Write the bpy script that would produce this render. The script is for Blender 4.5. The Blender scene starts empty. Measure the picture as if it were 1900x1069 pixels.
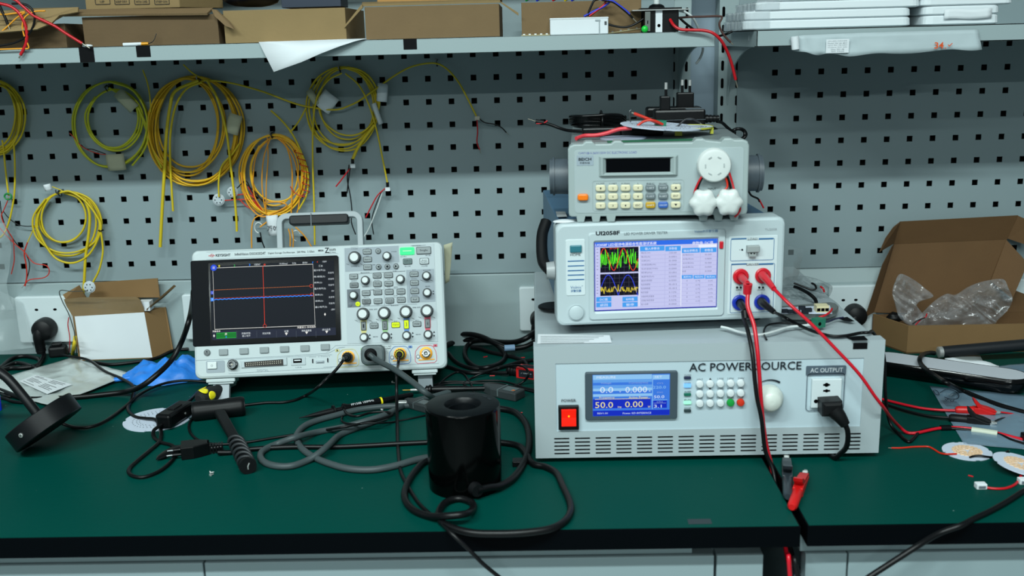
import bpy, math, random
from mathutils import Vector, Matrix, noise
from math import sin, cos, pi, radians
random.seed(7)
scene = bpy.context.scene
COL = scene.collection

# ------------------------------------------------------------------ camera
# world frame: x along the bench, y towards the wall (wall plane y = 0), z up, desk top z = 0 (metres)
FPX, YAW, PITCH, ROLL = 1907.64, .02336, .23750, -.02589
CAM = Vector((.85563, -1.74080, .52256))
_f = Vector((-sin(YAW)*cos(PITCH), cos(YAW)*cos(PITCH), -sin(PITCH)))
_r0 = Vector((cos(YAW), sin(YAW), 0)); _u0 = _r0.cross(_f)
CR = _r0*cos(ROLL) + _u0*sin(ROLL); CU = -_r0*sin(ROLL) + _u0*cos(ROLL)
cam_data = bpy.data.cameras.new('camera')
cam = bpy.data.objects.new('camera', cam_data); COL.objects.link(cam)
cam_data.sensor_width = 36; cam_data.sensor_fit = 'HORIZONTAL'
cam_data.lens = 36*FPX/1900
cam_data.clip_start = .05
cam.matrix_world = Matrix(((CR.x, CU.x, -_f.x, CAM.x), (CR.y, CU.y, -_f.y, CAM.y), (CR.z, CU.z, -_f.z, CAM.z), (0, 0, 0, 1)))
cam_data.dof.use_dof = True; cam_data.dof.focus_distance = 1.52; cam_data.dof.aperture_fstop = 5.6
scene.camera = cam

# ------------------------------------------------------------------ world, lamps, exposure
scene.view_settings.view_transform = 'Standard'; scene.view_settings.look = 'None'
EXPO = .9
scene.view_settings.gamma = 1; scene.view_settings.exposure = EXPO
w = bpy.data.worlds.new('room_light'); scene.world = w; w.use_nodes = True
w.node_tree.nodes['Background'].inputs[0].default_value = (.55, .68, .72, 1)
w.node_tree.nodes['Background'].inputs[1].default_value = .13
def tube_lamp(x, y, z, lx, ly, power, col=(.86, 1, .98)):
    d = bpy.data.lights.new('ceiling_tube_light', 'AREA'); d.shape = 'RECTANGLE'; d.size = lx; d.size_y = ly
    d.energy = power; d.color = col
    o = bpy.data.objects.new('ceiling_tube_light', d); o.location = (x, y, z); COL.objects.link(o)
for x in (-.5, 1.0):
    tube_lamp(x, -2.2, 2.05, 1.2, .12, 33)
    tube_lamp(x, -3.4, 2.05, 1.2, .12, 9)
    tube_lamp(x, -6.0, 2.05, 1.2, .12, 40)

# ------------------------------------------------------------------ finding places: a pixel of the photograph seen as a ray
def ray(px, py): return _f + CR*((px-950)/FPX) - CU*((py-534.5)/FPX)
def atY(px, py, y): d = ray(px, py); return CAM + d*((y-CAM.y)/d.y)
def atZ(px, py, z=0.): d = ray(px, py); return CAM + d*((z-CAM.z)/d.z)
def zc(x0, y0, s):
    return lambda u, v: (x0+u/s, y0+v/s)

# ------------------------------------------------------------------ materials
def lin(c): return tuple((v/255/12.92 if v/255 <= .04045 else ((v/255+.055)/1.055)**2.4) for v in c)
MATS = {}
def pm(name, rgb, rough=.5, metal=0., var=0., scale=8., bump=0., bscale=60., coat=0., spec=.5, trans=0., alpha=1., sheen=0.):
    if name in MATS: return MATS[name]
    m = bpy.data.materials.new(name); m.use_nodes = True; nt = m.node_tree; b = nt.nodes['Principled BSDF']
    c = lin(rgb); b.inputs['Base Color'].default_value = (*c, 1); b.inputs['Roughness'].default_value = rough
    b.inputs['Metallic'].default_value = metal; b.inputs['Specular IOR Level'].default_value = spec
    b.inputs['Coat Weight'].default_value = coat; b.inputs['Transmission Weight'].default_value = trans
    b.inputs['Alpha'].default_value = alpha
    tc = nt.nodes.new('ShaderNodeTexCoord')
    if var:
        n = nt.nodes.new('ShaderNodeTexNoise'); n.inputs['Scale'].default_value = scale; n.inputs['Detail'].default_value = 5
        r = nt.nodes.new('ShaderNodeMixRGB'); r.blend_type = 'MIX'
        r.inputs[1].default_value = (*[v*(1-var) for v in c], 1); r.inputs[2].default_value = (*[min(1, v*(1+var)) for v in c], 1)
        nt.links.new(tc.outputs['Object'], n.inputs['Vector']); nt.links.new(n.outputs['Fac'], r.inputs[0])
        nt.links.new(r.outputs[0], b.inputs['Base Color'])
    if bump:
        n2 = nt.nodes.new('ShaderNodeTexNoise'); n2.inputs['Scale'].default_value = bscale; n2.inputs['Detail'].default_value = 3
        bp = nt.nodes.new('ShaderNodeBump'); bp.inputs['Strength'].default_value = bump; bp.inputs['Distance'].default_value = .002
        nt.links.new(tc.outputs['Object'], n2.inputs['Vector']); nt.links.new(n2.outputs['Fac'], bp.inputs['Height'])
        nt.links.new(bp.outputs[0], b.inputs['Normal'])
    MATS[name] = m; return m
def em(name, rgb, s=1.):
    if name in MATS: return MATS[name]
    m = bpy.data.materials.new(name); m.use_nodes = True; b = m.node_tree.nodes['Principled BSDF']
    b.inputs['Base Color'].default_value = (.004, .004, .004, 1); b.inputs['Roughness'].default_value = .25; b.inputs['Specular IOR Level'].default_value = .04
    b.inputs['Emission Color'].default_value = (*lin(rgb), 1); b.inputs['Emission Strength'].default_value = s*2**-EXPO
    MATS[name] = m; return m

SHEET = pm('painted_steel_grey', (150, 166, 168), .42, var=.03, scale=4, bump=.05, bscale=300)
BOARD = pm('painted_steel_board', (134, 150, 154), .45, var=.03, scale=3, bump=.05, bscale=300)
WALLM = pm('wall_paint', (138, 155, 168), .8, var=.04)
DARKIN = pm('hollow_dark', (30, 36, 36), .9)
DESKG = pm('green_esd_laminate', (0, 62, 55), .48, var=.12, scale=3, bump=.08, bscale=120, spec=.05)
DESKE = pm('black_edge_band', (3, 6, 9), .5, spec=.04)
CABI = pm('cabinet_steel', (136, 154, 158), .5, var=.03)
KRAFT = pm('kraft_cardboard', (114, 92, 62), .85, var=.10, scale=25, bump=.15, bscale=200)
KRAFTL = pm('kraft_cardboard_light', (134, 112, 74), .85, var=.10, scale=25, bump=.15, bscale=200)
KRAFTD = pm('kraft_cardboard_brown', (96, 76, 50), .85, var=.12, scale=25, bump=.15, bscale=200)
BLACK = pm('black_plastic', (7, 8, 10), .36, spec=.3)
BLACKM = pm('black_rubber', (12, 14, 16), .48, spec=.25)
BLACKG = pm('black_gloss', (3, 4, 5), .12, spec=.35)
CORD = pm('black_cord', (7, 8, 10), .4, spec=.3)
GREYC = pm('grey_cord', (64, 74, 76), .45, spec=.3)
RED = pm('red_insulation', (186, 16, 28), .35)
REDO = pm('orange_red_insulation', (196, 40, 18), .35)
YEL = pm('yellow_fibre_cord', (205, 180, 20), .5)
YELD = pm('deep_yellow_fibre_cord', (214, 166, 14), .5)
ORG = pm('orange_fibre_cord', (226, 150, 26), .5)
BROWNW = pm('brown_insulation', (70, 40, 34), .5)
BLUEW = pm('blue_insulation', (30, 50, 190), .4)
WHITEW = pm('white_insulation', (205, 212, 212), .45)
GREENW = pm('green_insulation', (20, 130, 60), .4)
TAPEB = pm('black_tape', (7, 8, 11), .6, spec=.12)
PAPER = pm('white_paper', (214, 220, 224), .8, var=.03, scale=30)
LABEL = pm('cream_tape_label', (176, 176, 150), .8, var=.06, scale=60)
WPLA = pm('white_plastic', (206, 214, 218), .4)
INST = pm('instrument_grey', (164, 176, 180), .42, bump=.06, bscale=500)
INSTW = pm('instrument_white', (204, 216, 219), .42, bump=.05, bscale=500)
INK = pm('dark_ink', (26, 32, 40), .7, spec=.2)
INKB = pm('blue_ink', (40, 100, 150), .6)
INKW = pm('white_ink', (210, 216, 220), .6)
METAL = pm('bright_metal', (206, 208, 206), .3, metal=.65)
TIN = pm('tinned_wire', (170, 165, 150), .35, metal=.8)
COPPER = pm('copper', (190, 110, 70), .35, metal=.8)
SILV = pm('steel', (120, 124, 126), .35, metal=1.)
SLOT = pm('slot_black', (2, 2, 3), .9, spec=.05)

# worn specks and lint scattered on the desk mat
_n = DESKG.node_tree; _b = _n.nodes['Principled BSDF']; _src = _b.inputs['Base Color'].links[0].from_socket
_t = _n.nodes.new('ShaderNodeTexCoord'); _mx = _n.nodes.new('ShaderNodeMixRGB'); _mx.inputs[2].default_value = (.22, .34, .32, 1)
_v = _n.nodes.new('ShaderNodeTexVoronoi'); _v.inputs['Scale'].default_value = 34
_c = _n.nodes.new('ShaderNodeMath'); _c.operation = 'LESS_THAN'; _c.inputs[1].default_value = .030
_q = _n.nodes.new('ShaderNodeTexNoise'); _q.inputs['Scale'].default_value = 9; _g = _n.nodes.new('ShaderNodeMath'); _g.operation = 'GREATER_THAN'; _g.inputs[1].default_value = .50
_k = _n.nodes.new('ShaderNodeMath'); _k.operation = 'MULTIPLY'; _k2 = _n.nodes.new('ShaderNodeMath'); _k2.operation = 'MULTIPLY'; _k2.inputs[1].default_value = .6
for a, b in ((_t.outputs['Object'], _v.inputs['Vector']), (_t.outputs['Object'], _q.inputs['Vector']), (_v.outputs['Distance'], _c.inputs[0]), (_q.outputs['Fac'], _g.inputs[0]), (_c.outputs[0], _k.inputs[0]), (_g.outputs[0], _k.inputs[1]), (_k.outputs[0], _k2.inputs[0]), (_k2.outputs[0], _mx.inputs[0]), (_src, _mx.inputs[1]), (_mx.outputs[0], _b.inputs['Base Color'])): _n.links.new(a, b)

# ------------------------------------------------------------------ mesh builder
GLYPHS = {}
def glyphs(s, bold=0.):
    k = (s, bold)
    if k not in GLYPHS:
        cu = bpy.data.curves.new('t', 'FONT'); cu.body = s; cu.size = 1; cu.resolution_u = 2; cu.offset = bold
        cu.align_x = 'CENTER'; cu.align_y = 'CENTER'; cu.extrude = 0
        o = bpy.data.objects.new('t', cu); COL.objects.link(o)
        dg = bpy.context.evaluated_depsgraph_get(); me = bpy.data.meshes.new_from_object(o.evaluated_get(dg))
        vs = [v.co.copy() for v in me.vertices]; fs = [tuple(p.vertices) for p in me.polygons]
        bpy.data.objects.remove(o); bpy.data.meshes.remove(me); bpy.data.curves.remove(cu)
        if vs:
            x0 = min(v.x for v in vs); x1 = max(v.x for v in vs); y0 = min(v.y for v in vs); y1 = max(v.y for v in vs)
        else: x0 = x1 = y0 = y1 = 0
        GLYPHS[k] = ([Vector((v.x-(x0+x1)/2, v.y-(y0+y1)/2, 0)) for v in vs], fs, max(1e-6, x1-x0), max(1e-6, y1-y0))
    return GLYPHS[k]
def catmull(P, sub, closed=False):
    n = len(P); out = []
    if n < 3 or sub <= 1: return list(P)
    rng = range(n) if closed else range(n-1)
    for i in rng:
        if closed: a, b, c, d = P[(i-1) % n], P[i], P[(i+1) % n], P[(i+2) % n]
        else:
            b, c = P[i], P[i+1]; a = P[i-1] if i else b*2-c; d = P[i+2] if i+2 < n else c*2-b
        for k in range(sub):
            t = k/sub
            out.append(.5*((2*b)+(c-a)*t+(2*a-5*b+4*c-d)*t*t+(3*b-a-3*c+d)*t**3))
    if not closed: out.append(P[-1].copy())
    return out
class MB:
    def __init__(s, M=None): s.v = []; s.f = []; s.mi = []; s.sm = []; s.mats = []; s.M = M or Matrix()
    def add(s, vs, fs, mat, M=None, smooth=False):
        T = s.M @ M if M is not None else s.M
        o = len(s.v); s.v += [T @ Vector(v) for v in vs]
        if mat not in s.mats: s.mats.append(mat)
        k = s.mats.index(mat)
        for f in fs: s.f.append(tuple(i+o for i in f)); s.mi.append(k); s.sm.append(smooth)
        return s
    def box(s, x0, x1, y0, y1, z0, z1, mat, M=None):
        vs = [(x, y, z) for x in (x0, x1) for y in (y0, y1) for z in (z0, z1)]
        return s.add(vs, [(0, 1, 3, 2), (4, 6, 7, 5), (0, 4, 5, 1), (2, 3, 7, 6), (0, 2, 6, 4), (1, 5, 7, 3)], mat, M)
    def hull8(s, b, mat, M=None):   # eight corners: bottom ring of 4, top ring of 4
        return s.add(b, [(3, 2, 1, 0), (4, 5, 6, 7), (0, 1, 5, 4), (1, 2, 6, 5), (2, 3, 7, 6), (3, 0, 4, 7)], mat, M)
    def prism(s, poly, y0, y1, mat, M=None, bev=0., bevb=0., smooth=False):
        # poly (x,z) counter-clockwise seen from the front (-y); front at y0, bevelled by bev
        n = len(poly); cx = sum(p[0] for p in poly)/n; cz = sum(p[1] for p in poly)/n
        w = (max(p[0] for p in poly)-min(p[0] for p in poly))/2 or 1; h = (max(p[1] for p in poly)-min(p[1] for p in poly))/2 or 1
        def ring(y, ins): return [(cx+(x-cx)*(1-ins/w), y, cz+(z-cz)*(1-ins/h)) for x, z in poly]
        rings = []
        if bev: rings += [ring(y0, bev), ring(y0+bev*.3, bev*.3)]; rings.append(ring(y0+bev, 0))
        else: rings.append(ring(y0, 0))
        if bevb: rings += [ring(y1-bevb, 0), ring(y1, bevb)]
        else: rings.append(ring(y1, 0))
        vs = [v for r in rings for v in r]; fs = [tuple(range(n))]
        L = len(rings)
        s.add(vs, [tuple(range(n)), tuple((L-1)*n+i for i in reversed(range(n)))], mat, M)
        vs2 = vs; ff = []
        for k in range(L-1):
            for i in range(n):
                j = (i+1) % n; ff.append((k*n+i, (k+1)*n+i, (k+1)*n+j, k*n+j))
        o = len(s.v)-len(vs)
        kk = s.mats.index(mat)
        for f in ff: s.f.append(tuple(i+o for i in f)); s.mi.append(kk); s.sm.append(smooth)
        return s
    def rrect(s, cx, cz, w, h, r, y0, y1, mat, M=None, bev=0., seg=4, bevb=0.):
        return s.prism(rr(cx, cz, w, h, r, seg), y0, y1, mat, M, bev, bevb)
    def disc(s, cx, cz, r, y0, y1, mat, M=None, bev=0., n=28):
        return s.prism([(cx+r*cos(2*pi*i/n), cz+r*sin(2*pi*i/n)) for i in range(n)], y0, y1, mat, M, bev, smooth=False)
    def lathe(s, prof, mat, M=None, n=28, cap=True, smooth=True):   # prof (r, z) about z
        # rings are doubled where the profile turns sharply, so hard edges stay crisp
        cs = [(cos(2*pi*i/n), sin(2*pi*i/n)) for i in range(n)]
        ring = lambda q: [(q[0]*c, q[0]*d, q[1]) for c, d in cs]
        vs = ring(prof[0]); fs = []; last = None
        for k in range(len(prof)-1):
            a, b = Vector(prof[k]), Vector(prof[k+1]); d = b-a
            if d.length < 1e-9: continue
            d.normalize()
            if last is not None and last.dot(d) < .80: vs += ring(prof[k])
            o = len(vs)-n; vs += ring(prof[k+1]); last = d
            for i in range(n):
                j = (i+1) % n; fs.append((o+i, o+j, o+n+j, o+n+i))
        s.add(vs, fs, mat, M, smooth)
        if cap: s.add(ring(prof[0])+ring(prof[-1]), [tuple(reversed(range(n))), tuple(range(n, 2*n))], mat, M)
        return s
    def frus(s, a, b, r0, r1, mat, n=16, smooth=True):
        a = Vector(a); b = Vector(b); d = b-a
        M = Matrix.Translation(a) @ d.to_track_quat('Z', 'Y').to_matrix().to_4x4()
        return s.lathe([(r0, 0), (r1, d.length)], mat, M, n, True, smooth)
    def tube(s, P, r, mat, n=8, sub=6, closed=False, cap=True, flat=1.):
        P = [Vector(p) for p in P]; Q = catmull(P, sub, closed); L = len(Q)
        rr_ = r if callable(r) else (lambda t: r)
        vs = []; fs = []; up = None
        for i, q in enumerate(Q):
            a = Q[(i-1) % L] if (closed or i) else Q[i]; b = Q[(i+1) % L] if (closed or i < L-1) else Q[i]
            t = (b-a)
            if t.length < 1e-9: t = Vector((1, 0, 0))
            t.normalize()
            if up is None:
                up = Vector((0, 0, 1)) if abs(t.z) < .9 else Vector((0, 1, 0))
            up = up - t*up.dot(t)
            if up.length < 1e-6: up = t.orthogonal()
            up.normalize(); sd = t.cross(up); R = rr_(i/max(1, L-1))
            for k in range(n):
                an = 2*pi*k/n; vs.append(q+sd*(R*cos(an))+up*(R*flat*sin(an)))
        for i in range(L if closed else L-1):
            j = (i+1) % L
            for k in range(n):
                m = (k+1) % n; fs.append((i*n+k, i*n+m, j*n+m, j*n+k))
        s.add(vs, fs, mat, None, True)
        if not closed and cap: s.add([vs[i] for i in range(n)]+[vs[(L-1)*n+i] for i in range(n)], [tuple(reversed(range(n))), tuple(range(n, 2*n))], mat)
        return s
    def text(s, t, x, z, h, mat, w=None, y=-.0003, bold=0., M=None, rot=0.):
        # h = height of the body in metres; w = width to fit
        vs, fs, gw, gh = glyphs(t, bold)
        if not vs: return s
        k = h/gh; kx = (w/gw if w else k); cr, sr = cos(rot), sin(rot)
        return s.add([(x+(v.x*kx)*cr-(v.y*k)*sr, y, z+(v.x*kx)*sr+(v.y*k)*cr) for v in vs], [tuple(f) for f in fs], mat, M)
    def quad(s, x0, x1, z0, z1, y, mat, M=None): return s.add([(x0, y, z0), (x1, y, z0), (x1, y, z1), (x0, y, z1)], [(0, 1, 2, 3)], mat, M)
    def poly(s, pts, mat, M=None): return s.add(pts, [tuple(range(len(pts)))], mat, M)
    def sheet(s, pts, y, mat, t=.0002):   # flat polygon (x,z) with thickness
        return s.prism(pts, y, y+t, mat)
    def grid(s, fn, nu, nv, mat, closedu=False, smooth=True, M=None):
        vs = [fn(i/(nu if closedu else nu-1), j/(nv-1)) for j in range(nv) for i in range(nu)]; fs = []
        for j in range(nv-1):
            for i in range(nu if closedu else nu-1):
                k = (i+1) % nu; fs.append((j*nu+i, j*nu+k, (j+1)*nu+k, (j+1)*nu+i))
        return s.add(vs, fs, mat, M, smooth)
    def build(s, name, parent=None, label=None, cat=None, group=None, kind=None, solid=0., bevel=0., loc=None, subd=0):
        me = bpy.data.meshes.new(name)
        vv = s.v
        if loc is not None: vv = [v-Vector(loc) for v in s.v]
        me.from_pydata([tuple(v) for v in vv], [], s.f)
        for m in s.mats: me.materials.append(m)
        me.polygons.foreach_set('material_index', s.mi); me.polygons.foreach_set('use_smooth', s.sm)
        me.update()
        o = bpy.data.objects.new(name, me); COL.objects.link(o)
        if parent is not None: o.parent = parent
        if loc is not None: o.location = loc
        tag(o, label, cat, group, kind)
        if solid: q = o.modifiers.new('thickness', 'SOLIDIFY'); q.thickness = solid; q.offset = 0
        if subd: q = o.modifiers.new('smooth', 'SUBSURF'); q.levels = q.render_levels = subd
        if bevel: q = o.modifiers.new('bevel', 'BEVEL'); q.width = bevel; q.segments = 2; q.limit_method = 'ANGLE'; q.angle_limit = radians(50)
        return o
def rr(cx, cz, w, h, r, seg=4):
    r = min(r, w/2, h/2); P = []
    for k, (sx, sz) in enumerate(((1, -1), (1, 1), (-1, 1), (-1, -1))):
        a0 = -pi/2+k*pi/2
        for i in range(seg+1):
            a = a0+i*pi/2/seg; P.append((cx+sx*(w/2-r)+r*cos(a), cz+sz*(h/2-r)+r*sin(a)))
    return P
def tag(o, label=None, cat=None, group=None, kind=None):
    if label: o['label'] = label
    if cat: o['category'] = cat
    if group: o['group'] = group
    if kind: o['kind'] = kind
    return o
def thing(name, label, cat, M=None, group=None):
    o = bpy.data.objects.new(name, None); COL.objects.link(o); o.empty_display_size = .02
    if M is not None: o.matrix_world = M if isinstance(M, Matrix) else Matrix.Translation(Vector(M))
    return tag(o, label, cat, group)
def frame(x, y, z, yaw=0., tilt=0.):
    ux = Vector((cos(yaw), sin(yaw), 0)); n = Vector((-sin(yaw), cos(yaw), 0))
    uz = Vector((0, 0, 1))*cos(tilt)+n*sin(tilt); uy = uz.cross(ux)
    return Matrix(((ux.x, uy.x, uz.x, x), (ux.y, uy.y, uz.y, y), (ux.z, uy.z, uz.z, z), (0, 0, 0, 1)))
class Face:   # maps a pixel onto the front plane of an instrument: local (x, z)
    def __init__(s, M, zoom=None, y=0.): s.M = M; s.I = M.inverted(); s.zoom = zoom; s.y = y
    def __call__(s, u, v, y=None):
        if s.zoom: u, v = s.zoom(u, v)
        o = s.I @ CAM; d = (s.I @ (CAM+ray(u, v)))-o; t = ((s.y if y is None else y)-o.y)/d.y; q = o+d*t
        return q.x, q.z
def D(u, v, z=0.): return atZ(u, v, z)
def cord(name, pts, r, mat, label=None, cat=None, group=None, parent=None, n=8, sub=6, ends=None, extra=None):
    # pts: (px, py) on the desk at z=r, (px, py, z) at height z, Vector as is, ('y', px, py, y) in front of the wall
    P = []
    for p in pts:
        if isinstance(p, Vector): P.append(p)
        elif p[0] == 'y': P.append(atY(p[1], p[2], p[3]))
        elif len(p) == 2: P.append(atZ(p[0], p[1], r))
        else: P.append(atZ(*p))
    m = MB(); m.tube(P, r, mat, n, sub)
    if ends:   # bare strands at (start, end)
        for e, (a, b) in zip(ends, ((P[0], P[1]), (P[-1], P[-2]))):
            if e: d = (a-b).normalized(); m.tube([a, a+d*e], r*.45, TIN, 5, 1)
    if extra: extra(m, P)
    if parent is not None: return m.build(name, parent, label)
    return m.build(name, None, label, cat, group)

def filmmat(name, rgb, base=.12, edge=.6, rough=.12, bump=0., bs=40, gloss=.0):
    # thin clear film: mostly see-through, whiter and shinier at grazing angles
    if name in MATS: return MATS[name]
    m = bpy.data.materials.new(name); m.use_nodes = True; nt = m.node_tree; b = nt.nodes['Principled BSDF']
    b.inputs['Base Color'].default_value = (*lin(rgb), 1); b.inputs['Roughness'].default_value = rough; b.inputs['Specular IOR Level'].default_value = 1.
    tr = nt.nodes.new('ShaderNodeBsdfTransparent'); mx = nt.nodes.new('ShaderNodeMixShader'); fr = nt.nodes.new('ShaderNodeLayerWeight'); fr.inputs['Blend'].default_value = .35
    mr = nt.nodes.new('ShaderNodeMapRange'); mr.inputs['To Min'].default_value = base; mr.inputs['To Max'].default_value = edge
    nt.links.new(fr.outputs['Facing'], mr.inputs['Value']); nt.links.new(mr.outputs[0], mx.inputs[0]); nt.links.new(tr.outputs[0], mx.inputs[1])
    gl = nt.nodes.new('ShaderNodeBsdfGlossy'); gl.inputs['Roughness'].default_value = rough; gl.inputs['Color'].default_value = (.95, .97, 1, 1); m2 = nt.nodes.new('ShaderNodeMixShader'); m2.inputs[0].default_value = gloss
    nt.links.new(b.outputs[0], m2.inputs[1]); nt.links.new(gl.outputs[0], m2.inputs[2]); nt.links.new(m2.outputs[0], mx.inputs[2])
    nt.links.new(mx.outputs[0], nt.nodes['Material Output'].inputs[0])
    if bump:
        tc = nt.nodes.new('ShaderNodeTexCoord'); n2 = nt.nodes.new('ShaderNodeTexVoronoi'); n2.inputs['Scale'].default_value = bs; bp = nt.nodes.new('ShaderNodeBump'); bp.inputs['Strength'].default_value = bump; bp.inputs['Distance'].default_value = .004
        nt.links.new(tc.outputs['Object'], n2.inputs['Vector']); nt.links.new(n2.outputs['Distance'], bp.inputs['Height']); nt.links.new(bp.outputs[0], b.inputs['Normal']); nt.links.new(bp.outputs[0], gl.inputs['Normal']); nt.links.new(bp.outputs[0], fr.inputs['Normal'])
    MATS[name] = m; return m
# ------------------------------------------------------------------ setting
b = MB(); b.box(-1.2, 3.2, .045, .06, -.75, 1.6, WALLM); b.build('wall_back', kind='structure')
b = MB(); b.box(-1.5, 3.5, -4, .06, -.77, -.75, pm('floor_vinyl', (120, 130, 130), .5, var=.05)); b.build('floor', kind='structure')

def pegboard(x0, x1, z0, z1, hx, hz, cols, rows, name_lab):
    # real square holes punched in a 1.5 mm sheet folded back at its edges
    P = .038; h = .00475; T = .0016
    m = MB()
    gx0 = hx+min(cols)*P-P/2; gx1 = hx+max(cols)*P+P/2
    gz1 = hz-min(rows)*P+P/2; gz0 = hz-max(rows)*P-P/2
    m.quad(x0, gx0, z0, z1, 0, BOARD); m.quad(gx1, x1, z0, z1, 0, BOARD)
    m.quad(gx0, gx1, gz1, z1, 0, BOARD); m.quad(gx0, gx1, z0, gz0, 0, BOARD)
    for c in cols:
        for r in rows:
            cx, cz = hx+c*P, hz-r*P; o = P/2
            vs = [(cx-o, 0, cz-o), (cx+o, 0, cz-o), (cx+o, 0, cz+o), (cx-o, 0, cz+o),
                  (cx-h, 0, cz-h), (cx+h, 0, cz-h), (cx+h, 0, cz+h), (cx-h, 0, cz+h)]
            vs += [(x, T, z) for x, y, z in vs[4:8]]
            m.add(vs, [(0, 1, 5, 4), (1, 2, 6, 5), (2, 3, 7, 6), (3, 0, 4, 7), (4, 5, 9, 8), (5, 6, 10, 9), (6, 7, 11, 10), (7, 4, 8, 11)], BOARD)
    m.box(x0, x1, 0, .0015, z0-.0005, z0, BOARD); m.box(x0, x1, 0, .0015, z1, z1+.0005, BOARD)
    m.box(x0-.0005, x0, 0, .0015, z0, z1, BOARD); m.box(x1, x1+.0005, 0, .0015, z0, z1, BOARD)
    # dark plate added behind the holes, its colour standing in for shade
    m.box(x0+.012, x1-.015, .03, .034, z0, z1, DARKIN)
    return m.build('pegboard', None, *name_lab)
pegboard(-.75, 1.0905, .1292, .86, 0, .5, range(-16, 28), range(0, 10), ('long grey steel pegboard with square holes, hung with yellow cord coils', 'pegboard'))
pegboard(1.1975, 2.2, .1262, .86, 1.2583, .4959, range(0, 20), range(0, 10), ('grey steel pegboard with square holes, behind the open cardboard carton', 'pegboard'))

def post(x0, x1, slots, lab):
    m = MB(); z0, z1 = -.7, .95
    # face split in strips around rows of real-looking slots (dark recessed slots)
    m.box(x0, x1, .002, .040, z0, z1, SHEET)
    for sx in slots:
        z = -.0
        while z < z1-.03:
            m.prism(rr(sx, z+.012, .0046, .0165, .0023, 3), .0016, .0022, SLOT); z += .0287
    return m.build('slotted_upright', None, lab, 'upright post')
post(1.078, 1.1195, (1.0915, 1.1125), 'grey slotted steel upright left of the narrow wall gap')
post(1.1655, 1.207, (1.1722, 1.1965), 'grey slotted steel upright right of the narrow wall gap')

def trunk(x0, x1, zt, lab, bev=0.):
    m = MB()
    if bev:
        m.prism([(0, 0), (1, 0), (1, 1), (0, 1)], 0, 0, SHEET) if 0 else None
        vs = lambda x: [(x, .0, -.004), (x, -.012, -.004), (x, -.012, zt-bev), (x, -.001, zt), (x, .0015, zt)]
        a = vs(x0)+vs(x1); m.add(a, [(i, i+1, i+6, i+5) for i in range(4)]+[(0, 1, 2, 3, 4), (9, 8, 7, 6, 5)], SHEET)
    else: m.box(x0, x1, -.006, .0015, -.004, zt, SHEET)
    return m.build('socket_panel', None, lab, 'wall panel', bevel=.0012)
trunk(-.75, 1.0905, .1275, 'grey steel back panel with wall sockets under the long pegboard')
trunk(1.118, 2.2, .1245, 'grey steel back panel with sockets behind the open carton', bev=.022)

def shelf(x0, x1, z0, z1, y0, brk, lab, side=0):
    t = thing('steel_shelf', lab, 'shelf', (x0, 0, z1))
    L = x1-x0; H = z1-z0; m = MB()
    m.box(0, L, y0, 0, -.0015, 0, SHEET); m.box(0, L, y0, y0+.0015, -H, 0, SHEET)
    m.box(0, .0015, y0, -.003, -H, 0, SHEET); m.box(L-.0015, L, y0, -.003, -H, 0, SHEET)
    m.box(0, L, y0, y0+.012, -H, -H+.0015, SHEET)
    if side: m.prism(rr(-.0, -.010, .003, .008, .001), 0, 0, SLOT) if 0 else m.box(-.0004, 0, y0+.05, y0+.054, -H*.62, -H*.3, INKW)
    m.build('shelf_tray', t, bevel=.0012)
    for bx in brk:
        q = MB(); bx -= x0
        pts = [(0, -H)]; D0, Hb = .2, .095
        n = 12
        curve = [(-(D0*(1-sin(i/n*pi/2))), -H-Hb*(1-cos(i/n*pi/2)) if 0 else -H-Hb*(i/n)**1.7) for i in range(n+1)]
        poly = [(0., -H+.004)]+[(-D0, -H+.004)]+curve
        vs = [(bx+s_, y, z) for s_ in (-.001, .001) for y, z in poly]; N = len(poly)
        q.add(vs, [tuple(range(N)), tuple(reversed(range(N, 2*N)))]+[(i, i+N, (i+1) % N+N, (i+1) % N) for i in range(N)], SHEET)
        q.build('bracket', t)
    return t
LZ = .5262
shelf(-.75, 1.1135, .5052, LZ, -.26, (1.1005,), 'long grey steel shelf over the left pegboard, loaded with cartons')
shelf(1.1712, 2.2, .5030, .5262, -.26, (1.181,), 'grey steel shelf at the right carrying white foam trays', side=1)

shelf(-.75, 1.1135, .755, .776, -.26, (1.1005,), 'unseen grey steel shelf added above the left shelf to shade the board')  # unseen upper shelf, added to shade the board behind the cartons
shelf(1.1712, 2.2, .755, .776, -.26, (1.181,), 'unseen grey steel shelf added above the right shelf to shade the board')  # likewise added out of view for its shade on the right board
# desks
def desk(x0, x1, y0, lab):
    t = thing('workbench', lab, 'workbench', (x0, y0, 0))
    L = x1-x0; m = MB(); m.box(0, L, 0, -y0-.006, -.0242, 0, DESKE)
    m.box(.0015, L-.0015, .0015, -y0-.0075, -.0001, .0005, DESKG)
    m.build('table_top', t, bevel=.0008)
    return t
t = desk(-.75, 1.1385, -.7115, 'green topped workbench with black edge, long left section')
def apron(t, x0, x1, y, z0, z1, nm, mat=CABI):
    m = MB(); m.box(x0, x1, y, y+.02, z0, z1, mat); m.build(nm, t, bevel=.001)
apron(t, .0, 1.776, .028, -.045, -.0242, 'frame_beam'); 
for a, c in ((.0, .62), (.622, 1.222), (1.224, 1.80), (1.803, 1.855)): apron(t, a, c, .024, -.30, -.046, 'drawer_front')
for a in (.02, 1.80): m = MB(); m.box(a, a+.04, .05, .65, -.75, -.0242, CABI); m.build('leg', t)
t = desk(1.1465, 2.2, -.7105, 'green topped workbench with black edge, right section beyond the gap')
apron(t, .0, 1.05, .028, -.045, -.0242, 'frame_beam')
for a, c in ((.006, .052), (.054, .6), (.602, 1.05)): apron(t, a, c, .024, -.083, -.046, 'drawer_front')
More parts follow.
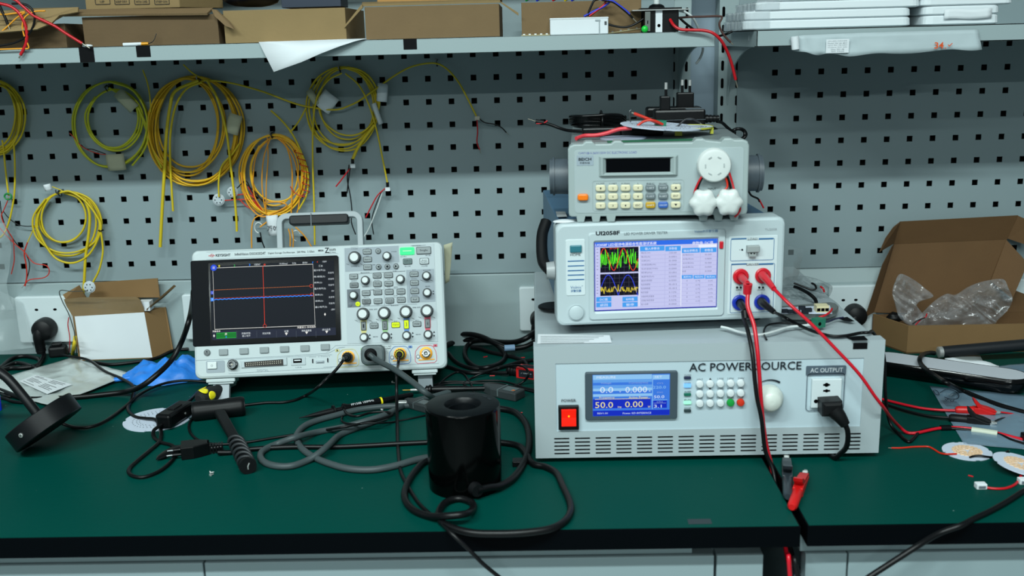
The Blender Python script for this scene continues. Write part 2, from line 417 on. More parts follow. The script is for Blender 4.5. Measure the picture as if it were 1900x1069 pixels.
apron(t, .0, 1.05, .05, -.4, -.086, 'lower_panel', pm('dark_panel', (60, 74, 82), .6))
for a in (.02, .98): m = MB(); m.box(a, a+.04, .06, .65, -.75, -.0242, CABI); m.build('leg', t)
# ------------------------------------------------------------------ working on instrument faces
def FB(F, u, v, w, h, y=None):
    x, z = F(u, v, y); x0, _ = F(u-w/2, v, y); x1, _ = F(u+w/2, v, y); _, z0 = F(u, v+h/2, y); _, z1 = F(u, v-h/2, y)
    return x, z, x1-x0, z1-z0
def FT(m, F, s, u, v, w, h, mat, y=-.0005, bold=0., rot=0.):
    x, z, W, H = FB(F, u, v, w, h); m.text(s, x, z, H, mat, W, y, bold, rot=rot)
def FQ(m, F, u0, v0, u1, v1, mat, y=-.0004, t=0.):
    x, z, W, H = FB(F, (u0+u1)/2, (v0+v1)/2, u1-u0, v1-v0)
    if t: m.box(x-W/2, x+W/2, y, y+t, z-H/2, z+H/2, mat)
    else: m.quad(x-W/2, x+W/2, z-H/2, z+H/2, y, mat)
def FRR(m, F, u0, v0, u1, v1, r, y0, y1, mat, bev=0., seg=4):
    x, z, W, H = FB(F, (u0+u1)/2, (v0+v1)/2, u1-u0, v1-v0)
    k = W/(u1-u0); m.rrect(x, z, W, H, r*k, y0, y1, mat, bev=bev, seg=seg)
def outline(m, P, wd, mat, y=-.0005, closed=True):   # flat printed line through (x, z) points
    n = len(P); L, R = [], []
    for i in range(n):
        a = Vector(P[(i-1) % n] if closed or i else P[i]); b = Vector(P[(i+1) % n] if closed or i < n-1 else P[i])
        d = (b-a); d = d.normalized() if d.length else Vector((1, 0)); nn = Vector((-d.y, d.x))*wd/2; p = Vector(P[i])
        L.append((p.x+nn.x, y, p.y+nn.y)); R.append((p.x-nn.x, y, p.y-nn.y))
    fs = [(i, n+i, n+(i+1) % n, (i+1) % n) for i in range(n if closed else n-1)]
    m.add(L+R, fs, mat)
def FL(m, F, pts, wpx, mat, y=-.0005, closed=False):
    k = abs(F(pts[0][0]+10, pts[0][1])[0]-F(pts[0][0], pts[0][1])[0])/10
    outline(m, [F(*p) for p in pts], wpx*k, mat, y, closed)
def tri(m, F, u, v, s, mat, up=True, y=-.0005):
    k = 1 if up else -1; m.add([(a, y, b) for a, b in (F(u-s, v+s*.8*k), F(u+s, v+s*.8*k), F(u, v-s*.8*k))], [(0, 1, 2)], mat)
UP = Matrix.Rotation(pi/2, 4, 'X')   # lathe axis z -> -y (towards the viewer)
def lx(x, z, y=0.): return Matrix.Translation((x, y, z)) @ UP

# ================================================================== AC power source
PSM = frame(.8518, -.5313, .008)
F3 = Face(PSM, zc(980, 580, 3.685)); F4 = Face(PSM, zc(1260, 560, 3.4475))
ps = thing('power_source', 'large grey mains power source with blue display and vent slots, bottom of the instrument stack', 'power supply', PSM)
W_, H_ = .4288, .1471
PSPAN = pm('panel_pale', (182, 200, 208), .45)
m = MB(); m.box(.002, W_-.002, .018, .435, .0, H_-.004, INST); m.build('housing', ps, bevel=.0025)
ix0, iz1 = F3(186, 350); ix1, iz0 = F4(1158, 797)
m = MB()
m.box(0, ix0, 0, .02, 0, H_, INST); m.box(ix1, W_, 0, .02, 0, H_, INST); m.box(ix0, ix1, 0, .02, iz1, H_, INST); m.box(ix0, ix1, 0, .02, 0, iz0, INST)
m.build('front_frame', ps)
m = MB(); m.box(ix0, ix1, .0012, .02, iz0, iz1, PSPAN); m.build('front_panel', ps)
m = MB()   # fifteen groups of five ventilation slots
a0, va = F3(178, 914); a1, vb = F4(1160, 892)
gw = F3(283, 914)[0]-a0; rz = (F3(178, 863)[1]-F3(178, 965)[1])/4
for g in range(15):
    gx = a0+(a1-gw-a0)*g/14; gz = va+(vb-va)*g/14
    for k in range(-2, 3): m.prism(rr(gx+gw/2, gz+k*rz, gw, .00175, .0008, 2), -.0002, .001, SLOT)
m.build('vent_slots', ps, 'dark ventilation slots')
for fx in (.03, W_-.03):
    for fy in (.03, .40):
        q = MB(); q.lathe([(.009, -.008), (.011, 0)], BLACKM, Matrix.Translation((fx, fy, 0)), 16); q.build('foot', ps)
m = MB(); FRR(m, F3, 389, 403, 1019, 728, 14, -.0028, .002, pm('bezel_slate', (62, 76, 86), .5), .001); bz = m.build('display_bezel', ps, 'slate grey display bezel')
B1, B2, B3, B4 = em('lcd_blue_light', (96, 160, 232)), em('lcd_blue_mid', (58, 120, 222)), em('lcd_blue_deep', (18, 44, 190)), em('lcd_blue_pale', (140, 195, 240))
LW, LY, LG = em('lcd_white', (215, 232, 250)), em('lcd_yellow', (235, 225, 150)), em('lcd_grey', (150, 175, 215))
m = MB(); yy = -.0030; X = lambda u0, v0, u1, v1, mt, y=yy-.0001: FQ(m, F3, u0, v0, u1, v1, mt, y)
X(440, 418, 966, 700, B2, yy); X(442, 420, 845, 452, B4); X(442, 452, 845, 472, B1); X(442, 490, 845, 512, B1, yy-.00012); X(442, 512, 845, 530, B4); X(442, 550, 845, 568, B4)
X(442, 585, 836, 648, B3); X(442, 662, 964, 698, B3); X(848, 420, 964, 452, B4); X(852, 596, 946, 646, B3, yy-.0002)
for s_, u, v, w, h, mt in (('MEASURE', 532, 437, 130, 16, LW), ('SET', 888, 434, 50, 14, LW), ('Voltage', 530, 478, 72, 14, LG), ('Current(rms)', 752, 475, 130, 14, LG),
        ('0.0', 535, 523, 90, 40, LW), ('V', 627, 535, 14, 12, LW), ('0.000', 737, 521, 148, 40, LW), ('A', 829, 531, 12, 10, LW), ('Frequency', 538, 577, 104, 15, LY), ('Active Power', 752, 574, 132, 15, LY),
        ('50.0', 518, 626, 122, 40, LY), ('Hz', 624, 640, 24, 14, LY), ('0.00', 722, 621, 122, 40, LY), ('W', 825, 638, 18, 14, LY), ('REV1.01', 507, 683, 70, 11, LW), ('Power: KD INTERFACE', 742, 681, 194, 12, LW),
        ('(V)', 900, 478, 40, 10, LG), ('220.0', 895, 505, 88, 18, B4), ('(Hz)', 898, 540, 40, 10, LG), ('50.0', 893, 570, 70, 20, LW), ('(A)', 897, 605, 40, 9, LG), ('3.1', 884, 634, 52, 20, LW)):
    FT(m, F3, s_, u, v, w, h, mt, yy-.0004)
FQ(m, F3, 455, 583, 832, 586, LY, yy-.0003); FQ(m, F3, 856, 612, 940, 614, LG, yy-.0003); FQ(m, F3, 846, 452, 850, 655, B4, yy-.0003); FQ(m, F3, 850, 590, 950, 593, B4, yy-.0003)
m.build('screen', bz, 'lit blue display reading 50.0 and 0.00')
m = MB(); FRR(m, F3, 207, 634, 346, 797, 4, -.004, .002, BLACK, .001); sw = m.build('power_switch', ps, 'black framed power switch')
GLO = bpy.data.materials.new('lit_red_lens'); GLO.use_nodes = True
_b = GLO.node_tree.nodes['Principled BSDF']; _b.inputs['Base Color'].default_value = (.6, .01, .005, 1); _b.inputs['Roughness'].default_value = .15
_b.inputs['Emission Color'].default_value = (*lin((235, 30, 10)), 1); _b.inputs['Emission Strength'].default_value = .75*2**-EXPO
x, z, w_, h_ = FB(F3, 277, 712, 100, 116)
m = MB(); m.add([(x-w_/2, -.0045, z-h_/2), (x+w_/2, -.0045, z-h_/2), (x-w_/2, -.0045, z), (x+w_/2, -.0045, z), (x-w_/2, -.0085, z+h_/2), (x+w_/2, -.0085, z+h_/2),
        (x-w_/2, -.003, z-h_/2), (x+w_/2, -.003, z-h_/2), (x-w_/2, -.003, z+h_/2), (x+w_/2, -.003, z+h_/2)],
        [(0, 1, 3, 2), (2, 3, 5, 4), (4, 5, 9, 8), (0, 2, 4, 8, 6), (1, 7, 9, 5, 3), (0, 6, 7, 1)], GLO)
m.disc(x, z+h_*.12, .0011, -.0068, -.005, em('neon_orange', (255, 170, 30), 1.6))
m.build('rocker', sw, 'glowing red rocker')
# indicators and buttons
for v, mt, nm in ((446, pm('lamp_off_navy', (30, 40, 70), .3), None), (499, em('lamp_blue', (120, 190, 255), 1.3), 'lit blue indicator'), (560, pm('lamp_off_green', (10, 100, 80), .3), 'dark green indicator'), (616, em('lamp_green', (150, 255, 200), 1.4), 'lit green indicator'), (671, pm('lamp_off_grey', (40, 56, 60), .3), None)):
    q = MB(); FRR(q, F3, 1065, v-9 if mt.name[:6] != 'lamp_b' else v-13, 1113, v+9 if mt.name[:6] != 'lamp_b' else v+13, 5, -.0014, .002, mt, .0005); q.build('indicator_light', ps, nm)
BTN = pm('button_white', (214, 222, 224), .35)
for c, u in enumerate((131, 197, 263, 328, 392)):
    for r_, v in enumerate((524, 587, 648)):
        v2 = v-(c*1.6); x, z = F4(u, v2); mt = BTN; nm = None
        if r_ == 2 and c == 3: mt = pm('button_green', (20, 150, 60), .35); nm = 'green round button'
        if r_ == 2 and c == 4: mt = pm('button_red', (205, 50, 25), .35); nm = 'red round button'
        q = MB(); q.lathe([(.0048, 0), (.0048, .0028), (.0040, .0040), (.0015, .0044)], mt, lx(x, z), 20); q.build('button', ps, nm)
# rotary knob, scale arc
x, z = F4(573, 613); q = MB(); n = 40
prof = [(.0172, 0), (.0172, .005), (.0158, .010), (.0135, .013), (.0125, .0165), (.0098, .019), (.003, .020)]
q.lathe(prof, pm('knob_ivory', (206, 214, 206), .3), lx(x, z), n); kn = q.build('rotary_knob', ps, 'ivory rotary knob')
# printed lettering
m = MB(); 
FT(m, F4, 'AC POWER SOURCE', 423, 413, 718, 52, INK, bold=.008)
x0, z0 = F4(573, 613)
arc = [(x0+.0222*cos(radians(a)), z0+.0222*sin(radians(a))) for a in range(140, 55, -6)]
for i in range(len(arc)-1):
    t0, t1 = i/(len(arc)-1), (i+1)/(len(arc)-1); w0, w1 = .0003+.0022*t0, .0003+.0022*t1
    def off(p, wd): d = Vector((p[0]-x0, p[1]-z0)).normalized(); return (p[0]+d.x*wd, p[1]+d.y*wd)
    a, b_ = arc[i], arc[i+1]; c, d = off(b_, w1), off(a, w0); m.add([(p[0], -.0005, p[1]) for p in (b_, a, d, c)], [(0, 1, 2, 3)], INK)
FT(m, F3, 'POWER', 277, 601, 100, 19, INK, bold=.01)
for s_, v in (('CON', 427), ('OVER', 481), ('ALARM', 540), ('RUN', 597), ('STOP', 653)): FT(m, F3, s_, 1090, v, 44, 11, INK)
for s_, u, v in (('VOLT', 132, 496), ('110V', 265, 491), ('120V', 330, 490), ('220V', 396, 489), ('FREQ', 132, 558), ('50Hz', 265, 555), ('60Hz', 328, 553), ('400Hz', 394, 551), ('LOW', 131, 616), ('HIGH', 197, 615), ('PRG', 262, 613), ('RUN', 328, 612), ('STOP', 392, 611)):
    FT(m, F4, s_, u, v, 40, 11, INK)
tri(m, F4, 199, 493, 9, INK); tri(m, F4, 197, 556, 9, INK, False)
m.build('lettering', ps, 'dark printed lettering')
# AC output
m = MB(); FRR(m, F4, 813, 410, 1068, 470, 8, -.0006, .0012, pm('plate_slate', (78, 92, 104), .5))
FT(m, F4, 'AC OUTPUT', 943, 436, 208, 28, INKW, -.0009)
x, z, w_, h_ = FB(F4, 935, 578, 240, 236); outline(m, rr(x, z, w_, h_, .004), .0009, pm('plate_slate', (0, 0, 0)), -.0006)
m.build('output_plate', ps, 'slate plate lettered AC OUTPUT')
m = MB(); FRR(m, F4, 843, 488, 1032, 672, 4, -.0045, .002, INSTW, .001)
x, z = F4(938, 578)
def socket_holes(m, F, u, v, y):
    for a, b_ in ((0, -50), (0, -12)):
        x, z = F(u+a, v+b_); m.disc(x, z, .0026 if b_ < -20 else .0021, y, y+.001, SLOT); m.box(x-.0042, x+.0042, y, y+.001, z-.0011, z+.0011, SLOT)
    x, z = F(u-68, v+55); m.disc(x, z, .0025, y, y+.001, SLOT)
socket_holes(m, F4, 937, 574, -.0048)
m.build('outlet', ps, 'white outlet insert with cross shaped holes')
# labels, marks on the top sheet
def topq(px0, py0, px1, py1, z=.1556):
    a = PSM.inverted() @ atZ(px0, py0, z); b_ = PSM.inverted() @ atZ(px1, py1, z); return a, b_
m = MB(); a = [PSM.inverted() @ atZ(*p, .1558) for p in ((997, 638), (1135, 636), (1131, 622), (998, 620))]; m.poly([tuple(v) for v in a], PAPER)
for i in range(5):
    c = [PSM.inverted() @ atZ(*p, .1560) for p in ((1003, 624+i*3), (1120-i*9, 623+i*3), (1120-i*9, 624+i*3), (1003, 625+i*3))]; m.poly([tuple(v) for v in c], pm('faint_ink', (150, 158, 162), .8))
m.build('paper_label', ps, 'white printed label stuck on the top')
m = MB()
for a_ in (((1582, 606), (1570, 612), (1600, 612), (1604, 606)), ):
    pass
P_ = [PSM.inverted() @ atZ(*p, .1566) for p in ((1571, 628), (1612, 625), (1602, 617), (1588, 620), (1578, 621), (1568, 626))]
pts = [PSM.inverted() @ atZ(*p, .1566) for p in ((1583, 632), (1611, 631), (1603, 623), (1570, 626))]
m.poly([tuple(v) for v in pts], TAPEB); x, z, w_, h_ = FB(F4, 1158, 282, 92, 40); m.quad(x-w_/2, x+w_/2, z-h_/2, z+h_/2, -.0006, TAPEB)
pts = [PSM.inverted() @ atZ(*p, .1560) for p in ((1560, 590), (1572, 588), (1586, 596), (1578, 597), (1566, 595), (1556, 592))]
m.poly([tuple(v) for v in pts], TAPEB)
m.build('tape_piece', ps, 'black tape wrapped over the top edge')

# ================================================================== LED driver tester
TM = frame(.8821, -.4799, .166, .0587)
T2 = Face(TM, zc(1010, 390, 4.1304))
W_, H_ = .2896, .1315
te = thing('power_tester', 'grey and blue bench tester with colour waveform screen, middle of the instrument stack', 'test instrument', TM)
TBLUE = pm('casing_steel_blue', (78, 112, 140), .45); TG = pm('bezel_pale_grey', (180, 194, 198), .4, bump=.05, bscale=500)
m = MB(); m.box(.008, W_-.008, .03, .335, .004, H_-.005, TBLUE)
m.build('casing', te, 'steel blue casing', bevel=.002)
# moulded bezel with a screen opening: outer body as frame pieces
sx0, sz1 = T2(345, 160); sx1, sz0 = T2(1395, 830)
m = MB(); m.rrect(W_/2, H_/2, W_, H_, .009, 0, .034, TG, bev=.0035, seg=6); bez = m.build('front_bezel', te)
x, z, w_, h_ = FB(T2, 862, 495, 1046, 670)
m = MB()   # raised screen surround with a sunken screen
o = rr(x, z, w_, h_, .004, 4); xs, zs, ws, hs = FB(T2, 857, 498, 960, 560); inn = rr(xs, zs, ws, hs, .003, 4); n = len(o)
xc, zc_, wc, hc = FB(T2, 853, 497, 946, 532); inn2 = rr(xc, zc_, wc, hc, .0008, 4)
vs = [(a, -.0002, c) for a, c in o]+[(a, -.0022, c) for a, c in rr(x, z, w_-.003, h_-.003, .004, 4)]+[(a, -.0022, c) for a, c in inn]+[(a, -.0005, c) for a, c in inn2]
m.add(vs, [(k*n+i, (k+1)*n+i, (k+1)*n+(i+1) % n, k*n+(i+1) % n) for k in range(3) for i in range(n)], TG)
sur = m.build('screen_surround', te)
SW, SB, SK = em('tft_white', (196, 200, 240)), em('tft_blue', (48, 110, 232)), em('tft_black', (14, 14, 30))
SC, SD = em('tft_button_blue', (70, 160, 240)), em('tft_text', (110, 112, 150)); SWW = em('tft_bright', (235, 240, 255)); GRID_ = em('tft_grid', (70, 70, 90))
m = MB(); y0 = -.0007; Q = lambda a, b_, c, d, mt, k=1: FQ(m, T2, a, b_, c, d, mt, y0-.00012*k)
Q(384, 234, 1326, 760, em('tft_frame', (40, 50, 170)), 0); Q(390, 238, 1320, 752, SW); 
x, z, w_, h_ = FB(T2, 857, 250, 934, 34); m.quad(x-w_/2, x+w_/2, z-h_/2, z+h_/2, y0-.00024, SB)
FT(m, T2, 'UI2058F LED驱动电源综合性能测试系统', 625, 259, 468, 26, SWW, y0-.0005, .01); FT(m, T2, '参数值: DC值', 1212, 249, 160, 24, SWW, y0-.0005, .01); Q(1180, 262, 1320, 284, SWW, 3)
for (v0, v1) in ((284, 474), (486, 652)):
    Q(428, v0, 720, v1, SK, 2)
    for i in range(1, 9): Q(428+i*36.5-1, v0, 428+i*36.5+1, v1, GRID_, 3)
    for i in range(1, 5): Q(428, v0+(v1-v0)*i/5-1, 720, v0+(v1-v0)*i/5+1, GRID_, 3)
def wave(fn, wpx, mt, k, u0=430, u1=718, st=3):
    FL(m, T2, [(u0+i*st, fn(u0+i*st)) for i in range(int((u1-u0)/st)+1)], wpx, mt, y0-.00012*k)
R_ = random.Random(3)
wave(lambda u: 375+R_.choice((-1, 1))*R_.uniform(10, 62)*(1.45 if R_.random() < .12 else .9), 4, em('trace_green', (90, 240, 40), 1.1), 4)
wave(lambda u: 376-84*sin((u-428)*2*pi/148+.35), 5, em('trace_red', (230, 60, 30)), 5)
wave(lambda u: max(492, 652-156*abs(sin((u-415)*pi/150)) if (u-415) % 150 < 85 or 1 else 0), 5, em('trace_blue', (50, 70, 230)), 4)
wave(lambda u: 606+R_.choice((-1, 1))*R_.uniform(4, 26)*(1.6 if R_.random() < .1 else .9), 4, em('trace_yellow', (230, 210, 60)), 5)
for i in range(7): Q(400, 296+i*26, 412, 300+i*26, SD, 2); Q(400, 496+i*23, 412, 500+i*23, SD, 2)
FT(m, T2, '输入波形', 535, 292, 70, 12, em('trace_red', (0, 0, 0)), y0-.0009)
for u0, v0, s_ in ((397, 664, 'DC值'), (598, 662, 'RMS值'), (397, 706, '返回'), (598, 704, '暂停')):
    Q(u0, v0, u0+116, v0+36, SC, 2); FT(m, T2, s_, u0+58, v0+19, 60, 20, SWW, y0-.0005)
# tables
Q(732, 274, 920, 312, SC, 2); Q(926, 274, 1044, 312, SC, 2); Q(1052, 288, 1190, 326, SC, 2); Q(1196, 286, 1318, 322, SC, 2)
FT(m, T2, '输入参数名', 825, 293, 110, 20, SWW, y0-.0005); FT(m, T2, '参数值', 984, 292, 62, 20, SWW, y0-.0005)
FT(m, T2, '输出参数名', 1120, 309, 108, 20, SWW, y0-.0005); FT(m, T2, '参数值', 1258, 305, 64, 20, SWW, y0-.0005)
rows = ('电压(V)', '电流(A)', '功率(W)', '功率因数(PF)', '电流谐波(THD)', '频率(Hz)', '基波电流(A)', '基波功率因数', '电压峰峰值', '电流峰峰值', '电压谐波', '总谐波电流谐波', '总谐波电压谐波', '输入功率')
vals = ('220.00', '0.0001', '0.00', '0.000', '0.000', '50.001', '0.0000', '0.000', '0.01', '0.01', '3.12%', '3.12%', '3.52%', '0.000')
for i, (a, b_) in enumerate(zip(rows, vals)):
    v = 327+i*30.2; FT(m, T2, a, 738+len(a)*7.5, v, len(a)*14, 15, SD, y0-.0005); FT(m, T2, b_, 982, v-2, 58, 12, SD, y0-.0005); Q(732, v+14, 1044, v+15.5, em('tft_line', (160, 162, 215)), 2)
for i, (a, b_) in enumerate((('总电压(V)', '0.00'), ('总电流(A)', '0.0000'), ('总功率(W)', '0.00'), ('总效率(%)', '0.000'), ('效率', '0.000'))):
    v = 342+i*31.5; FT(m, T2, a, 1055+len(a)*7.5, v, len(a)*14, 15, SD, y0-.0005); FT(m, T2, b_, 1255, v-3, 50, 12, SD, y0-.0005); Q(1052, v+15, 1318, v+16.5, em('tft_line', (0, 0, 0)), 2)
for u0, s_ in ((1052, '谐波(N)'), (1142, '电压(N)'), (1232, '电流(N)')): Q(u0, 496, u0+84, 524, SC, 2); FT(m, T2, s_, u0+42, 510, 62, 16, SWW, y0-.0005)
for i in range(6):
    v = 540+i*31
    for u, s_, ww in ((1092, '02468A'[i], 8), (1175, '0.7%', 34), (1272, '0.0%', 34)): FT(m, T2, s_, u, v, ww, 11, SD, y0-.0005)
    Q(1052, v+15, 1318, v+16.5, em('tft_line', (0, 0, 0)), 2)
for u in (922, 1190): Q(u, 330, u+1.5, 735, em('tft_line', (0, 0, 0)), 2)
Q(1045, 274, 1050, 736, SWW, 2); Q(722, 274, 729, 736, SWW, 2)
m.build('screen', sur, 'lit colour screen with waveforms and tables')
m = MB(); FRR(m, T2, 165, 225, 313, 655, 12, -.0008, .002, INSTW, .0006)
for v in (389, 426, 462, 496, 532): FRR(m, T2, 178, v-4, 305, v+4, 3, -.0011, 0, INKB)
FT(m, T2, 'HOME', 238, 341, 80, 19, INK, -.0011); FT(m, T2, 'Volnic', 241, 590, 84, 22, INKB, -.0011); FT(m, T2, '®', 290, 578, 8, 8, INKB, -.0011); FT(m, T2, '沃智仪器', 242, 617, 80, 20, INKB, -.0011, .015)
m.build('side_plate', te, 'white side plate lettered HOME')
m = MB(); FRR(m, T2, 195, 268, 286, 322, 5, -.0035, .002, pm('button_teal', (44, 112, 126), .35), .0012); m.build('home_button', te, 'teal home button')
x, z = T2(244, 784); m = MB(); m.lathe([(.0108, 0), (.0108, .0014), (.0100, .0016), (.0098, .0010), (.0094, .0010), (.0092, .0030), (.008, .0038), (.001, .0040)], TG, lx(x, z), 32); m.build('power_button', te, 'round white push button')
m = MB(); FT(m, T2, 'UI2058F', 484, 173, 184, 32, INK, -.0026, bold=.035); FT(m, T2, 'LED POWER DRIVER TESTER', 776, 174, 332, 20, pm('ink_grey', (90, 100, 106), .7), -.0026, )
FT(m, T2, 'Volnic®沃智仪器', 1237, 158, 180, 22, INKB, -.0026); FT(m, T2, 'TU2058', 1735, 147, 90, 16, pm('faint_ink', (0, 0, 0)))
for o_ in (484,): pass
m.build('lettering', te, 'printed lettering above the screen')
m = MB(); FRR(m, T2, 1410, 200, 1780, 796, 10, -.0006, .002, INSTW, .0005)
for v0, v1, s_ in ((218, 384, 'LOAD'), (412, 782, 'DRIVER')):
    x, z, w_, h_ = FB(T2, 1592, (v0+v1)/2, 330, v1-v0); outline(m, rr(x, z, w_, h_, .0018), .0006, INKB, -.0010)
    FQ(m, T2, 1432, v0-4, 1548, v0+5, INKB, -.0011); FQ(m, T2, 1642, v0-4, 1752, v0+5, INKB, -.0011)
    FQ(m, T2, 1549, v0-8, 1641, v0+8, INSTW, -.0012); FT(m, T2, s_, 1595, v0+1, 74 if s_ == 'LOAD' else 96, 15, INK, -.0014)
for u, s_ in ((1490, 'INPUT'), (1660, 'OUTPUT')):
    FT(m, T2, s_, u, 610, 44 if s_ == 'INPUT' else 60, 12, INK, -.0011)
    for du in (-14, 14): x, z = T2(u+du, 592); m.disc(x, z, .0015, -.0011, 0, INK, n=10)
    FQ(m, T2, u+4, 560, u+6, 580, INK, -.0011); FQ(m, T2, u+4, 628, u+6, 660, INK, -.0011)
x, z = T2(1515, 303); m.disc(x, z, .0012, -.0011, 0, INK, n=12); tri(m, T2, 1668, 302, 8, INK); FT(m, T2, '+', 1497, 303, 8, 8, INK, -.0011)
m.build('terminal_plate', te, 'white terminal plate lettered LOAD and DRIVER')
m = MB(); FRR(m, T2, 1545, 266, 1640, 316, 3, -.0075, .002, pm('connector_grey', (150, 158, 158), .5), .001); FRR(m, T2, 1562, 316, 1618, 352, 2, -.0055, .002, pm('connector_grey', (0, 0, 0)), .0006)
for u in (1576, 1600): FQ(m, T2, u-5, 320, u+5, 330, SLOT, -.0057)
m.build('load_connector', te, 'grey load connector')
JR, JBl = pm('jack_red', (196, 24, 40), .35), pm('jack_blue', (24, 50, 170), .35)
for u, v, mt, nm in ((1502, 506, JR, 'red'), (1672, 500, JR, 'red'), (1495, 706, JBl, 'blue'), (1664, 702, JBl, 'blue')):
    x, z = T2(u, v); q = MB(); q.lathe([(.0100, 0), (.0100, .0035), (.0088, .0045), (.006, .0045), (.005, .003)], mt, lx(x, z), 24); q.build('terminal_jack', te, nm+' banana jack')
m = MB(); m.frus((-.0005, .02, H_*.52), (-.011, .02, H_*.52), .012, .0105, pm('pivot_grey', (150, 156, 158), .35), 24); m.build('handle_pivot', te, 'silver handle pivot')
m = MB(); m.tube([(-.006, .02, H_*.52), (-.014, .035, H_*.6), (-.013, .06, H_*.8), (-.006, .075, H_*.93)], .0075, BLACKM, 12, 5); m.build('handle_arm', te, 'black handle arm')
m = MB()
for fx in (.03, W_-.03):
    for fy in (.03, .30): m.lathe([(.010, -.011), (.012, 0), ], BLACKM, Matrix.Translation((fx, fy, .004)), 16); m.build('foot', te); m = MB()
# small red tag on the surround
m = MB(); FRR(m, T2, 1338, 236, 1368, 292, 6, -.004, -.001, JR, .001); m.build('stylus_clip', te, 'small red clip at the screen corner')

# ================================================================== electronic load
LM_ = frame(.899, -.4719, .305, -.0501)
L1 = Face(LM_, zc(980, 140, 3.8174))
W_, H_ = .22, .0928
el = thing('electronic_load', 'grey electronic load with dark display and white knobs, top of the instrument stack', 'test instrument', LM_)
LG1 = pm('load_grey', (152, 166, 166), .45, bump=.05, bscale=500); LPAN = pm('load_panel', (160, 174, 176), .5)
m = MB(); m.box(.003, W_-.003, .02, .385, .0, H_-.0025, pm('load_case_grey', (112, 122, 124), .5)); m.build('casing', el, 'darker grey sheet metal casing', bevel=.002)
# rubber bumper front: outline with scalloped top and toothed feet
x0, x1, z0, z1 = 0, W_, 0, H_
def load_outline():
    P = []
    # bottom left to right with three teeth at each end
    def T(u, v): return L1(u, v)
    zb = 0.; zt = -.0075
    P.append((.004, zb))
    for a, b_ in ((345, 393), (452, 502), (557, 612)):
        xa, xb = L1(a, 1000)[0], L1(b_, 1000)[0]; P += [(xa-.0008, zb), (xa+.0008, zt), (xb-.0008, zt), (xb+.0008, zb)]
    for a, b_ in ((1214, 1272), (1325, 1378), (1436, 1490)):
        xa, xb = L1(a, 1000)[0], L1(b_, 1000)[0]; P += [(xa-.0008, zb), (xa+.0008, zt), (xb-.0008, zt), (xb+.0008, zb)]
    P += [(x1-.004, zb), (x1-.001, .0015), (x1, .005), (x1, z1-.008), (x1-.002, z1-.003), (x1-.007, z1-.001)]
    for a, b_ in ((1440, 1390), (1240, 1190)):
        xa, xb = L1(a, 480)[0], L1(b_, 480)[0]; P += [(xa+.004, z1-.0008), (xa, z1+.0012), (xb, z1+.0012), (xb-.004, z1-.0028)]
    for a, b_ in ((655, 610), (450, 405)):
        xa, xb = L1(a, 480)[0], L1(b_, 480)[0]; P += [(xa+.004, z1-.0028), (xa, z1+.0006), (xb, z1+.0006), (xb-.004, z1-.0028)]
    P += [(.007, z1-.0028), (.002, z1-.005), (0, z1-.009), (0, .005), (.001, .0015)]
    return P
m = MB(); P = load_outline(); m.prism(P, 0, .022, LG1, bev=.0016); m.build('rubber_bumper', el)
m = MB()
x, z, w_, h_ = FB(L1, 922, 745, 1195, 450); m.rrect(x, z, w_, h_, .004, -.0004, .002, LPAN, bev=.0003); m.build('front_panel', el)
m = MB(); x, z, w_, h_ = FB(L1, 780, 640, 560, 144); xi, zi, wi, hi = FB(L1, 778, 636, 456, 98)
vs = [(x-w_/2, -.0006, z-h_/2), (x+w_/2, -.0006, z-h_/2), (x+w_/2, -.0006, z+h_/2), (x-w_/2, -.0006, z+h_/2),
      (x-w_/2+.003, -.0046, z-h_/2+.0015), (x+w_/2-.003, -.0046, z-h_/2+.0015), (x+w_/2-.003, -.0046, z+h_/2-.0015), (x-w_/2+.003, -.0046, z+h_/2-.0015),
      (xi-wi/2-.004, -.0046, zi-hi/2-.0025), (xi+wi/2+.004, -.0046, zi-hi/2-.0025), (xi+wi/2+.004, -.0046, zi+hi/2+.0015), (xi-wi/2-.004, -.0046, zi+hi/2+.0015),
      (xi-wi/2, -.0008, zi-hi/2), (xi+wi/2, -.0008, zi-hi/2), (xi+wi/2, -.0008, zi+hi/2), (xi-wi/2, -.0008, zi+hi/2)]
m.add(vs, [(4*k+i, 4*(k+1)+i, 4*(k+1)+(i+1) % 4, 4*k+(i+1) % 4)[::1] for k in range(3) for i in range(4)], LG1)
wn = m.build('window_frame', el)
m = MB(); m.quad(xi-wi/2, xi+wi/2, zi-hi/2, zi+hi/2, -.0009, pm('display_off', (2, 3, 6), .15, spec=.2)); m.build('display', wn, 'dark unlit display window')
m = MB(); FT(m, L1, 'CH9710B 0-360V/150W DC ELECTRONIC LOAD', 562, 548, 412, 17, pm('ink_violet', (70, 76, 150), .7)); FRR(m, L1, 343, 566, 462, 638, 4, -.0008, 0, pm('load_badge', (148, 162, 172), .5)); FT(m, L1, 'BEICH', 402, 593, 90, 21, INK, -.0012, .02); FT(m, L1, '贝奇科技', 401, 619, 72, 15, INK, -.0012)
for u, s_ in ((513, 'I-LMT'), (600, 'V-MET'), (690, 'P-TRAN'), (780, 'L'), (867, 'REC'), (956, 'RECORD'), (1055, 'CV/CC')): FT(m, L1, s_, u, 766, 56 if len(s_) > 2 else 10, 10, INK)
FT(m, L1, 'INPUT', 1302, 804, 58, 16, INK); x, z, w_, h_ = FB(L1, 778, 850, 645, 214); outline(m, rr(x, z, w_, h_, .003), .0005, LG1, -.0008)
m.build('lettering', el)
KCR = pm('key_cream', (214, 208, 176), .4); KGR = pm('key_grey', (104, 116, 120), .4)
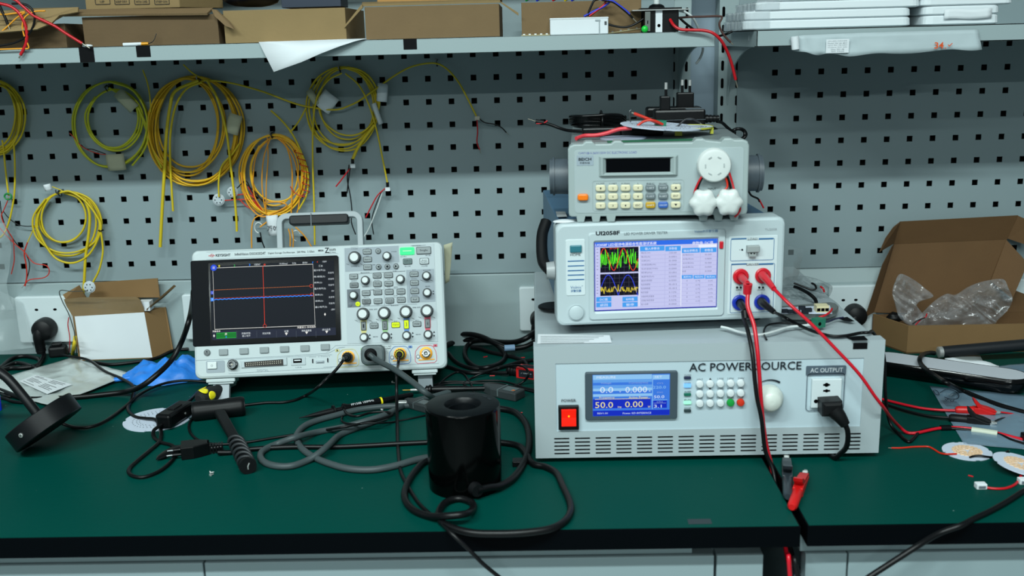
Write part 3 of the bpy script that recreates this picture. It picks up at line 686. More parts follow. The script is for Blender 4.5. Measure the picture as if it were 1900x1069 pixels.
for r_, (v, keys) in enumerate(((797, '1 2 3 4 I-SET V-SET ▲'), (857, '5 6 7 8 P-SET R-SET ENT'), (920, '9 0 . ESC SHIFT ON/OFF ▼'))):
    for c, k in enumerate(keys.split(' ')):
        u = (513, 600, 689, 777, 866, 955, 1044)[c]; mt = KCR; ink = INK; nm = None
        if c in (4, 5): mt, ink, nm = KGR, INKW, 'grey key'
        if k == 'SHIFT': mt, nm = pm('key_mustard', (190, 150, 20), .4), 'mustard yellow key'
        if k == 'ON/OFF': mt, nm = pm('key_blue', (50, 96, 176), .4), 'blue key'
        q = MB(); vv = v-c*1; FRR(q, L1, u-35, vv-22, u+35, vv+22, 14, -.0038, 0, mt, .0012)
        if k in '▲▼': tri(q, L1, u, vv, 10, ink, k == '▲', -.004)
        else: FT(q, L1, k, u, vv, 10 if len(k) < 2 else (34 if len(k) < 5 else 54), 13 if len(k) < 4 else 11, ink, -.004)
        q.build('key', el, nm)
m = MB(); FRR(m, L1, 350, 838, 426, 884, 16, -.005, 0, pm('key_orange', (240, 120, 10), .35), .0015); m.build('power_key', el, 'orange power key')
WK = pm('knob_white', (208, 214, 212), .35)
x, z = L1(1312, 630); q = MB(); q.lathe([(.0205, 0), (.0205, .0105), (.0190, .0128), (.0165, .0136), (.006, .013), (.001, .013)], WK, lx(x, z), 48)
for i in range(6): a = i*pi/3+.5; q.box(-.0022, .0022, -.0142, -.0132, .0105, .0118, pm('knob_mark', (168, 176, 176), .4), Matrix.Translation((x, 0, z)) @ Matrix.Rotation(a, 4, 'Y'))
q.build('dial_knob', el, 'large white dial knob')
for u, v in ((1232, 888), (1408, 884)):
    x, z = L1(u, v); q = MB(); n = 40
    prof = [(.010, 0), (.010, .008), (1., .0085), (1.02, .013), (.98, .021), (.6, .0235), (.05, .0238)]
    vs = []; fs = []
    for k, (r_, h_) in enumerate(prof):
        for i in range(n):
            a = 2*pi*i/n; R = r_ if k < 2 else r_*(.0158+.0014*cos(6*a)); vs.append((R*cos(a), R*sin(a), h_))
    for k in range(len(prof)-1):
        for i in range(n): j = (i+1) % n; fs.append((k*n+i, k*n+j, (k+1)*n+j, (k+1)*n+i))
    fs.append(tuple((len(prof)-1)*n+i for i in range(n))); q.add(vs, fs, WK, lx(x, z), True); q.build('binding_post', el, 'white lobed binding post knob')
for sx, nx in ((0, -1), (W_, 1)):
    q = MB(); q.frus((sx+nx*.0, .05, H_*.48), (sx+nx*.024, .05, H_*.48), .023, .0225, pm('handle_slate', (70, 80, 88), .45), 28); q.frus((sx+nx*.018, .05, H_*.48), (sx+nx*.0205, .05, H_*.48), .0245, .0245, pm('handle_slate', (0, 0, 0)), 28); q.build('handle_hub', el, 'slate handle hub')
# ================================================================== oscilloscope
SM = frame(.3392, -.2739, .0352, .0821, .2765)
S5 = Face(SM, zc(340, 380, 3.1433)); S6 = Face(SM, zc(600, 430, 3.6846)); SI = SM.inverted()
W_, H_ = .381, .195
os_ = thing('oscilloscope', 'white and grey oscilloscope with dark screen and many knobs, tilted on fold-out legs', 'oscilloscope', SM)
SG = pm('scope_shell', (190, 202, 204), .42, bump=.05, bscale=500); SGP = pm('scope_panel', (182, 194, 198), .5); SZ = pm('scope_zone_grey', (150, 162, 170), .5); SZD = pm('scope_zone_dark', (96, 106, 114), .5)
KG = pm('scope_key_grey', (140, 150, 152), .45); KD = pm('knob_dark', (70, 76, 78), .5); KW = pm('knob_cap', (214, 222, 222), .35)
m = MB(); m.rrect(W_/2, H_/2, W_-.006, H_-.004, .012, .014, .150, SG, seg=6, bevb=.006); m.build('housing', os_)
m = MB(); m.rrect(W_/2, H_/2, W_, H_, .010, 0, .034, SG, bev=.004, seg=6)
a = S6(840, 755); m.box(W_-.003, W_+.0006, .004, .05, a[1]-.0004, a[1]+.0004, SZ)
m.build('front_bezel', os_)
# black screen surround running round the left corner
x0, zt = S5(50, 334); x1, zb = S5(920, 787); x0b, zb2 = S5(66, 828)
m = MB(); cx, cz = (-.0008+x1)/2, (zt+zb2)/2; zt2 = S5(905, 295)[1]
m.rrect(cx, (zt2+zb2)/2, x1+.0016, zt2-zb2, .003, -.0016, .020, pm('screen_surround_black', (9, 13, 18), .42, spec=.08), bev=.0012); sr = m.build('screen_surround', os_, 'black screen surround')
m = MB(); Pg = [S5(*p) for p in ((148, 342), (906, 303), (921, 786), (162, 816))]; Pg = Pg[::-1]
m.prism([Pg[i] for i in range(4)], -.0019, -.001, pm('screen_glass', (3, 4, 6), .12, spec=.15)); gl = m.build('screen_glass', sr)
EW, EO, ERd, EB = em('scope_trace_white', (235, 235, 230)), em('scope_orange', (220, 120, 60)), em('scope_red', (215, 60, 40)), em('scope_blue', (40, 130, 250), 1.2)
EY, EG2, ET = em('scope_yellow', (220, 210, 60)), em('scope_green', (50, 200, 80)), em('scope_text', (200, 210, 215))
EBG = em('scope_backlight', (19, 25, 34)); EBAR = em('scope_bar', (36, 42, 60)); EKEY = em('scope_key_green', (16, 120, 44))
m = MB(); y_ = -.0021
def pgn(pts, mt, y=y_): m.add([(p[0], y, p[1]) for p in [S5(*q) for q in pts]], [tuple(range(len(pts)))], mt)
pgn(((166, 790), (892, 758), (880, 322), (158, 360)), EBG)
pgn(((172, 790), (892, 760), (890, 716), (172, 735)), EBAR, y_-.0001)
FL(m, S5, [(174, 370), (757, 347), (770, 703), (186, 727)], 3, EW, y_-.0002, True)
def dash(p, q, n, duty, wpx, mt, y=y_-.0002):
    for i in range(n):
        a = i/n; b_ = (i+duty)/n; FL(m, S5, [(p[0]+(q[0]-p[0])*a, p[1]+(q[1]-p[1])*a), (p[0]+(q[0]-p[0])*b_, p[1]+(q[1]-p[1])*b_)], wpx, mt, y)
dash((183, 498), (745, 474), 60, .65, 2.6, EO); dash((186, 547), (752, 523), 70, .6, 3, ERd); 
FL(m, S5, [(168+i*6, 554-25*i*6/588+(1.6 if (i//2) % 2 else -1.2)) for i in range(99)], 4.5, EB, y_-.0003)
FL(m, S5, [(466, 358), (477, 700)], 3, ERd, y_-.0003)
for (u, v) in ((477, 706), (748, 474), (752, 524)): FL(m, S5, [(u+10*cos(i*pi/3), v+10*sin(i*pi/3)) for i in range(6)], 2.5, ERd, y_-.0003, True)
FL(m, S5, [(470, 348), (476, 358), (482, 347)], 3, ERd, y_-.0003)
x, z = S5(180, 368); m.disc(x, z, .0048, y_-.0004, y_-.0003, em('scope_badge', (40, 80, 220)), n=20); FT(m, S5, '≡', 180, 368, 14, 12, EW, y_-.0006)
for s_, u, v, w, h, mt in (('1', 212, 358, 8, 12, EY), ('2', 301, 355, 8, 12, EG2), ('3', 389, 351, 8, 12, EB), ('100V/', 434, 349, 34, 11, ET), ('4', 476, 348, 7, 10, ERd), ('10.00ms/', 587, 344, 48, 10, ET), ('0.0s', 649, 341, 22, 10, ET), ('自动?', 712, 338, 28, 11, ET), ('f', 757, 337, 7, 10, EB), ('4', 783, 334, 7, 10, ERd), ('100V', 826, 332, 24, 10, ET), ('汇总', 803, 357, 24, 12, ET),
        ('最大电平(2):', 797, 383, 68, 14, ET), ('无信号', 862, 397, 34, 11, ET), ('峰-峰值(3):', 797, 420, 66, 13, ET), ('无信号', 863, 433, 34, 11, ET), ('频率(2):', 789, 455, 48, 12, ET), ('无信号', 864, 468, 34, 11, ET),
        ('最大电平(3):', 800, 490, 68, 14, ET), ('0V', 874, 503, 16, 9, ET), ('频率(3):', 793, 526, 48, 12, ET), ('无信号', 866, 539, 34, 11, ET), ('频率(3):', 795, 562, 48, 12, ET), ('无信号', 867, 575, 34, 11, ET), ('最小电平(3):', 806, 597, 70, 14, ET), ('-20V', 874, 611, 24, 10, ET),
        ('测量菜单', 196, 738, 46, 11, EW), ('测量窗口: 自动选择', 720, 714, 108, 12, EW), ('源', 251, 754, 14, 13, EW), ('3', 252, 771, 8, 10, EB), ('测量类型:', 369, 750, 54, 12, ET), ('最小电平', 370, 765, 48, 11, ET), ('添加测量', 487, 750, 48, 12, ET), ('设置', 603, 738, 26, 12, ET), ('清除测量值', 720, 734, 58, 12, ET), ('统计信息', 836, 728, 48, 12, ET)):
    FT(m, S5, s_, u, v, w, h, mt, y_-.0006, .008)
pgn(((196, 779), (310, 775), (309, 744), (196, 749)), EKEY, y_-.0004)
FL(m, S5, [(196, 780), (311, 775), (310, 744), (196, 749)], 2, EG2, y_-.0005, True)
for u in (314, 430, 545, 660, 775): FL(m, S5, [(u, 735), (u+1, 775)], 1.5, em('scope_dim', (80, 90, 100)), y_-.0004)
for u, v in ((603, 755), (721, 748), (838, 743)): tri(m, S5, u, v, 9, EW, False, y_-.0005); FQ(m, S5, u-4, v-9, u+4, v-3, EW, y_-.0005)
for u, v in ((182, 765), (828, 640)): tri(m, S5, u, v+4, 6, EW, False, y_-.0005); tri(m, S5, u, v-5, 6, EW, True, y_-.0005)
for v, s_ in ((513, '2'), (553, '3')):
    FQ(m, S5, 163, v-10, 178, v+10, EB if v > 530 else em('scope_badge', (0, 0, 0)), y_-.0004); FT(m, S5, s_, 171, v, 6, 11, EW, y_-.0006)
m.build('screen', gl, 'lit oscilloscope trace display')
# header lettering
m = MB(); RI = pm('logo_red', (200, 30, 40), .5)
x, z, w_, h_ = FB(S5, 518, 284, 768, 44); outline(m, [S5(*p) for p in ((136, 276), (902, 241), (903, 284), (137, 319))], .0003, SZ, -.0006)
FL(m, S5, [(148, 299), (155, 296), (158, 303), (162, 287), (166, 308), (169, 284), (173, 306), (177, 290), (180, 298), (184, 296)], 4, RI)
FT(m, S5, 'KEYSIGHT', 233, 294, 86, 15, INK, bold=.02, rot=0)
FT(m, S5, 'InfiniiVision DSOX3024T', 391, 286, 180, 15, INK, bold=.005); FT(m, S5, 'Digital Storage Oscilloscope', 573, 281, 156, 12, INK); FT(m, S5, '200 MHz   5 GSa/s', 714, 274, 102, 11, INK)
FT(m, S5, 'MEGA', 803, 267, 32, 10, INK, bold=.03); FT(m, S5, 'Z', 838, 266, 26, 30, INK, bold=.01); FT(m, S5, 'oom', 870, 263, 38, 14, INK); FT(m, S5, '200 MHz', 868, 279, 44, 6, INK)
m.build('lettering', os_)
# control panel plate and zones
m = MB()
def zone(pts, mt, y, t=.0004): P = [S6(*p) for p in pts][::-1]; m.prism(P, y, y+t+.002, mt)
zone(((138, 112), (755, 82), (783, 752), (163, 766)), SGP, -.0008)
zone(((145, 113), (515, 96), (519, 208), (264, 218), (267, 268), (150, 274)), SZ, -.0011)
zone(((162, 396), (251, 391), (256, 515), (166, 519)), SZD, -.0011)
zone(((566, 262), (757, 254), (766, 478), (574, 487)), SZ, -.0011)
zone(((267, 222), (511, 212), (512, 262), (268, 268)), SZ, -.0010)
for k, (c, u, v) in enumerate(((pm('band_yellow', (206, 200, 130), .5), 276, 650), (pm('band_green', (150, 196, 140), .5), 422, 644), (pm('band_blue', (90, 130, 190), .5), 569, 637), (pm('band_pink', (206, 84, 104), .5), 713, 631))):
    zone(((u-22, v-55), (u+20, v-56), (u+22, v+20), (u+14, v+50), (u-12, v+51), (u-20, v+22)), c, -.0012)
m.build('control_panel', os_, 'grey zoned control panel')
m = MB()
for pts in (((182, 292), (560, 268)), ((262, 510), (640, 494)), ((412, 275), (418, 505)), ((270, 402), (410, 396)), ((420, 392), (560, 386)), ((420, 450), (560, 445)), ((584, 290), (592, 468)), ((430, 276), (560, 270)), ((186, 106), (240, 103)), ((598, 97), (700, 92))): FL(m, S6, pts, 1.4, SZD, -.0014)
for s_, u, v, w in (('水平控制', 212, 118, 46), ('主扫', 300, 115, 22), ('搜索', 300, 168, 22), ('水平位置', 482, 137, 36), ('水平放大', 218, 238, 60), ('导航', 345, 226, 20), ('运行控制', 636, 96, 60), ('单次', 715, 162, 38), ('运行/停止', 548, 170, 44), ('默认设置', 576, 236, 40), ('自动调整', 692, 234, 40), ('触发控制', 285, 280, 60), ('测量', 487, 270, 26), ('触发电平', 290, 376, 46), ('强制触发', 210, 336, 38), ('模式耦合', 368, 332, 40), ('光标', 447, 326, 24), ('峰峰', 447, 378, 24), ('波形', 495, 379, 30), ('采集', 450, 392, 22), ('显示', 533, 388, 22), ('文件', 493, 437, 30), ('保存', 455, 495, 24), ('打印', 533, 436, 22), ('工具', 333, 396, 30), ('参考设置', 707, 264, 52), ('波形发生', 620, 322, 40), ('数学运算', 624, 380, 40), ('参考波形', 626, 437, 40), ('偏移', 712, 374, 36), ('数字', 620, 262, 24), ('调整', 208, 400, 40), ('慢扫', 292, 448, 38), ('快速操作', 372, 385, 44), ('波形快照', 296, 504, 44), ('分析', 374, 498, 22), ('垂直控制', 487, 504, 54), ('微调', 340, 531, 56), ('微调', 636, 518, 56), ('串行', 347, 618, 40), ('数字', 494, 612, 24), ('数学', 640, 606, 22), ('偏移', 356, 718, 36), ('偏移', 648, 702, 36)):
    FT(m, S6, s_, u, v, w, 8, SZD, -.0014)
for u, v in ((318, 705), (465, 699), (611, 691), (757, 685)): tri(m, S6, u, v, 7, INK, True, -.0014); tri(m, S6, u, v+28, 7, INK, False, -.0014)
for u, v in ((752, 406),): tri(m, S6, u, v, 6, INK, True, -.0014); tri(m, S6, u, v+20, 6, INK, False, -.0014)
for u, v in ((215, 178), (273, 563), (417, 556), (565, 548), (708, 541), (705, 302)):
    r_ = 48 if u != 705 else 34
    for sx in (-1, 1):
        FL(m, S6, [(u+sx*r_-9, v+r_-8), (u+sx*r_-3, v+r_-2), (u+sx*r_+3, v+r_-4), (u+sx*r_+8, v+r_+3)], 2, INK, -.0014)
m.build('legend_print', os_, 'small printed control legends')
# knobs
def knob(u, v, rp, dep, nm='small ridged knob with white cap'):
    x, z, w_, _ = FB(S6, u, v, rp*2, 10); R = w_/2; q = MB(); n = 36; c = R*.66
    vs = []; fs = []
    for k, (f, h) in enumerate(((1.0, 0), (1.0, dep*.25), (.92, dep*.3), (.90, dep*.86), (.84, dep), (.70, dep))):
        for i in range(n): a = 2*pi*i/n; g = R*f*(1-(.06 if (i % 2 and 1 < k < 5) else 0)); vs.append((g*cos(a), g*sin(a), h))
    for k in range(5):
        for i in range(n): j = (i+1) % n; fs.append((k*n+i, k*n+j, (k+1)*n+j, (k+1)*n+i))
    q.add(vs, fs, KD, lx(x, z, -.0012)); q.lathe([(c*1.03, dep*.98), (c, dep*1.08), (c*.92, dep*1.12), (c*.1, dep*1.12)], KW, lx(x, z, -.0012), 28)
    o = q.build('knob', os_, nm)
for u, v in ((215, 178), (273, 563), (417, 556), (565, 548), (708, 541)): knob(u, v, 44, .012, 'large ridged knob with white cap')
for u, v in ((435, 168), (288, 333), (527, 325), (705, 302), (208, 435), (710, 417), (280, 722), (425, 715), (570, 709), (716, 702)): knob(u, v, 31, .010)
LGR, LYE = em('key_lit_green', (70, 255, 150), 1.25), em('key_lit_yellow', (215, 245, 40), 1.05)
KRIM = pm('key_rim', (60, 66, 68), .5); KTEAL = pm('key_teal', (96, 120, 118), .45)
def key(u, v, w=54, h=32, mt=KG, s_='', ink=INK, r=8, nm=None, rim=True, sh=None):
    q = MB()
    if rim: FRR(q, S6, u-w/2-3, v-h/2-3, u+w/2+3, v+h/2+3, r, -.0018, 0, KRIM)
    FRR(q, S6, u-w/2, v-h/2, u+w/2, v+h/2, r, -.0032, 0, mt, .0006)
    if s_:
        ls = s_.split('|')
        for i, t_ in enumerate(ls): FT(q, S6, t_, u, v+(i-(len(ls)-1)/2)*11, min(w*.75, 9*len(t_)), sh or (11 if len(ls) < 2 else 9), ink, -.0034)
    q.build('key', os_, nm)
for a in ((300, 137, 'Horiz'), (303, 190, 'Search'), (303, 243, 'Navigate'), (208, 307, 'Trigger'), (368, 301, 'Force|Trigger'), (446, 298, 'Cursors'), (370, 358, 'Mode|Coupling'), (448, 355, 'Meas'), (621, 291, 'Digital'), (623, 350, 'WaveGen'), (625, 407, 'Math'), (627, 464, 'Ref'), (293, 420, 'Utility'), (372, 415, 'Quick|Action'), (451, 413, 'Acquire'), (531, 410, 'Display'), (374, 475, 'Analyze'), (454, 472, 'Save|Recall'), (533, 467, 'Print'), (347, 643, 'Serial'), (640, 631, 'Help')):
    key(a[0], a[1], s_=a[2])
KDK = pm('key_mid_grey', (112, 120, 122), .45)
key(211, 366, mt=KDK, s_='Zone', nm='darker grey key'); key(295, 478, mt=KDK, s_='Wave|Gen', nm='darker grey key')
key(686, 129, 96, 46, KG, 'Single', nm='wide grey key lettered Single', sh=16); key(573, 133, 98, 50, LGR, '', nm='lit green run key', rim=False); key(576, 204, 58, 36, KTEAL, 'Default|Setup', nm='teal grey key'); key(690, 202, 58, 38, SG, 'Auto|Scale', nm='pale key')
q = MB(); FL(q, S6, [(525+18, 133), (603, 131)], 4, em('scope_trace_white', (0, 0, 0)), -.0036); q.build('key_mark', os_)
key(495, 637, 54, 34, LYE, 'Digital', nm='lit yellow key')
for u, v, s_ in ((375, 133, 'Q'), (378, 241, '◀'), (438, 239, '■'), (497, 237, '▶')):
    x, z, w_, _ = FB(S6, u, v, 38, 10); q = MB(); q.lathe([(w_/2, 0), (w_/2, .0016), (w_/2*.8, .0016)], KRIM, lx(x, z, -.001), 24); q.lathe([(w_/2*.8, 0), (w_/2*.8, .0026), (w_/2*.6, .003)], KG, lx(x, z, -.001), 24)
    if s_ == 'Q': FT(q, S6, 'O', u, v, 14, 14, INK, -.0044)
    elif s_ == '■': FQ(q, S6, u-7, v-7, u+7, v+7, INK, -.0044)
    else:
        k = -1 if s_ == '◀' else 1; q.add([(a, -.0044, b_) for a, b_ in (S6(u-7*k, v-9), S6(u-7*k, v+9), S6(u+9*k, v))], [(0, 1, 2)], INK)
    q.build('round_key', os_, 'round ringed key')
x, z, w_, _ = FB(S6, 236, 494, 32, 10); q = MB(); q.lathe([(w_/2, 0), (w_/2, .0012), (w_*.3, .0016)], LYE, lx(x, z, -.001), 20); FT(q, S6, '↻', 236, 494, 14, 14, INK, -.003); q.build('round_key', os_, 'lit yellow round key')
x, z, w_, _ = FB(S6, 184, 499, 26, 10); q = MB(); q.lathe([(w_/2, 0), (w_/2, .0008), (w_*.3, .001)], SZD, lx(x, z, -.001), 20); q.build('indicator_light', os_)
for u, v, s_, mt in ((276, 645, '1', KDK), (421, 641, '2', KDK), (568, 634, '3', LYE), (713, 628, '4', KDK)):
    key(u, v, 30, 56, mt, s_, r=4, nm='lit yellow channel 3 key' if s_ == '3' else 'grey channel key', sh=26)
# soft keys
for u, v in ((235, 859), (355, 853), (473, 847), (591, 841), (710, 836), (828, 829)):
    q = MB(); FRR(q, S5, u-26, v-18, u+26, v+18, 5, -.003, 0, KG, .0007); q.build('soft_key', os_, 'grey soft key under the screen')
x, z, w_, _ = FB(S5, 140, 862, 38, 10); q = MB(); q.lathe([(w_/2, 0), (w_/2, .002), (w_*.4, .0028)], KDK, lx(x, z, 0), 24); tri(q, S5, 140, 856, 6, INK, True, -.003); FT(q, S5, 'Back', 140, 869, 18, 6, INK, -.003); q.build('round_key', os_, 'round back key')
# lower front: contour line, power key, ports
m = MB(); FL(m, S5, [(72, 908), (560, 884), (845, 866), (880, 848), (905, 835), (943, 830)], 1.8, SZ, -.0006)
FL(m, S5, [(262, 905), (605, 888), (868, 874)], 1.6, SZ, -.0006); FL(m, S5, [(262, 905), (266, 985), (870, 950)], 1.6, SZ, -.0006)
FL(m, S6, [(20, 826), (60, 800), (84, 778), (782, 764), (788, 900), (0, 925)], 1.6, SZ, -.0006)
FT(m, S5, 'DIGITAL', 464, 965, 66, 12, SZ); FT(m, S5, 'Comp  ⏚ Demo 2', 795, 886, 120, 8, SZ); FT(m, S5, 'Probe Comp', 290, 965, 50, 7, SZ); FT(m, S5, 'USB', 672, 948, 36, 7, SZ)
for (u, v), c, s_ in (((95, 812), 'band_yellow', '1'), ((268, 803), 'band_green', '2'), ((594, 787), 'band_blue', '3'), ((765, 778), 'band_pink', '4')):
    FQ(m, S6, u-13, v-8, u+13, v+8, MATS[c], -.0008); FT(m, S6, s_, u, v, 7, 11, INK, -.0012)
FT(m, S6, '1MΩ ≈ 16pF', 430, 784, 68, 9, INK); FT(m, S6, '300 V RMS', 432, 799, 56, 9, INK); outline(m, [S6(*p) for p in ((433, 812), (443, 830), (422, 831))], .0003, INK, -.0008); FT(m, S6, '50Ω', 458, 918, 18, 7, INK)
m.build('port_legend', os_, 'faint port markings')
m = MB(); FRR(m, S5, 134, 910, 243, 980, 8, -.0004, 0, SZ); FRR(m, S5, 142, 916, 197, 958, 5, -.0030, 0, KW, .001); FT(m, S5, '○', 170, 938, 12, 12, SZD, -.0034); m.build('power_key', os_, 'white power key')
x, z = S5(290, 931); m = MB(); m.lathe([(.0080, 0), (.0080, .003), (.0062, .004), (.0058, .010), (.0045, .010), (.0045, .002)], SILV, lx(x, z), 24); m.lathe([(.0015, .002), (.0012, .008)], TIN, lx(x, z), 10); m.box(x-.0074, x+.0074, -.007, -.0055, z-.0012, z+.0012, SILV); m.build('probe_connector', os_, 'metal round connector')
m = MB(); P = [S5(*p) for p in ((336, 912), (604, 891), (606, 935), (340, 952))][::-1]; m.prism(P, -.0022, 0, SGP, bev=.0006); P = [S5(*p) for p in ((357, 918), (584, 901), (586, 936), (360, 947))][::-1]; m.prism(P, -.0026, -.002, pm('port_dark', (34, 30, 28), .6))
for i in range(17):
    for r_ in (0, 1): u = 372+i*12.4; v = 926+r_*11-i*.95; FQ(m, S5, u-2.4, v-2.4, u+2.4, v+2.4, TIN, -.0028)
m.build('digital_port', os_, 'dark ribbon connector port')
m = MB(); FRR(m, S5, 628, 888, 714, 936, 4, -.0012, 0, SGP, .0005); FRR(m, S5, 642, 898, 692, 922, 1, -.0015, 0, SLOT); FRR(m, S5, 648, 904, 686, 911, 1, -.002, 0, INKW); m.build('usb_port', os_, 'dark usb port')
m = MB()
for u, v in ((755, 911), (843, 906)): FRR(m, S5, u-3, v-12, u+3, v+12, 2, -.0018, 0, INK)
FRR(m, S5, 774, 909, 822, 924, 2, -.0012, 0, SZ, .0003); FRR(m, S5, 780, 912, 816, 917, 1, -.003, 0, SGP); m.build('demo_terminals', os_)
# input channels
for u, v, c in ((168, 866, 'band_yellow'), (345, 852, 'band_green'), (523, 846, 'band_blue'), (700, 840, 'band_pink')):
    q = MB(); out = [(u-73, v+10), (u-70, v-22), (u-50, v-50), (u-36, v-60), (u+32, v-64), (u+50, v-56), (u+68, v-24), (u+74, v+8), (u+74, v+40), (u+60, v+54), (u-55, v+62), (u-72, v+46)]
    outline(q, [S6(*p) for p in out], .0008, MATS[c], -.0007)
    x, z = S6(u+2, v-9)
    x2, z2 = S6(u-53, v+14); q.disc(x2, z2, .0030, -.001, 0, KDK, n=16); q.disc(x2, z2, .0020, -.0012, 0, INKW, n=12)
    GOLD = pm('gold', (232, 160, 40), .35, metal=.3)
    q.lathe([(.0098, 0), (.0098, .0012), (.0066, .0016)], GOLD, lx(x, z), 28)
    for i in range(10): x3, z3 = S6(u-44+i*11, v+36-i*.5); q.disc(x3, z3, .0011, -.0010, 0, GOLD, n=8)
    x3, z3, w_, h_ = FB(S6, u+5, v+36, 108, 4); q.quad(x3-w_/2, x3+w_/2, z3-.0004, z3+.0004, -.0009, GOLD)
    q.lathe([(.0066, 0), (.0066, .002), (.0050, .003), (.0048, .011), (.0036, .011), (.0036, .002)], METAL, lx(x, z), 24); q.lathe([(.0028, .001), (.0026, .007), (.0010, .007), (.001, .006)], KDK, lx(x, z), 14)
    q.box(x-.0062, x+.0062, -.0068, -.0055, z-.001, z+.001, METAL)
    q.build('input_connector', os_, {'band_yellow': 'yellow outlined channel input', 'band_green': 'green outlined channel input', 'band_blue': 'blue outlined channel input', 'band_pink': 'red outlined bare metal channel input'}[c])
# handle
S5b = lambda u, v, y: S5(u, v, y)
hy = .060; hl, ht = S5(550, 52, hy); hl2, hb = S5(556, 240, hy); rx, _ = S6(260, 20, hy)
gx0, gz0 = S5(624, 60, hy); xr = S5(943, 40, hy)[0]; xR = Face(SM, zc(0, 0, 1))(672, 400, hy)[0]; gl0, gt = Face(SM, zc(0, 0, 1))(538, 396, hy); gr0, gb = Face(SM, zc(0, 0, 1))(648, 418, hy)
ztop = gt+.001; r_ = .007
def strap(x0, x1, z0, z1, y0, y1, th, mat):
    q = MB(); R = .016
    O = [(x0, z0)]+[(x0+R-R*cos(a), z1-R+R*sin(a)) for a in [i*pi/12 for i in range(0, 7)]]+[(x1-R+R*sin(a), z1-R+R*cos(a)) for a in [i*pi/12 for i in range(0, 7)]]+[(x1, z0)]
    R2 = R-th
    I = [(x0+th, z0)]+[(x0+R-R2*cos(a), z1-R+R2*sin(a)) for a in [i*pi/12 for i in range(0, 7)]]+[(x1-R+R2*sin(a), z1-R+R2*cos(a)) for a in [i*pi/12 for i in range(0, 7)]]+[(x1-th, z0)]
    n = len(O); vs = [(p[0], y, p[1]) for y in (y0, y1) for p in O]+[(p[0], y, p[1]) for y in (y0, y1) for p in I]
    fs = []
    for i in range(n-1): fs += [(i, i+1, 2*n+i+1, 2*n+i), (n+i+1, n+i, 3*n+i, 3*n+i+1), (i+1, i, n+i, n+i+1), (2*n+i, 2*n+i+1, 3*n+i+1, 3*n+i)]
    q.add(vs, fs, mat); return q
q = strap(hl2-.001, xR+.001, H_-.006, ztop-.0015, hy-.009, hy+.012, .009, pm('handle_grey', (160, 170, 174), .45)); hd = q.build('carry_handle', os_, bevel=.0012)
q = MB(); q.rrect((gl0+gr0)/2, (gt+gb)/2-.001, gr0-gl0, .015, .004, hy-.012, hy+.015, pm('grip_black', (16, 20, 24), .45, spec=.3), bev=.002, bevb=.002); q.box((gl0+gr0)/2-.0006-.012, (gl0+gr0)/2+.0006-.012, hy-.0123, hy-.011, gb, gt-.002, SZD); q.build('grip', hd, 'black rubber grip')
# tilt legs
FG = pm('leg_grey', (150, 160, 166), .5)
for u0, u1, v0, v1, cup in ((395, 424, 716, 747, (381, 432, 704, 716)), (777, 803, 696, 721, (763, 815, 683, 697))):
    a = atZ(u0, v1, 0); b_ = atZ(u1, v1, 0); q = MB(M=SI)
    uy = SM.to_3x3() @ Vector((0, 1, 0)); ux = SM.to_3x3() @ Vector((1, 0, 0)); uz = SM.to_3x3() @ Vector((0, 0, 1))
    c = SI @ ((a+b_)/2); wl = (b_-a).length; top = SM @ Vector((c.x, .016, .001)); bot = (a+b_)/2+Vector((0, .004, .0002))
    hx = ux*(wl/2); dy = Vector((0, .004, 0))
    q.hull8([bot-hx-dy, bot+hx-dy, bot+hx+dy, bot-hx+dy, top-hx-dy, top+hx-dy, top+hx+dy, top-hx+dy], FG)
    q.build('tilt_leg', os_)
    q = MB(); q.box(c.x-wl*.9, c.x+wl*.9, .004, .034, -.006, .0, SG); q.box(c.x-wl*.8, c.x+wl*.8, .006, .032, -.009, -.006, SG); q.build('leg_base', os_, bevel=.002)
for lx_ in (.04, W_-.04):
    q = MB(); q.box(lx_-.012, lx_+.012, .136, .147, -.0005, .006, FG); q.build('rear_foot', os_)
# ================================================================== cord coils and wires hung on the pegboard
def wl(px, py, y=-.012): return atY(px, py, y)
def coil(label, loops, mat, r=.0017, tails=(), group=None, tmat=None, name='cord_coil'):
    # loops: (cx, cy, rx, ry, turns, jitter, seed)
    t = thing(name, label, 'cord coil', wl(loops[0][0], loops[0][1]-loops[0][3], -.004), group)
    I = Matrix.Translation(-wl(loops[0][0], loops[0][1]-loops[0][3], -.004)); m = MB(M=I)
    for cx, cy, rx, ry, turns, jit, seed in loops:
        R = random.Random(seed); P = []; ph = R.random()
        for k in range(turns):
            dx, dy, ax, ay = R.uniform(-jit, jit)*.5, R.uniform(-jit, jit)*.35, rx+R.uniform(-jit, jit), ry+R.uniform(-jit, jit); dz = R.uniform(-.007, .005)
            for i in range(9):
                a = (i/9)*2*pi-pi/2
                P.append(wl(cx+dx+ax*cos(a)+R.uniform(-1, 1), cy+max(0, dy)*.4+(ay if sin(a) > 0 else ry)*sin(a)+R.uniform(-1, 1), -.013+dz))
        m.tube(P, r, mat, 6, 5)
    for tl in tails:
        m.tube([wl(*p) if len(p) == 2 else wl(*p) for p in tl[0]], tl[1] if len(tl) > 1 else r, tl[2] if len(tl) > 2 else mat, 6, 5)
    m.build('cord', t)
    return t, I
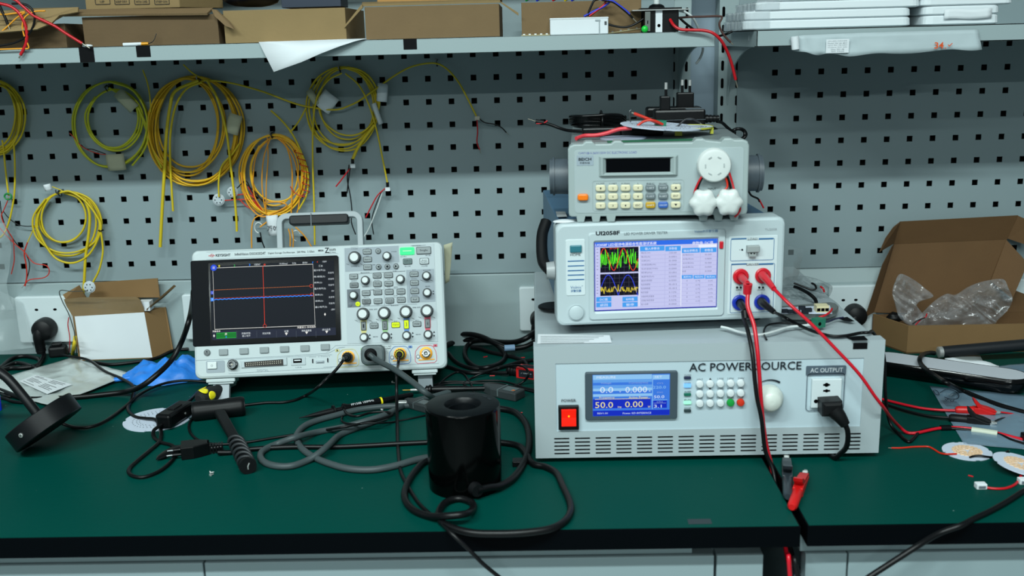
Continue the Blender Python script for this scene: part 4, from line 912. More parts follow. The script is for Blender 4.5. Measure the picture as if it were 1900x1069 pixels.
def wtag(t, I, u, v, w, h, ang, mat=LABEL, y=-.021, txt=None, nm='paper_tag', lab='cream paper tag', fold=.004):
    c = wl(u, v, y); k = (wl(u+10, v, y)-c).length/10; a = -radians(ang); W, H = w*k, h*k
    m = MB(M=I @ Matrix.Translation(c) @ Matrix.Rotation(a, 4, 'Y'))
    m.grid(lambda s, q: (W*(s-.5), -.0035*sin(pi*s)*(1+.3*q)-.0012*sin(5*q), H*(.5-q)), 7, 5, mat)
    if txt: m.text(txt, 0, -H*.12, H*.25, INK, y=-.0056)
    return m.build(nm, t, lab, solid=.0003)
def hook(t, I, u, v):
    c = wl(u, v, 0); m = MB(M=I); m.tube([c+Vector(d) for d in ((0, .001, .004), (0, -.010, .003), (0, -.026, .001), (0, -.028, .007))], .0012, SILV, 6, 4)
    m.tube([c+Vector(d) for d in ((-.002, -.006, .004), (.000, -.022, .002), (.001, -.018, -.005), (-.001, -.006, -.005))], .0009, BLACK, 5, 4, closed=True); m.build('peg_hook', t, 'wire hook')
def lead(t, I, pts, r, mat, nm='lead_wire', lab=None, bare=0.):
    P = [wl(*p) for p in pts]; m = MB(M=I); m.tube(P, r, mat, 6, 5)
    if bare: d = (P[-1]-P[-2]).normalized(); m.tube([P[-1], P[-1]+d*bare], r*.5, TIN, 5, 1)
    return m.build(nm, t, lab)
def led_puck(t, I, u, v, rad=12, y=-.018):
    c = wl(u, v, y); k = (wl(u+10, v, y)-c).length/10; R = rad*k
    m = MB(M=I @ Matrix.Translation(c) @ UP); m.lathe([(R, 0), (R, .0012)], PAPER, None, 22); m.lathe([(R*.96, .0012), (R*.8, .003), (R*.3, .0036)], pm('clear_lens', (190, 200, 205), .1), None, 22)
    for i in range(6): a = i*pi/3; m.box(R*.55*cos(a)-.0008, R*.55*cos(a)+.0008, R*.55*sin(a)-.0008, R*.55*sin(a)+.0008, .0034, .0042, INK)
    return m.build('led_module', t, 'round white light module with clear lenses')
Z2 = zc(0, 260, 3.8175); Z5w = zc(0, 120, 4.647); Z6w = zc(260, 110, 3.053); Z3 = zc(380, 60, 3.1448)
def zz(Z, L, y=-.016): return [(*Z(a, b), y) for a, b in L]

t, I = coil('yellow cord coil cut off by the left edge of the photo', [(-16, 215, 56, 68, 5, 9, 1), (-2, 220, 40, 62, 2, 6, 2)], YEL, .0017,
    [(zz(Z2, ((15, 0), (25, 60), (38, 200), (52, 320), (62, 395))),), (zz(Z2, ((95, 0), (100, 60), (106, 200), (104, 340), (92, 450), (66, 570), (30, 660), (-10, 700))),)])
hook(t, I, 2, 150)
c = wl(*Z2(57, 400), -.02); m = MB(M=I); m.tube([c+Vector((.006*cos(a), 0, .005*sin(a))) for a in [i*pi/5 for i in range(10)]], .0016, GREENW, 6, 3, closed=True); m.build('green_sleeve', t, 'green ring sleeve')
lead(t, I, zz(Z2, ((60, 410), (50, 440), (25, 500), (10, 540), (40, 620), (90, 700), (100, 800), (100, 860), (80, 950)), -.018), .0009, REDO, lab='thin red lead')
lead(t, I, zz(Z2, ((0, 430), (15, 540), (60, 650), (130, 750), (180, 800), (210, 890), (185, 1000)), -.015), .0009, BLACK, lab='thin black lead')
lead(t, I, zz(Z2, ((-20, 600), (40, 670), (110, 740), (170, 790), (240, 870), (330, 890), (348, 940), (310, 975), (210, 990), (170, 1030)), -.018), .0009, REDO, lab='looping red lead', bare=.006)
lead(t, I, zz(Z2, ((20, 500), (60, 550), (120, 595), (180, 610), (250, 608)), -.012), .0008, BLACK, lab='thin black lead')
lead(t, I, zz(Z2, ((195, 725), (172, 800), (185, 880), (190, 960), (178, 1035)), -.017), .0011, REDO, lab='short red lead')
lead(t, I, zz(Z2, ((255, 590), (220, 670), (195, 725)), -.014), .0009, YEL, lab='thin yellow lead')

t, I = coil('greenish yellow cord coil with two paper tags, second coil from the left', [(205, 230, 66, 79, 3, 5, 3), (212, 222, 50, 56, 3, 5, 4)], pm('lime_cord', (190, 190, 30), .5), .0017,
    [(zz(Z5w, ((940, 200), (1040, 260), (1180, 350), (1260, 560), (1330, 760), (1394, 890))),), (zz(Z5w, ((1180, 360), (1240, 470), (1280, 600), (1240, 740), (1140, 870))),)])
hook(t, I, 205, 162); wtag(t, I, 234, 187, 22, 42, 40); wtag(t, I, 215, 301, 34, 30, 2)
lead(t, I, zz(Z5w, ((600, 590), (640, 630), (700, 700), (780, 745), (860, 770), (915, 775)), -.02), .0008, REDO, lab='thin red lead')
lead(t, I, zz(Z5w, ((700, 690), (740, 725), (800, 730), (870, 755), (910, 770)), -.019), .0008, BLACK, lab='thin black lead')

t, I = coil('largest yellow cord coil, thick bundle with a long strand running to the right', [(362, 240, 82, 98, 8, 8, 5), (350, 232, 66, 88, 4, 10, 6)], YELD, .0017,
    [(zz(Z6w, ((330, 120), (200, 180), (170, 270), (150, 420), (140, 600), (128, 800), (114, 1064)), -.026), .0028, YEL),
     (zz(Z6w, ((350, 130), (260, 170), (200, 270), (172, 420), (170, 560), (178, 720), (187, 860)), -.026), .0019, YEL),
     (zz(Z6w, ((380, 120), (440, 230), (490, 420), (515, 620), (535, 780), (545, 900), (548, 975)), -.028), .0021, YEL),
     (zz(Z6w, ((560, 480), (520, 540), (465, 600), (446, 680), (446, 780)), -.024), .0015, YEL),
     (zz(Z6w, ((245, 30), (300, 80), (380, 125)), -.02), .0013, YEL), (zz(Z6w, ((15, 60), (40, 130), (55, 210), (60, 300)), -.02), .0013, YEL),
     (zz(Z6w, ((340, 125), (400, 120), (500, 132), (600, 155), (700, 185), (780, 215), (860, 245), (930, 265)), -.02)+zz(Z3, ((640, 440), (700, 450), (780, 450), (850, 425), (900, 400), (970, 350), (1040, 300), (1120, 245), (1200, 203), (1290, 182), (1360, 184), (1420, 220), (1480, 290), (1530, 380), (1560, 440), (1585, 490)), -.022), .0016, YEL)])
hook(t, I, 375, 148); wtag(t, I, 433.5, 230, 25, 37, -20, y=-.026)
hook(t, I, *Z3(1358, 175)); led_puck(t, I, *Z6w(446, 795), 11)
m = MB(M=I); c = wl(*Z3(1590, 500), -.022); m.box(c.x-.004, c.x+.004, c.y-.002, c.y+.002, c.z-.003, c.z+.003, TIN); m.build('solder_joint', t, 'bare solder joint')
lead(t, I, zz(Z3, ((1588, 505), (1592, 580), (1588, 640), (1604, 685)), -.02), .0011, RED, lab='red lead', bare=.006)
lead(t, I, zz(Z3, ((1595, 497), (1630, 525), (1690, 537), (1730, 555), (1760, 585)), -.02), .0011, BLACK, lab='black lead', bare=.005)

t, I = coil('orange and yellow cord coil wrapped with thin red wire, behind the oscilloscope handle', [(508, 322, 60, 72, 5, 6, 7), (512, 318, 46, 62, 2, 6, 8)], pm('amber_cord', (232, 178, 30), .5), .0015,
    [(zz(Z6w, ((740, 440), (700, 560), (690, 700), (700, 800), (715, 880)), -.02), .0011, ORG), (zz(Z6w, ((770, 440), (830, 500), (860, 620), (860, 760), (855, 900)), -.02), .0013, ORG),
     (zz(Z6w, ((800, 450), (870, 560), (900, 700), (900, 820), (880, 900)), -.021), .0011, ORG), (zz(Z6w, ((730, 450), (660, 540), (640, 680), (650, 780), (700, 860)), -.021), .0011, ORG),
     (zz(Z6w, ((720, 440), (725, 560), (715, 700), (712, 860)), -.019), .0010, ORG),
     (zz(Z6w, ((740, 290), (800, 345), (860, 420), (910, 520), (950, 640), (945, 760), (900, 850)), -.023), .0016, YEL), (zz(Z6w, ((940, 275), (900, 350), (850, 415)), -.022), .0015, YEL),
     (zz(Z6w, ((570, 640), (600, 800), (680, 890), (760, 870), (830, 830), (790, 810), (720, 810)), -.02), .0012, ORG),
     (zz(Z6w, ((700, 880), (650, 900), (632, 960), (632, 1069)), -.02), .0012, ORG), (zz(Z6w, ((760, 890), (700, 935), (680, 950)), -.022), .0014, ORG), (zz(Z6w, ((840, 960), (850, 1000), (850, 1060)), -.02), .0012, ORG), (zz(Z6w, ((880, 950), (930, 1000), (975, 1069)), -.02), .0012, ORG), (zz(Z6w, ((860, 960), (868, 1010), (866, 1069)), -.02), .0011, ORG)])
hook(t, I, *Z6w(760, 425)); wtag(t, I, 507, 418, 22, 38, 4, PAPER, y=-.032, txt='万09', lab='white handwritten tag'); led_puck(t, I, *Z6w(524, 752), 10)
P = []
for i in range(40):
    s_ = i/39; u = 885+65*sin(s_*pi*.62)+0; v = 505+s_*275
    P.append((*Z6w(u+22*cos(i*1.25)+(10 if s_ > .6 else 0)*-1, v), -.024+.008*sin(i*1.25)))
m = MB(M=I); m.tube([wl(*p) for p in P], .0008, REDO, 5, 3); m.tube([wl(*p) for p in zz(Z6w, ((850, 720), (880, 760), (925, 780)), -.028)], .0008, REDO, 5, 3); m.build('binding_wire', t, 'thin red wire spiralled around the cord')
for L, mt in ((((545, 770), (610, 765), (660, 800), (690, 860)), REDO), (((480, 800), (560, 795), (640, 800), (670, 850)), REDO), (((550, 730), (600, 690), (640, 760), (715, 805)), BLACK), (((590, 700), (650, 750), (690, 800), (730, 840)), BLACK), (((610, 720), (640, 770), (670, 830), (690, 870)), REDO), (((560, 790), (600, 830), (650, 860)), REDO), (((680, 980), (690, 1030), (705, 1069)), BLACK)):
    lead(t, I, zz(Z6w, L, -.018), .0011, mt)
for u, v in ((672, 955), (885, 1000)):
    c = wl(*Z6w(u, v), -.015); m = MB(M=I @ Matrix.Translation(c)); m.tube([Vector((.007*cos(a), 0, .009*sin(a))) for a in [radians(20+i*30) for i in range(9)]], .0011, WHITEW, 6, 3); m.build('cable_clip', t, 'white plastic ring clip')

t, I = coil('thin yellow cord coil with white tags, high and right of the orange coil', [(635, 200, 62, 75, 4, 6, 9), (645, 190, 55, 66, 2, 5, 10)], YEL, .0015,
    [(zz(Z3, ((820, 240), (900, 310), (960, 430), (1005, 580), (1040, 750), (1066, 880)), -.024), .0015), (zz(Z3, ((800, 238), (720, 280), (655, 380), (632, 540), (630, 760), (638, 1000), (642, 1240)), -.024), .0016),
     (zz(Z3, ((990, 540), (930, 620), (890, 680), (862, 745)), -.022), .0028)])
hook(t, I, *Z3(798, 215)); wtag(t, I, *Z3(632, 378), 14, 30, 28); wtag(t, I, *Z3(712, 405), 32, 34, -40, PAPER, lab='white square paper tag'); wtag(t, I, *Z3(1036, 352), 20, 33, -8, PAPER, lab='white paper tag'); wtag(t, I, *Z3(1006, 475), 10, 40, 16, PAPER, lab='narrow white tag')
for u, v in ((862, 752), (1066, 888)):
    c = wl(*Z3(u, v), -.023); m = MB(M=I); m.frus(c+Vector((0, 0, .004)), c-Vector((0, 0, .004)), .0026, .0026, BLACK, 10); m.box(c.x-.004, c.x+.004, c.y-.0015, c.y+.0015, c.z-.011, c.z-.005, PAPER); m.build('sleeved_joint', t, 'black sleeve with small white board')
lead(t, I, zz(Z3, ((852, 790), (820, 830), (790, 870), (765, 900)), -.02), .0013, RED, lab='red lead'); lead(t, I, zz(Z3, ((842, 772), (832, 860), (850, 960), (858, 1040), (856, 1110), (880, 1180)), -.02), .001, BLACK, lab='black lead'); lead(t, I, zz(Z3, ((850, 780), (840, 850), (830, 940)), -.022), .001, BLACK, lab='short black lead')
lead(t, I, zz(Z3, ((1060, 905), (1010, 950), (975, 1010), (940, 1080)), -.02), .0012, RED, lab='red lead'); lead(t, I, zz(Z3, ((1040, 920), (1015, 1000), (985, 1080), (955, 1150), (925, 1200)), -.018), .001, WHITEW, lab='white lead'); lead(t, I, zz(Z3, ((1035, 925), (1005, 990), (975, 1090), (985, 1180)), -.016), .0009, BLACK, lab='black lead')

t, I = coil('small yellow cord coil low at the left, above the open white box', [(126, 415, 60, 60, 3, 6, 11), (118, 405, 44, 48, 2, 4, 12)], YEL, .0017,
    [(zz(Z2, ((600, 420), (634, 520), (630, 650), (606, 830), (597, 1000), (590, 1080), (572, 1250), (530, 1480)), -.020), .0026, YEL), (zz(Z2, ((700, 560), (722, 700), (728, 800), (702, 920), (660, 1005)), -.022), .0018),
     (zz(Z2, ((430, 370), (500, 365), (600, 430), (680, 530), (715, 630), (640, 800), (520, 870), (400, 840), (320, 740), (260, 620)), -.022), .0019), (zz(Z2, ((370, 330), (420, 350), (460, 370)), -.02), .0009)])
hook(t, I, *Z2(450, 365)); wtag(t, I, *Z2(338, 335), 14, 12, 10, PAPER, lab='small white tag'); led_puck(t, I, *Z2(635, 1040), 11, -.05)
m = MB(M=I); c = wl(*Z2(715, 640), -.022); m.tube([c+Vector((.004*cos(a), .004*sin(a), 0)) for a in [i*pi/4 for i in range(8)]], .001, BLACK, 5, 3, closed=True); m.build('twist_tie', t, 'dark twist tie')
# ================================================================== things on the shelves
def carton(label, pxL, pxR, pyT, y0, depth, mat, zb=LZ, flaps=(), wall=.003, name='cardboard_box', ztop=None, inside=None, pyB=None):
    x0 = atY(pxL, pyT, y0).x; x1 = atY(pxR, pyT, y0).x; zt = ztop if ztop is not None else (atY((pxL+pxR)/2, pyT, y0).z)
    t = thing(name, label, 'cardboard box', (x0, y0, zb)); L = x1-x0; H = zt-zb
    m = MB(); m.box(0, L, 0, wall, .0005, H, mat); m.box(0, L, depth-wall, depth, .0005, H, mat); m.box(0, wall, wall, depth-wall, .0005, H, mat); m.box(L-wall, L, wall, depth-wall, .0005, H, mat); m.box(wall, L-wall, wall, depth-wall, .0005, wall, mat)
    m.build('body', t, bevel=.0006)
    return t, x0, zb, L, H
def flap(t, org, pts, mat, th=.003, lab=None):
    # pts: world points of a sheet (4+), made th thick along its normal
    P = [Vector(p)-Vector(org) for p in pts]; n = (P[1]-P[0]).cross(P[2]-P[0]).normalized()*th; k = len(P)
    m = MB(); m.add(P+[p+n for p in P], [tuple(reversed(range(k))), tuple(range(k, 2*k))]+[(i, (i+1) % k, k+(i+1) % k, k+i) for i in range(k)], mat)
    return m.build('flap', t, lab)
SY = -.236
t, x0, zb, L, H = carton('torn open brown carton at the left end of the shelf', -60, 120, 46, SY, .16, KRAFTD); o = (x0, SY, zb)
flap(t, o, [atY(-60, 20, SY-.002), atY(0, 22, SY-.004), atY(60, 17, SY-.004), atY(147, 15, SY-.002), atY(146, 24, SY-.012), atY(112, 30, SY-.018), atY(98, 44, SY-.024), atY(70, 56, SY-.028), atY(0, 62, SY-.03), atY(-60, 62, SY-.03)][::-1], KRAFTL, lab='torn printed flap')
m = MB(M=Matrix.Translation(-Vector(o)))
for i in range(3):
    a = atY(2, 38+i*4.4, SY-.029+.002*i); m.box(a.x-.002, a.x+.035, a.y-.0012, a.y-.001, a.z, a.z+.0006, pm('print_brown', (84, 66, 44), .8))
m.build('printing', t, 'small printed lines')
t, x0, zb, L, H = carton('brown open carton under the printed box, second from the left', 151, 403, 29, SY, .17, KRAFTD); o = (x0, SY, zb)
flap(t, o, [atY(100, 31, SY-.006), atY(385, 28, SY-.008), atY(396, 18, SY+.01), atY(150, 21, SY+.02)], KRAFT, lab='creased front flap')
flap(t, o, [atY(392, 17, SY+.005), atY(398, 30, SY-.006), atY(418, 48, SY-.012), atY(434, 54, SY-.014), atY(424, 40, SY-.01), atY(400, 18, SY)][::-1], KRAFT, lab='drooping side flap')
t, x0, zb, L, H = carton('pale brown carton with plain front, third from the left', 413, 640, 17, SY, .17, KRAFTL)
t, x0, zb, L, H = carton('brown carton with folded flaps above the small black tape square', 676, 926, 10, SY, .17, KRAFT); o = (x0, SY, zb)
flap(t, o, [atY(672, 12, SY), atY(928, 5, SY), atY(928, 2, SY+.03), atY(672, 8, SY+.03)], KRAFTL, lab='lid edge'); flap(t, o, [atY(672, 8, SY-.002), atY(640, 48, SY+.0), atY(640, 52, SY+.0), atY(674, 14, SY-.002)], KRAFTL, lab='thin side flap'); flap(t, o, [atY(928, 2, SY-.002), atY(962, 24, SY), atY(962, 29, SY), atY(930, 6, SY-.002)], KRAFTL, lab='thin side flap')
t, x0, zb, L, H = carton('brown carton full of wires at the right end of the shelf', 967, 1190, 2, SY+.012, .17, KRAFT)
# printed parcel on top
zp = atY(250, 21, SY+.02).z
a = atY(160, 20, SY+.02); b_ = atY(334, 18, SY+.02); c = atY(415, 16, SY+.09)
t = thing('cardboard_box', 'upper brown parcel printed with KEEP DRY panels, stacked on another carton', 'cardboard box', a)
m = MB(M=Matrix.Translation(-a)); zt = zp+.09
B0 = [Vector((a.x, a.y, zp+.0035)), Vector((b_.x, b_.y, zp+.0035)), Vector((c.x, b_.y+.07, zp+.0035)), Vector((a.x+.02, b_.y+.12, zp+.0035))]
m.hull8(B0+[v+Vector((0, 0, .09)) for v in B0], KRAFTL); m.build('body', t, bevel=.001)
F0 = Face(Matrix.Translation((0, a.y, 0))); m = MB(M=Matrix.Translation(-a) @ Matrix.Translation((0, a.y, 0)))
for u, s_ in ((190, 'UP'), (226, 'KEEP DRY'), (263, 'WITH CARE'), (300, 'STEP ON')):
    x, z, w_, h_ = FB(F0, u, -3, 27, 22); outline(m, rr(x, z, w_, h_, .0005, 1), .0007, INK, -.001); FT(m, F0, s_, u, 3, 8 if s_ == 'UP' else 21, 4.2, INK, -.0012)
m.build('printing', t, 'dark printed handling panels')
# dark bags on cartons
def blob(name, label, cat, c, s, mat, seed=1, amp=.18, nu=22, nv=12, parent=None, rot=0., group=None, fr=2.):
    def fn(u, v):
        a = 2*pi*u; b_ = pi*v-pi/2; d = Vector((cos(a)*cos(b_), sin(a)*cos(b_), sin(b_)))
        k = 1+amp*noise.noise(d*fr+Vector((seed*3.1, 0, 0))); p = Vector((d.x*s[0]*k, d.y*s[1]*k, max(-s[2], d.z*s[2]*k*1.0))); return p
    m = MB(M=Matrix.Rotation(rot, 4, 'Z')); m.grid(fn, nu, nv, mat, closedu=True)
    o = m.build(name, parent, label, None if parent else cat, group); o.location = c; return o
NAVY = pm('navy_plastic_film', (22, 30, 44), .35)
c = atY(470, 3, SY+.08); blob('plastic_bag', 'black plastic bag heaped on the pale carton', 'plastic bag', (c.x, c.y, atY(470, 17, SY+.05).z+.022), (.045, .04, .018), NAVY, 2)
a = atY(523, 16, SY+.03); t = thing('instrument_case', 'dark navy case standing on the pale carton', 'case', a); m = MB(); m.box(0, .086, 0, .06, .001, .05, pm('navy_case', (34, 46, 64), .5)); m.box(.0, .086, -.001, 0, .03, .032, SLOT); m.build('shell', t, bevel=.003)
a = atY(700, 8, SY+.03); t = thing('cardboard_box', 'thin light brown box lying on the carton above the black tape square', 'cardboard box', a); m = MB(); m.box(0, .178, 0, .1, .0015, .02, pm('kraft_orange', (170, 126, 70), .8)); m.build('body', t, bevel=.001)
# wires at the left end
Zt = zc(0, 0, 4.5238)
def shcord(name, label, cat, L, r, mat, y=SY-.03, bare=(0, 0)):
    P = [atY(*Zt(a, b), y if len(q) == 2 else q[2]) for q in L for a, b in (q[:2],)]
    m = MB(); m.tube(P, r, mat, 7, 6)
    for e, (a, b) in zip(bare, ((P[0], P[1]), (P[-1], P[-2]))):
        if e: d = (a-b).normalized(); m.tube([a, a+d*e], r*.5, TIN, 5, 1)
    return m.build(name, None, label, cat)
shcord('wire', 'red wire curling over the shelf edge at the far left', 'wire', ((-60, 20), (0, 30), (90, 55), (160, 110), (205, 190), (225, 270), (222, 350), (200, 410), (172, 462)), .0022, RED, bare=(0, .005))
shcord('wire', 'red wire running down to the white blob beside the left tape', 'wire', ((60, -20), (130, 0), (200, 60), (280, 130), (380, 180), (470, 225), (560, 285), (690, 365)), .0021, RED, bare=(0, .012))
shcord('wire', 'black wire looping over the torn carton at the far left', 'wire', ((100, 30), (180, 30), (250, 60), (290, 130), (275, 230), (215, 310), (120, 360), (0, 385), (-60, 392)), .0016, BLACK)
shcord('wire', 'short stiff black wire with tinned end at the far left', 'wire', ((-5, 40), (15, 90), (45, 150), (66, 205)), .0020, BLACK, bare=(0, .010))
shcord('wire', 'orange wire draped from the torn carton to the shelf', 'wire', ((380, 92), (300, 96), (240, 120), (200, 160), (188, 220), (200, 290), (225, 350), (240, 405), (180, 408), (80, 412), (-40, 416)), .0011, ORG)
shcord('wire', 'orange wire slanting across the torn flap', 'wire', ((-40, 300), (0, 275), (60, 225), (140, 150), (210, 105)), .0010, ORG)
shcord('wire', 'upper orange wire along the carton rim', 'wire', ((-40, 118), (40, 122), (120, 112), (210, 100)), .0012, ORG)
a = atY(*Zt(735, 388), -.258); m = MB(M=Matrix.Translation((a.x, a.y, LZ))); m.grid(lambda u, v: (.008*cos(2*pi*u)*sin(pi*v), .004*sin(2*pi*u)*sin(pi*v), .0022+.0021*cos(pi*v)), 12, 6, PAPER, closedu=True); m.build('glue_blob', None, 'small white glue blob above the left tape piece', 'glue')
a = atY(229, 84.5, -.252); t = thing('battery', 'slim white cell with yellow end lying on the shelf edge', 'battery', (a.x, a.y, LZ+.0027))
m = MB(); m.frus((0, 0, 0), (.026, 0, .0002), .0023, .0023, PAPER, 14); m.build('body', t); m = MB(); m.frus((.026, 0, .0002), (.036, 0, .0004), .0023, .0020, pm('amber_tape', (220, 150, 20), .35), 14); m.build('end_wrap', t, 'amber wrapped end'); m = MB(); m.tube([(.036, 0, 0), (.042, .004, .004), (.046, .008, .014)], .0006, BLACK, 5, 4); m.build('lead_wire', t)
for u0, u1, v0, v1, lab in ((149, 173, 88, 116, 'wide black tape wrapped over the shelf edge, leftmost'), (254, 278, 86.5, 106, 'black tape piece on the shelf edge under the slim battery'), (749, 773, 75.5, 92, 'small black tape square on the shelf edge under the carton')):
    a = atY(u0, v1, -.2605); b_ = atY(u1, v0, -.2605); m = MB(); m.box(a.x, b_.x, -.2606, -.2602, a.z, LZ+.0003, TAPEB); m.box(a.x, b_.x, -.2606, -.250, LZ+.0001, LZ+.0003, TAPEB); m.build('tape_strip', None, lab, 'tape', 'black tape pieces on the shelf edge')
# paper hanging over the shelf edge
P = [atY(480, 78, -.262), atY(500, 77, -.263), atY(560, 76, -.263), atY(680, 71.5, -.262), atY(660, 76, -.268), atY(630, 86, -.272), atY(596, 99, -.275), atY(560, 115, -.276), atY(508, 133.5, -.278), atY(494, 106, -.27)]
m = MB(); cc = sum(P, Vector())/len(P); m.add(P+[cc], [(i, (i+1) % len(P), len(P)) for i in range(len(P))], PAPER, smooth=True)
q = [atY(480, 78, -.262), atY(680, 71.5, -.262)]; m.add([q[0], q[1], q[1]+Vector((0, .06, LZ+.0006-q[1].z)), q[0]+Vector((0, .06, LZ+.0006-q[0].z)), Vector((q[0].x, -.2606, LZ+.0008)), Vector((q[1].x, -.2606, LZ+.0008))], [(4, 5, 2, 3), (0, 1, 5, 4)], PAPER)
m.build('paper_sheet', None, 'white paper sheet corner drooping over the left shelf edge', 'paper', solid=.0003)
# white junction box
Zg = zc(960, 0, 4.1304)
a = atY(*Zg(250, 140), -.25); b_ = atY(*Zg(697, 270), -.25); t = thing('driver_module', 'white plastic driver module with side slot, lying on the shelf', 'driver module', (a.x, -.25, LZ))
L = b_.x-a.x; H = a.z-LZ; m = MB(); m.box(0, L, 0, .035, .0003, H, PAPER); m.box(-.0006, L+.0006, -.0006, .0356, H-.0025, H, PAPER); m.build('case', t, bevel=.0012)
FF = Face(Matrix.Translation((a.x, -.25, LZ)), Zg); m = MB(); FQ(m, FF, 596, 150, 636, 162, pm('slot_grey', (150, 160, 164), .5), -.0008); FQ(m, FF, 624, 162, 632, 262, pm('slot_grey', (0, 0, 0)), -.0008); m.build('groove', t); m = MB(); FQ(m, FF, 667, 163, 684, 190, pm('port_shade', (70, 76, 78), .6), -.0008); m.build('port', t, 'small dark port')
def gcord(name, label, cat, L, r, mat, y=-.235, bare=(0, 0)):
    P = [atY(*Zg(q[0], q[1]), y if len(q) == 2 else q[2]) for q in L]; m = MB(); m.tube(P, r, mat, 7, 6)
    for e, (a, b) in zip(bare, ((P[0], P[1]), (P[-1], P[-2]))):
        if e: d = (a-b).normalized(); m.tube([a, a+d*e], r*.5, TIN, 5, 1)
    return m.build(name, None, label, cat)
for i, (L, mt, lb) in enumerate(((((510, 126), (580, 90), (660, 50), (710, 10), (700, -20)), BLUEW, 'blue wire rising from the white driver module'), (((550, 124), (610, 80), (660, 40), (680, 0), (665, -20)), RED, 'red wire rising from the white driver module'), (((545, 124), (548, 90), (570, 40), (590, 5), (640, -10)), BLACK, 'black wire rising from the white driver module'),
        (((640, -5), (720, 5), (770, 35), (830, 80), (860, 110)), BLUEW, 'blue wire arching over the carton rim'), (((650, 0), (730, 15), (790, 55), (860, 115), (885, 140)), BLACK, 'black wire arching over the carton rim'),
        (((697, 187), (760, 203), (830, 208), (900, 185), (965, 145)), BLACK, 'black wire sagging behind the white driver module'))):
    gcord('wire', lb, 'wire', L, .0016, mt, -.240 if i < 3 else -.246, (0, .008 if 2 < i < 5 else 0))
for i, (c_, x_) in enumerate(((BLUEW, 1010), (RED, 1040), (YEL, 1062), (BLUEW, 1075), (GREENW, 990))):
    a = atY(x_-14, 1, -.2); b_ = atY(x_+30, -6, -.15); m = MB(); m.tube([a, (a+b_)/2+Vector((0, 0, .006)), b_], .0016, c_, 6, 5); m.build('wire', None, ('blue wire end in the wire carton', 'red wire end in the wire carton', 'yellow wire end in the wire carton', 'second blue wire end in the wire carton', 'green wire end in the wire carton')[i], 'wire')
a = atY(*Zg(30, 262), -.245); b_ = atY(*Zg(248, 262), -.245); m = MB(); m.box(a.x, b_.x, -.248, -.238, LZ+.0003, LZ+.0015, pm('pcb_edge', (170, 160, 120), .6))
for i in range(5): x = a.x+(b_.x-a.x)*(i+.3)/5; m.box(x, x+.003, -.247, -.243, LZ+.0015, LZ+.003, PAPER)
m.build('led_strip', None, 'narrow light strip board lying left of the white driver module', 'led strip')
a = atY(*Zg(697, 232), -.225); b_ = atY(*Zg(945, 200), -.225); m = MB(); d = Vector((0, .01, 0)); u_ = Vector((0, 0, .0012)); a.z = LZ+.0003; b_.z = LZ+.006
m.hull8([a, b_, b_+d, a+d, a+u_, b_+u_, b_+d+u_, a+d+u_], pm('pcb_edge', (0, 0, 0)))
for i in range(4): p = a+(b_-a)*((i+.4)/4); m.box(p.x, p.x+.003, p.y+.001, p.y+.005, p.z+.001, p.z+.003, PAPER)
m.build('led_strip', None, 'narrow light strip board tilted right of the white driver module', 'led strip')
# rotary transformer / switch block
a = atY(*Zg(965, 246), -.252); b_ = atY(*Zg(1238, 75), -.252); t = thing('transformer', 'black block transformer with metal flange and spindle at the shelf end', 'transformer', (a.x, -.252, LZ)); L = b_.x-a.x; H = b_.z-LZ
m = MB(); m.box(.002, L, 0, .05, .0004, H, BLACK); m.build('core', t, bevel=.001)
FF = Face(Matrix.Translation((a.x, -.252, LZ)), Zg); m = MB(); x, z, w_, h_ = FB(FF, 1084, 162, 52, 170); m.box(x-w_/2, x+w_/2, -.0012, .001, z-h_/2, z+h_/2, PAPER); m.disc(x, z-.006, .0022, -.0016, -.0011, SLOT); m.build('strap', t, 'white metal strap')
m = MB(); m.box(-.016, L+.014, -.006, .056, H, H+.0012, METAL); m.build('flange', t, 'thin metal flange'); m = MB(); m.box(-.004, L+.004, -.001, .052, H+.0012, H+.0035, BLACK); m.lathe([(.012, H+.0035), (.010, H+.007), (.006, H+.009)], BLACK, Matrix.Translation((L/2-.004, .02, 0)), 20); m.build('top_cover', t)
m = MB(); m.lathe([(.0042, H+.007), (.0042, H+.030)], WHITEW, Matrix.Translation((L/2-.004, .02, 0)), 16); m.build('spindle', t, 'white spindle')
m = MB(); x0_, z0_ = FF(975, 240); x1_, z1_ = FF(1010, 90); m.box(x0_, x1_+.001, -.006, -.001, z0_, z1_, pm('bracket_steel', (120, 126, 122), .35, metal=.6)); m.box(x0_+.003, x1_-.002, -.0064, -.006, z0_+.01, z1_-.012, SLOT); m.build('side_bracket', t, 'metal side bracket')
m = MB(); m.M = Matrix.Translation((FF(972, 236)[0], -.007, .0052)); m.grid(lambda u, v: (.005*cos(2*pi*u)*sin(pi*v), .004*sin(2*pi*u)*sin(pi*v), .005*cos(pi*v)), 10, 6, pm('green_jelly', (20, 190, 60), .3), closedu=True); m.build('screw_cap', t, 'bright green cap')
gcord('wire', 'red wire leaving the black transformer and hanging past the shelf end', 'wire', ((1170, 150, -.253), (1200, 195, -.262), (1250, 225, -.266), (1340, 230, -.268), (1430, 234, -.27), (1500, 255, -.272), (1560, 310, -.27), (1610, 400, -.262), (1645, 500, -.255), (1672, 610, -.25)), .0022, RED, bare=(0, .012))
gcord('wire', 'brown wire running right from the black transformer and bending down', 'wire', ((1225, 138, -.24), (1320, 130, -.24), (1430, 127, -.24), (1540, 124, -.24), (1568, 135, -.24), (1548, 185, -.24), (1570, 250, -.24), (1610, 300, -.24), (1635, 325, -.24)), .0016, BROWNW, bare=(0, .005))
gcord('wire', 'grey wire bowing behind the black transformer', 'wire', ((1240, 82, -.2), (1290, 95, -.2), (1340, 130, -.2), (1370, 180, -.19), (1390, 225, -.18)), .0018, WHITEW)
